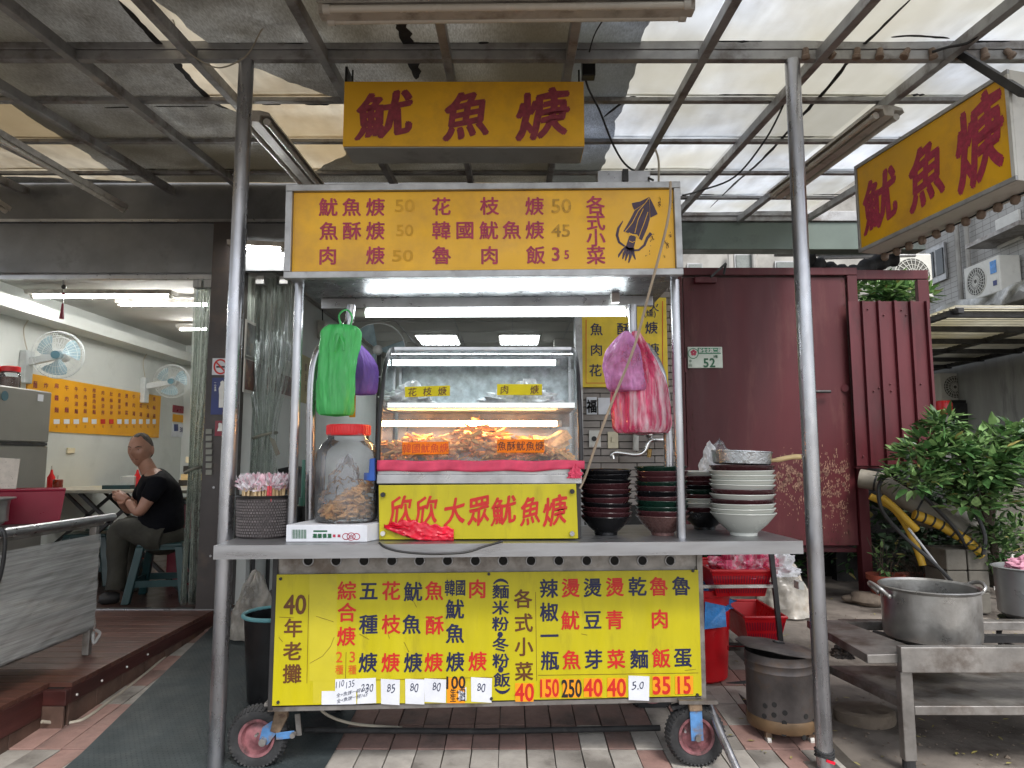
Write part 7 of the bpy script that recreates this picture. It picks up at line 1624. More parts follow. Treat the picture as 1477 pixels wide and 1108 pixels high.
for k, (u, lab) in enumerate(((-9, 'red lidded jar at the picture edge on top of the fridge'), (14, 'red lidded jar, right one on top of the fridge'))):
    b_ = P(u, 557, 4.95); b_.z = ft_ + .002; j = thing('spice_jar', lab, 'jar', b_); MB().lathe(b_, [(.06, .002), (.065, .01), (.065, .11), (.05, .13)], 20).build('body', clear_pl, j, smooth=True); MB().lathe(b_, [(.055, .008), (.055, .09), (0, .09)], 16).build('spices', mat('spice', S(90, 50, 30), .8) if 'spice' not in MATS else MATS['spice'], j); MB().lathe(b_ + Vector((0, 0, .13)), [(.06, 0), (.06, .035), (.05, .04), (0, .04)], 20).build('lid', jar_red, j, smooth=True)
# wrapped prep table (deck)
TX = -2.15
tb_ = thing('wrapped_table', 'steel table wrapped in stretch film on the timber deck', 'table', (-2.5, 3.0, dz))
ztb = .865
for (y, x) in ((3.62, TX), (3.62, -3.0), (2.05, TX), (2.05, -3.0)): MB().box(x - .035, x, y - .03, y, dz + .001, ztb - .02).build('leg', old_steel, tb_, bev=.003)
MB().box(TX - .9, TX + .0, 1.95, 3.66, ztb - .02, ztb).build('top', old_steel, tb_, bev=.004)
MB().cyl((TX + .01, 1.95, ztb + .018), (TX + .01, 3.72, ztb + .018), .020, n=16).build('edge_tube', steel, tb_, smooth=True)
MB().box(TX - .02, TX - .003, 2.0, 3.58, dz + .12, dz + .15).build('bottom_rail', old_steel, tb_)
MB().box(TX - .9, TX - .02, 2.0, 3.6, .45, .47).build('shelf', old_steel, tb_)
def filmf(x, y0, y1, z0, z1, ph):
    def f(u, v):
        y = y0 + (y1 - y0) * u; z = z0 + (z1 - z0) * v; d = .003 * noise.noise(Vector((y * 3 + z * 7, z * 20 - y * 9, ph))) + .003 * noise.noise(Vector((y * 6, z * 40 - y * 20, ph)))
        return (x + d, y, z)
    return f
MB().grid(filmf(TX + .004, 1.98, 3.61, dz + .13, ztb - .06, 1), 60, 40).build('film', film_pl, tb_, smooth=True)
MB().grid(filmf(TX + .011, 1.98, 3.61, dz + .14, ztb - .09, 7), 60, 40).build('film', film_pl, tb_, smooth=True)
fr3 = MB(); 
fr3.grid(lambda u, v: (TX + .004 + .004 * math.sin(v * 30) - .05 * u, 3.628 + .003 * math.sin(v * 21), dz + .12 + (ztb - dz - .18) * v), 3, 20); fr3.build('film', film_pl, tb_, smooth=True)
MB().tube(smooth_path([(TX + .01, 3.62, dz + .12), (TX + .03, 3.63, dz + .10), (TX + .02, 3.6, dz + .06), (TX + .0, 3.62, dz + .11)]), .008, 6).build('film_knot', film_pl, tb_)
# back of the shop: under-table darkness
rbx_ = thing('red_crate', 'dark red plastic tub standing on the wrapped table', 'tub', (-2.4, 3.3, ztb)); 
c0, c1 = P(27, 758, 3.0), P(97, 750, 3.35)
pts_b = [(-2.55, 3.45, ztb + .003), (-2.33, 3.57, ztb + .003), (-2.41, 3.65, ztb + .003), (-2.63, 3.58, ztb + .003)]
cxm = Vector((sum(p[0] for p in pts_b) / 4, sum(p[1] for p in pts_b) / 4, 0))
pts_t = [Vector((cxm.x + (p[0] - cxm.x) * 1.13, cxm.y + (p[1] - cxm.y) * 1.13, ztb + .17)) for p in pts_b]
MB().add([Vector(p) for p in pts_b] + pts_t, [(3, 2, 1, 0), (0, 1, 5, 4), (1, 2, 6, 5), (2, 3, 7, 6), (3, 0, 4, 7)]).build('body', maroon_box, rbx_, solid=.004)
MB().tube(pts_t + [pts_t[0]], .008, 8).build('rim', maroon_box, rbx_)
MB().box(-2.54, -2.51, 3.440, 3.445, ztb + .1, ztb + .12).build('label', switch_m, rbx_)
sbw = thing('steel_basin', 'grey steel basin at the left edge of the wrapped table', 'basin', (-2.35, 2.72, ztb)); MB().lathe((-2.49, 3.26, ztb + .015), [(.07, 0), (.085, .01), (.105, .12), (.125, .125), (.125, .13), (.10, .126), (.1, .02), (0, .012)], 40).build('basin', pot_m, sbw, smooth=True)
MB().box(-2.8, -2.3, 2.9, 3.28, ztb + .001, ztb + .014).build('black_tray', black_p, sbw)
ppm = thing('menu_sheet', 'speckled paper sheet standing behind the steel basin', 'paper', (-2.6, 3.3, ztb)); MB().prism([P(-5, 705, 3.5), P(23, 705, 3.5), P(29, 662, 3.5), P(-5, 660, 3.5)], (0, .003, 0)).build('sheet', mat('speckle_paper', S(186, 176, 164), .7, 0, .1, 30, dirt=S(110, 100, 96), da=.8, ds=60, dth=.56), ppm)
cable([P(-4, 760, 2.9), P(6, 768, 2.9), P(7, 790, 2.9), P(2, 825, 2.9), P(-6, 850, 2.9)], .008, cable_black, 'black power cord hanging over the wrapped table edge at far left')
pps = thing('paper_stack', 'small stack of white papers on the far end of the wrapped table', 'papers', (-2.4, 3.6, ztb)); MB().box(-2.28, -2.17, 3.48, 3.64, ztb + .001, ztb + .012).build('papers', paper, pps)
# dining tables
def dtable(label, cx, cy, w, d, h, m_top):
    t = thing('dining_table', label, 'table', (cx, cy, .2)); MB().box(cx - w / 2, cx + w / 2, cy - d / 2, cy + d / 2, .2 + h - .025, .2 + h).build('top', m_top, t, bev=.005)
    for sx_ in (-1, 1):
        for sy_ in (-1, 1): MB().bar((cx + sx_ * w * .42, cy + sy_ * d * .4, .2), (cx - sx_ * w * .18, cy + sy_ * d * .4, .2 + h - .026), .025, .025, up=(0, 1, 0)).build('leg', dark_steel, t)
    return t
tcol = mat('table_top', S(150, 146, 132), .4, 0, .06, 4)
dtable('pale folding dining table behind the seated man', X(190, 705, 5.6), 5.6, 1.35, .7, Z(707, 5.25) - .2, tcol)
dtable('second dining table farther back against the white wall', X(120, 700, 6.6) + .3, 6.5, 1.3, .7, .72, wood_h)
for k, (u, v, Y, m, lab) in enumerate(((73, 703, 5.45, jar_red, 'red sauce bottle on the dining table beside the fridge'), (83, 703, 5.4, mat('chili', S(130, 40, 20), .3), 'squat chili jar beside the red sauce bottle'), (197, 706, 5.5, jar_red, 'red bottle behind the seated man'))):
    b_ = P(u, v, Y); b_.z = Z(707, 5.25) + .001; t = thing('sauce_bottle', lab, 'bottle', b_); MB().lathe(b_, [(.025, 0), (.028, .01), (.028, .09), (.012, .12), (.006, .15), (0, .15)] if k != 1 else [(.035, 0), (.036, .07), (.03, .075), (0, .075)], 16).build('body', m, t, smooth=True)
    MB().lathe(b_ + Vector((0, 0, .15 if k != 1 else .076)), [(.007, 0), (.004, .03), (0, .03)], 10).build('cap', white_plastic, t)
bx9 = thing('tissue_box', 'small white tissue box on the table left of the seated man', 'box', P(189, 700, 5.5)); b_ = P(189, 700, 5.5); MB().box(b_.x - .06, b_.x + .05, 5.45, 5.56, Z(707, 5.25), Z(707, 5.25) + .10).build('box', white_plastic, bx9, bev=.004); MB().box(b_.x - .16, b_.x + .06, 5.38, 5.449, Z(707, 5.25), Z(707, 5.25) + .03).build('tray', teal_p, bx9)
# shelf on back wall
# stools
def stool(label, cx, cy, rz0, s=1.0):
    t = thing('plastic_stool', label, 'stool', (cx, cy, .2), rz0); I = wmat(t); h = .40 * s; w = .15; b = .185
    def L(x, y, z): return I @ Vector((x, y, z))
    MB().hexa([L(-w, -w, h - .02), L(w, -w, h - .02), L(w, w, h - .02), L(-w, w, h - .02)], [L(-w * .95, -w * .95, h), L(w * .95, -w * .95, h), L(w * .95, w * .95, h), L(-w * .95, w * .95, h)]).build('seat', teal_p, t, bev=.006)
    for sx_ in (-1, 1):
        for sy_ in (-1, 1):
            p0 = (sx_ * b, sy_ * b, 0); p1 = (sx_ * (w - .025), sy_ * (w - .025), h - .021); q0 = []; q1 = []
            for dx, dy in ((-.026, -.026), (.026, -.026), (.026, .026), (-.026, .026)): q0.append(L(p0[0] + dx, p0[1] + dy, 0.001)); q1.append(L(p1[0] + dx * 1.0, p1[1] + dy * 1.0, p1[2]))
            MB().hexa(q0, q1).build('leg', teal_p, t, bev=.006)
    z = .13; k = b - (b - w + .025) * z / h
    for sx_, sy_ in ((0, -1), (0, 1), (1, 0), (-1, 0)):
        if sx_ == 0: a, c_ = L(-k + .02, sy_ * k, z), L(k - .02, sy_ * k, z)
        else: a, c_ = L(sx_ * k, -k + .02, z), L(sx_ * k, k - .02, z)
        MB().bar(a, c_, .014, .045).build('brace', teal_p, t)
    for sy_ in (-1, 1):
        MB().prism([L(-w + .03, sy_ * (w - .01), h - .02), L(w - .03, sy_ * (w - .01), h - .02), L(w - .05, sy_ * (w - .01), h - .045), L(-w + .05, sy_ * (w - .01), h - .045)], (I.to_3x3() @ Vector((0, .01 * -sy_, 0)))).build('skirt', teal_p, t)
    return t
sx0 = P(224, 868, 4.92).x
stool('teal plastic stool that the man in black sits on', sx0, 5.02, math.radians(12))
stool('teal stool pushed under the dining table by the wall', P(160, 800, 6.0).x, 6.0, 0)
stool('teal stool half hidden behind the knees of the seated man', P(128, 800, 5.6).x, 5.6, .3)
rcr = thing('red_bucket', 'dark red tub behind the back of the seated man', 'tub', P(262, 780, 5.5)); b_ = P(262, 800, 5.5); MB().box(b_.x - .12, b_.x + .2, 5.5, 5.8, .201, Z(727, 5.5)).build('tub', maroon_box, rcr, bev=.01); MB().box(b_.x - .14, b_.x + .22, 5.48, 5.82, Z(727, 5.5), Z(720, 5.5)).build('lid', black_p, rcr, bev=.01)
rdb = thing('red_bag', 'red bag hung under the dining table seen through the stool', 'bag', P(245, 800, 5.4)); crumple(P(240, 0, 5.4).x, 5.4, Z(806, 5.4), .13, .1, .09, 81, jar_red, 'bag', rdb); crumple(P(238, 0, 5.4).x, 5.38, Z(835, 5.4), .10, .1, .15, 83, black_p, 'bag', rdb)
wst = thing('wall_rack', 'small cluttered rack against the wall beside the strip curtain', 'rack', P(275, 690, 7.0)); b_ = P(275, 690, 6.8)
for k, (m, z) in enumerate(((switch_m, 659), (dark_steel, 672), (wood_h, 684), (dark_steel, 692))): MB().box(b_.x - .06 - .02 * k, b_.x + .2, 6.8, 7.0, Z(z + 9, 6.8), Z(z, 6.8)).build('shelf_item', m, wst, bev=.004)
MB().box(b_.x - .1, b_.x + .3, 6.78, 7.02, Z(704, 6.8), Z(701.5, 6.8)).build('shelf', alu, wst); MB().box(b_.x + .0, b_.x + .03, 6.8, 6.83, .2, Z(704, 6.8)).build('leg', dark_steel, wst)
# posters and plates on the dark post
PBd = Board((0, 4.628, 0), (1, 0, 0), (0, 0, 1), lift=.002)
def pq(u0, v0, u1, v1, name, m, par, Y=4.628, th=.004): return MB().box(X(u0, v0, Y), X(u1, v0, Y), Y - th, Y - .0005, Z(v1, Y), Z(v0, Y)).build(name, m, par)
def L4b(x, y): return x / 3.4618, 380 + y / 3.4625
ns = thing('no_smoking_sign', 'round red no smoking sign on the dark post', 'sign', P(318, 528, 4.62)); pq(307, 517, 329, 541, 'board', paper, ns)
NSB = Board((0, 4.624, 0), (1, 0, 0), (0, 0, 1), lift=.002); mb = MB(); NSB.stroke(mb, [(318 + 9 * math.cos(a), 529 - 10 * math.sin(a)) for a in [i * math.pi / 14 for i in range(29)]], 2.4); NSB.stroke(mb, [(311.5, 522), (324.5, 536)], 2.2, lift=.003); mb.build('symbol', ink_red, ns); mb = MB(); NSB.rect(mb, 312, 528, 325, 530.5, lift=.0024); mb.build('symbol', ink_black, ns)
bp2 = thing('blue_poster', 'blue poster with a pale robed statue on the dark post', 'poster', P(318, 575, 4.62)); pq(306.5, 545, 330, 598, 'sheet', cobalt, bp2); mb = MB(); NSB.poly(mb, [(321, 549), (323.5, 551), (323.5, 555), (326, 560), (325.5, 570), (326, 588), (315.5, 588), (316, 570), (315.5, 560), (318, 555), (318, 551)][::-1]); mb.build('figure', ink_white, bp2)
NSB.letters('lettering', [(c_, 310.5, 552 + i * 3.6, 3.2) for i, c_ in enumerate('一心念佛')], ink_white, bp2)
mp2 = thing('maroon_poster', 'small maroon poster with a seated figure on the dark post', 'poster', P(318, 616, 4.62)); pq(311, 607, 329, 629, 'sheet', maroon_box, mp2); mb = MB(); NSB.poly(mb, [(317, 610), (320, 611), (321, 616), (323, 622), (313, 622), (315, 616), (315, 611)][::-1]); mb.build('figure', ink_white, mp2)
for k in range(7):
    o = thing('post_tag', ('topmost', 'second', 'third', 'middle', 'fifth', 'sixth', 'lowest')[k] + ' of the seven small grey tags on the dark post', 'tag', P(302, 622 + k * 10, 4.62), group='tags in a column on the dark post'); pq(298, 619 + k * 9.8, 306.5, 626 + k * 9.8, 'plate', mat('tag_grey', S(130, 130, 120), .5) if 'tag_grey' not in MATS else MATS['tag_grey'], o, th=.012)
# strip curtains
def curtain(label, u0, u1, v0, v1, Y, strips, gather=.0, tie=None, seed=1):
    t = thing('strip_curtain', label, 'curtain', P((u0 + u1) / 2, v0, Y)); x0, x1 = X(u0, 560, Y), X(u1, 560, Y); z1, z0 = Z(v0, Y), Z(v1, Y)
    r = random.Random(seed)
    for k in range(strips):
        f = (k + .5) / strips; ph = r.uniform(0, 6); w = (x1 - x0) / strips * 1.5; yo = r.uniform(-.03, .03)
        def cf(u, v, f=f, ph=ph, w=w, yo=yo):
            zz = z1 + (z0 - z1) * v; g_ = 1
            if tie: g_ = 1 - gather * math.exp(-((zz - tie) / .42) ** 2) if zz > tie else 1 - gather * math.exp(-((zz - tie) / .6) ** 2)
            xc = (x0 + x1) / 2 + (-.03 * (1 - g_)) ; x = xc + ((f - .5) * (x1 - x0) + (u - .5) * w) * g_
            return (x, Y + yo + .022 * math.sin(u * 9 + ph + v * 2) + .008 * math.sin(u * 23 + ph), zz)
        MB().grid(cf, 14, 24).build('strip', curtain_pl, t, smooth=True)
    for k in range(2):
        xx = x0 + (x1 - x0) * (.25 + .5 * k); MB().box(xx - .03, xx + .03, Y - .045, Y + .02, z1 - .06, z1 + .0).build('clamp', alu, t, bev=.004)
    if tie: MB().tube([((x0 + x1) / 2 - .02 + (x1 - x0) * .35 * (1 - gather) * 1.5 * math.cos(a), Y + .05 * math.sin(a), tie + .02 * math.cos(a)) for a in [i * math.pi / 10 for i in range(20)]], .010, 6, closed=True).build('tie', mat('cloth_tie', S(120, 118, 106), .8) if 'cloth_tie' not in MATS else MATS['cloth_tie'], t)
    return t
curtain('clear plastic strip curtain hanging at the right of the left shop', 273, 305, 405, 872, 4.74, 5, .35, Z(678, 4.74), 2)
t = curtain('clear plastic curtain tied in the middle behind the left roof post', 354, 424, 400, 800, 4.76, 6, .55, Z(628, 4.76), 5)
MB().prism([P(388, 630, 4.68), P(396, 634, 4.68), P(404, 655, 4.68), P(398, 658, 4.68)], (0, .003, 0)).build('tie_end', MATS['cloth_tie'], t)
# photographs on the partition of the centre room
MWB = wallB(-1.83, .002)
for (u0, u1, v0, v1, v2, v3, m, lab) in ((354, 386, 460, 476, 528, 522, photo_dark, 'dark food photo, upper left of four on the partition'), (389, 420, 478, 491, 526, 533, photo_dark, 'food photo, upper right of four on the partition'), (352, 386, 513, 528, 574, 565, photo_red, 'reddish food photo, lower left of four on the partition'), (389, 420, 530, 537, 576, 572, photo_red, 'food photo, lower right of four on the partition')):
    a = MWB.px(u0, v0); b = MWB.px(u1, v2); t = thing('food_photo', lab, 'photo', a); zt_0 = max(MWB.px(u0, v0).z, 0); zb_0 = MWB.px(u1, v2).z
    MB().box(-1.829, -1.822, a.y, b.y, zb_0, zt_0).build('frame', white_plastic, t); MB().box(-1.8215, -1.820, a.y + .02, b.y - .02, zb_0 + .02, zt_0 - .02).build('print', m, t)
pm = thing('menu_poster', 'cream paper menu on the partition behind the cart upright', 'poster', MWB.px(440, 545)); a = MWB.px(433, 510); b = MWB.px(452, 585); MB().box(-1.829, -1.824, a.y, b.y, b.z, a.z).build('sheet', mat('old_cream', S(180, 168, 120), .7, 0, .1, 9), pm)
PB3 = wallB(-1.824, .002); PB3.letters('lettering', [('價', 441, 530, 10, 12), ('目', 441, 545, 10, 12), ('表', 441, 560, 10, 12)], ink_brown, pm, off=.01)
# electric box, hanging fan glimpsed behind the case
eb = thing('meter_box', 'small white electrical box on the centre partition above the purple bag', 'box', MWB.px(465, 480)); a = MWB.px(458, 462); b = MWB.px(478, 500); MB().box(-1.829, -1.76, a.y, b.y, b.z, a.z).build('box', white_plastic, eb, bev=.005); MB().tube(smooth_path([(-1.78, a.y, a.z + .3), (-1.77, a.y - .05, a.z + .1), (-1.78, a.y, a.z)]), .006, 6).build('cable', cable_black, eb)
f2 = thing('desk_fan', 'white fan blades glimpsed between the purple bag and the display case', 'fan', P(545, 505, 5.2)); c = P(545, 505, 5.2)
for k in range(3): MB().grid(lambda u, v, k=k: c + Vector((math.cos(k * 2.1 + (u - .5) * .7) * (.03 + .18 * v), -.02 * u, math.sin(k * 2.1 + (u - .5) * .7) * (.03 + .18 * v))), 6, 5).build('blade', fan_blue, f2, smooth=True)
MB().tube([c + Vector((.21 * math.cos(a), 0, .21 * math.sin(a))) for a in [i * math.pi / 16 for i in range(32)]], .006, 6, closed=True).build('cage', fan_white, f2); MB().sphere(c, .04, 12, 8).build('hub', fan_white, f2, smooth=True); MB().cyl(c + Vector((0, .05, 0)), (c.x, c.y + .05, .2), .015, n=8).build('stand', dark_steel, f2)
# black chair back added in place of an unclear dark figure
ch = thing('added_chair', 'rounded black chair back added for an unclear dark shape behind the left upright', 'chair', (P(418, 690, 4.2).x, 5.2, .2)); cx = P(425, 690, 5.2).x
MB().lathe((cx, 5.2, .68), [(0, 0), (.2, .01), (.21, .1), (.2, .35), (.16, .43), (0, .46)], 28, sy=.18).build('backrest', black_p, ch, smooth=True); MB().box(cx - .2, cx + .2, 4.85, 5.2, .62, .67).build('seat', black_p, ch, bev=.02)
for dx in (-.17, .17):
    for dy in (4.88, 5.18): MB().cyl((cx + dx, dy, .2), (cx + dx, dy, .62), .015, n=8).build('leg', dark_steel, ch)
# ---------------------------------------------------------------- the man
def skin(name, chain, edges, m, parent, root=0, sub=2, extra=None):
    me = bpy.data.meshes.new(name); me.from_pydata([Vector(c[:3]) for c in chain], edges, []); me.materials.append(m)
    o = bpy.data.objects.new(name, me); COL.objects.link(o)
    q = o.modifiers.new('skin', 'SKIN'); q.use_smooth_shade = True
    if not me.skin_vertices: 
        bpy.context.view_layer.objects.active = o
    sv = me.skin_vertices[0].data if me.skin_vertices else None
    for i, c in enumerate(chain):
        r = c[3]; sv[i].radius = (r if not isinstance(r, tuple) else r[0], r if not isinstance(r, tuple) else r[1]); sv[i].use_root = (i == root)
    s_ = o.modifiers.new('sub', 'SUBSURF'); s_.levels = sub; s_.render_levels = sub
    dg_ = bpy.context.evaluated_depsgraph_get(); bpy.context.view_layer.update(); dg_ = bpy.context.evaluated_depsgraph_get()
    nm = bpy.data.meshes.new_from_object(o.evaluated_get(dg_)); vs = [v.co.copy() for v in nm.vertices]; fs = [tuple(p.vertices) for p in nm.polygons]
    bpy.data.objects.remove(o); mb = MB(); mb.add(vs, fs)
    return mb
MY = 5.0
man = thing('person', 'cropped grey haired man in black T-shirt and olive trousers seated on a stool', 'person', (P(224, 868, 4.92).x, 5.0, .2))
def V(u, v, y): return tuple(P(u, v, y))
hip = V(228, 768, 5.0); wst_ = V(233, 748, 5.0); che = V(233, 715, 5.0); upc = V(229, 694, 5.0); nek = V(215, 680, 4.98); hd0 = V(209, 668, 4.96)
shL = V(228, 697, 4.82); elL = V(200, 742, 4.76); wrL = V(184, 722, 4.82); haL = V(178, 716, 4.84)
shR = V(215, 695, 5.17); elR = V(186, 738, 5.24); wrR = V(172, 720, 5.12); haR = V(170, 716, 5.06)
hpL = V(222, 775, 4.92); knL = V(172, 762, 4.90); anL = V(167, 850, 4.86); toL = V(150, 862, 4.82)
hpR = V(222, 775, 5.10); knR = V(180, 755, 5.22); anR = V(195, 850, 5.3); toR = V(180, 858, 5.26)
body = [(*hip, .11), (*wst_, (.11, .10)), (*che, (.11, .10)), (*upc, (.095, .08)), (*nek, .052), (*hd0, .048),
        (*shL, .055), (*elL, .04), (*wrL, .027), (*shR, .055), (*elR, .04), (*wrR, .027), (*hpL, .085), (*knL, .06), (*anL, .04), (*hpR, .085), (*knR, .06), (*anR, .04)]
be = [(0, 1), (1, 2), (2, 3), (3, 4), (4, 5), (3, 6), (6, 7), (7, 8), (3, 9), (9, 10), (10, 11), (0, 12), (12, 13), (13, 14), (0, 15), (15, 16), (16, 17)]
bm_ = skin('b', body, be, skin_m, man)
# head with features
hc_ = P(203, 649, 4.94); fdir = Vector((-.04, -1.0, -.06)).normalized(); fx = fdir.cross(Vector((0, 0, 1))).normalized(); fz = fx.cross(fdir)
hm = MB(); nu, nv = 40, 30; hr = .098
def headf(u, v):
    th = u * 2 * math.pi; ph = v * math.pi
    x = math.sin(ph) * math.cos(th); y = math.sin(ph) * math.sin(th); z = -math.cos(ph)   # y = face direction
    X_ = x * .078; Y_ = y * .094; Z_ = z * .122
    if z < 0: k = 1 + z * .30; X_ *= k; Y_ *= (1 + z * .12) if y > 0 else (1 + z * .40)
    if y > 0:
        g = lambda a, b, s, t: math.exp(-((x * .078 - a) / s) ** 2 - ((Z_ - b) / t) ** 2)
        Y_ += .024 * g(0, -.022, .011, .020) + .012 * g(0, -.004, .009, .03)             # nose
        Y_ -= .012 * g(.032, .006, .016, .012) + .012 * g(-.032, .006, .016, .012)        # eye sockets
        Y_ += .006 * g(.03, .024, .022, .008) + .006 * g(-.03, .024, .022, .008)         # brows
        Y_ += .008 * g(0, -.055, .02, .008) + .007 * g(0, -.070, .018, .007) - .006 * g(0, -.0625, .024, .004)   # lips
        Y_ += .010 * g(0, -.098, .022, .016) + .005 * g(.045, -.02, .018, .02) + .005 * g(-.045, -.02, .018, .02)
    return hc_ + fx * X_ + fdir * Y_ + fz * Z_
hm.grid(headf, nu, nv, wrap=True)
bm_.add(hm.v, hm.f)
for s_ in (-1, 1):                                # ears
    e = MB(); e.sphere((0, 0, 0), 1, 12, 8); bm_.add([hc_ + fx * (.080 * s_ + q.x * .010) + fdir * (-.012 + q.y * .018) + fz * (-.004 + q.z * .032) for q in e.v], e.f)
bm_.tube([nek, hd0, tuple(hc_ - Vector((0, 0, .06)))], [.056, .052, .052], 16)
def hand(mb, w, h, dirv, side):
    w = Vector(w); d = Vector(dirv).normalized(); s_ = Vector(side).normalized(); n_ = d.cross(s_)
    mb.tube([w, w + d * .03, w + d * .075, w + d * .09], [.024, .032, .036, .03], 12)
    for k, L in enumerate((.066, .074, .070, .054)):
        b = w + d * .082 + s_ * (-.027 + k * .018); mb.tube([b - d * .02, b + d * L * .45, b + d * L * .75 + n_ * .016, b + d * L * .85 + n_ * .036], [.0095, .009, .008, .007], 8)
    b = w + d * .02 - s_ * .026; mb.tube([b, b + d * .03 - s_ * .018, b + d * .062 - s_ * .014 + n_ * .012], [.013, .011, .008], 8)
hand(bm_, wrL, haL, Vector(haL) - Vector(wrL) + Vector((-.02, 0, .0)), (0, .6, .8)); hand(bm_, wrR, haR, Vector(haR) - Vector(wrR), (0, -.6, .8))
bodyo = bm_.build('body', skin_m, man, smooth=True)
# eyes, brows, mouth line, set on the face's own surface
def face(x, z, off=0):
    z0 = z / .122; s2 = max(1e-4, 1 - z0 * z0); k = 1 + (z0 * .30 if z0 < 0 else 0); xx = x / k; y2 = max(1e-5, s2 - (xx / .078) ** 2); Y_ = math.sqrt(y2) * .094 * ((1 + z0 * .12) if z0 < 0 else 1)
    g = lambda a, b, s, t: math.exp(-((xx - a) / s) ** 2 - ((z - b) / t) ** 2)
    Y_ += .024 * g(0, -.022, .011, .020) + .012 * g(0, -.004, .009, .03) - .012 * g(.032, .006, .016, .012) - .012 * g(-.032, .006, .016, .012) + .006 * g(.03, .024, .022, .008) + .006 * g(-.03, .024, .022, .008)
    Y_ += .008 * g(0, -.055, .02, .008) + .007 * g(0, -.070, .018, .007) - .006 * g(0, -.0625, .024, .004) + .010 * g(0, -.098, .022, .016)
    return hc_ + fx * x + fdir * (Y_ + off) + fz * z
for s_ in (-1, 1):
    e_ = MB(); e_.sphere((0, 0, 0), .0070, 12, 8, (1.5, .4, .30)); c_ = face(.031 * s_, .005, -.0005); w_ = MB(); w_.add([c_ + fx * q.x + fdir * q.y + fz * q.z for q in e_.v], e_.f); w_.build('eye', skin_m if 0 else mat('eye_white', S(150, 130, 120), .4) if 'eye_white' not in MATS else MATS['eye_white'], man, smooth=True)
    c_ = face(.030 * s_, .005, .0035); MB().sphere(c_, .0036, 10, 8).build('iris', ink_black, man, smooth=True)
    MB().tube([face(.018 * s_, .009, .002), face(.031 * s_, .0115, .003), face(.044 * s_, .007, .002)], .0018, 6).build('eyelid', skin_m, man)
    MB().tube([face(.015 * s_, .022, .001), face(.032 * s_, .028, .001), face(.050 * s_, .024, .001)], [.0022, .0032, .002], 6).build('eyebrow', hair_m, man)
MB().tube([face(-.024, -.0625, .001), face(-.01, -.0625, .001), face(.01, -.0625, .001), face(.024, -.0625, .001)], .0022, 6).build('mouth', mat('lip', S(104, 56, 50), .5), man)
# cropped hair cap
hp_ = MB()
def hairf(u, v):
    th = u * 2 * math.pi; front = math.sin(th); low = .23 + .46 * (0.5 - .5 * front) ** 1.25 + .02 * noise.noise(Vector((th * 3, 0, 1))) - .05 * math.exp(-((abs(math.cos(th)) - .55) / .2) ** 2) * (front > 0)  # hairline: high at the brow, low at the nape
    ph = math.pi - v * math.pi * (low + .0); x = math.sin(ph) * math.cos(th); y = math.sin(ph) * math.sin(th); z = -math.cos(ph)
    e = 1.018 + .012 * noise.noise(Vector((x, y, z)) * 9) + .008 * noise.noise(Vector((x, y, z)) * 30); return hc_ + fx * x * .078 * e + fdir * y * (.094 if y > 0 else .096) * e + fz * z * .122 * e
hp_.grid(hairf, 36, 14, wrap=True).build('hair', hair_m, man, smooth=True)
shirt = [(wst_[0] - .01, wst_[1], wst_[2] - .15, (.185, .17)), (*wst_, (.17, .16)), (*che, (.165, .155)), (*upc, (.14, .125)), (nek[0] + .022, nek[1], nek[2] - .02, .066), (*shL, .072), (*(Vector(shL).lerp(Vector(elL), .62)), .056), (*shR, .072), (*(Vector(shR).lerp(Vector(elR), .62)), .056)]
sm_ = skin('s', shirt, [(0, 1), (1, 2), (2, 3), (3, 4), (3, 5), (5, 6), (3, 7), (7, 8)], shirt_m, man)
sm_.v = [q + noise.noise_vector(q * 14) * .005 for q in sm_.v]; sm_.build('t_shirt', shirt_m, man, smooth=True)
hb_ = V(228, 772, 5.0)
tm_ = MB()
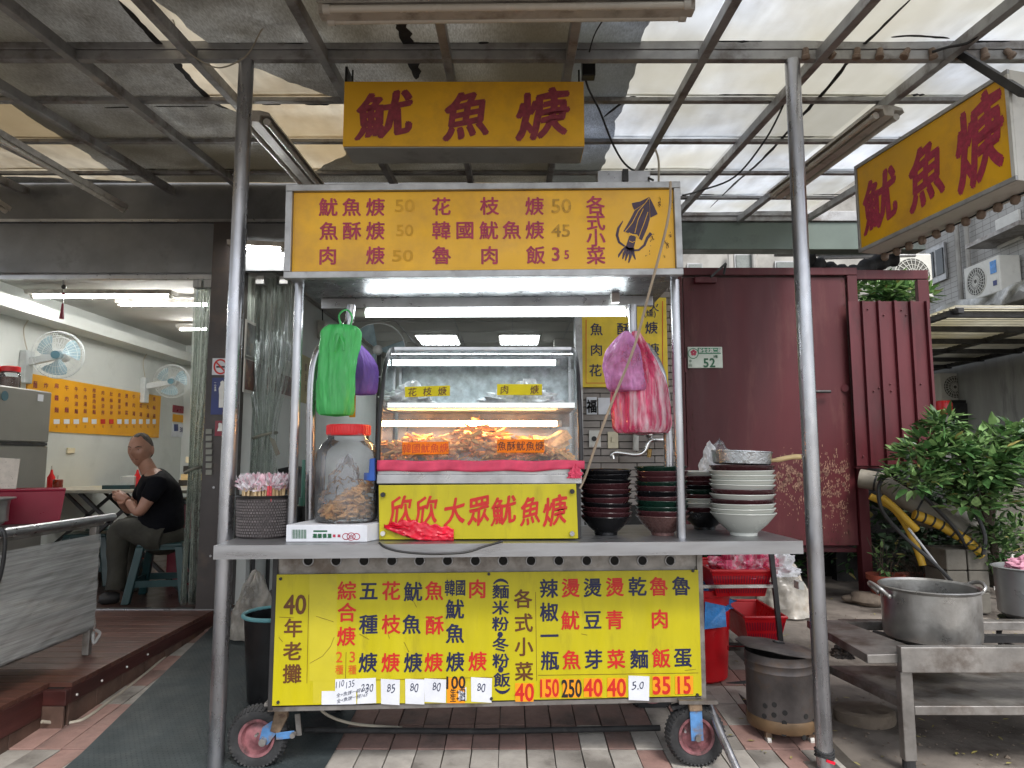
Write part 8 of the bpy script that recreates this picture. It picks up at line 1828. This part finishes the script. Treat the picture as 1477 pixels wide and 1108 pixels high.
def leg(pts, rs):
    q = smooth_path([Vector(p) for p in pts], 6); n_ = len(q); rr3 = []
    for i in range(n_):
        t = i / (n_ - 1) * (len(rs) - 1); k = min(int(t), len(rs) - 2); rr3.append(rs[k] + (rs[k + 1] - rs[k]) * (t - k))
    tm_.tube(q, rr3, 20)
leg([V(238, 776, 4.94), V(222, 773, 4.93), V(196, 766, 4.91), V(174, 766, 4.90), V(170, 790, 4.89), V(169, 820, 4.88), V(167, 851, 4.86)], [.10, .11, .088, .078, .070, .062, .064])
leg([V(238, 776, 5.10), V(222, 773, 5.10), V(198, 763, 5.16), V(184, 762, 5.22), V(186, 790, 5.25), V(191, 820, 5.28), V(195, 851, 5.3)], [.10, .11, .085, .074, .066, .06, .06])
tm_.sphere(V(236, 776, 5.02), .15, 20, 12, (1.0, 1.1, .8))
tm_.v = [q + noise.noise_vector(q * 16) * .008 + noise.noise_vector(q * 34) * .004 for q in tm_.v]; tm_.build('trousers', trouser_m, man, smooth=True)
for an_, to_ in ((V(167, 852, 4.86), toL), (V(195, 852, 5.3), toR)):
    a = Vector(an_); b = Vector(to_); b.z = a.z = .2 + .035; MB().tube([a + (a - b) * .35, a, (a + b) / 2, b + (b - a) * .1, b + (b - a) * .45], [.03, .042, .042, .040, .022], 14).build('shoe', shoe_m, man, smooth=True)
# no second figure; the added black chair back stands in for it

# fallen leaves and litter
lf = MB(); r15 = random.Random(15)
for k in range(120):
    u = r15.uniform(1030, 1477); v = r15.uniform(880, 1100); p = G(u, v); p.z = gz(p.y) + (.0085 if p.x < 1.36 and p.y < 4.6 else -.008)
    s = r15.uniform(.008, .02); R_ = Matrix.Rotation(r15.uniform(0, 6.3), 3, 'Z') @ Matrix.Rotation(r15.uniform(-.25, .25), 3, 'X')
    lf.add([p + Vector((0, 0, .003)) + R_ @ (Vector(q) * s) for q in ((0, -1, 0), (.35, -.2, .1), (.25, .5, .08), (0, 1, 0), (-.25, .5, .08), (-.35, -.2, .1))], [(0, 1, 2, 3), (0, 3, 4, 5)])
tag(lf.build('fallen_leaves', leaf_d), 'dry fallen leaves scattered over the yard and the paving edge', 'leaves', kind='stuff')
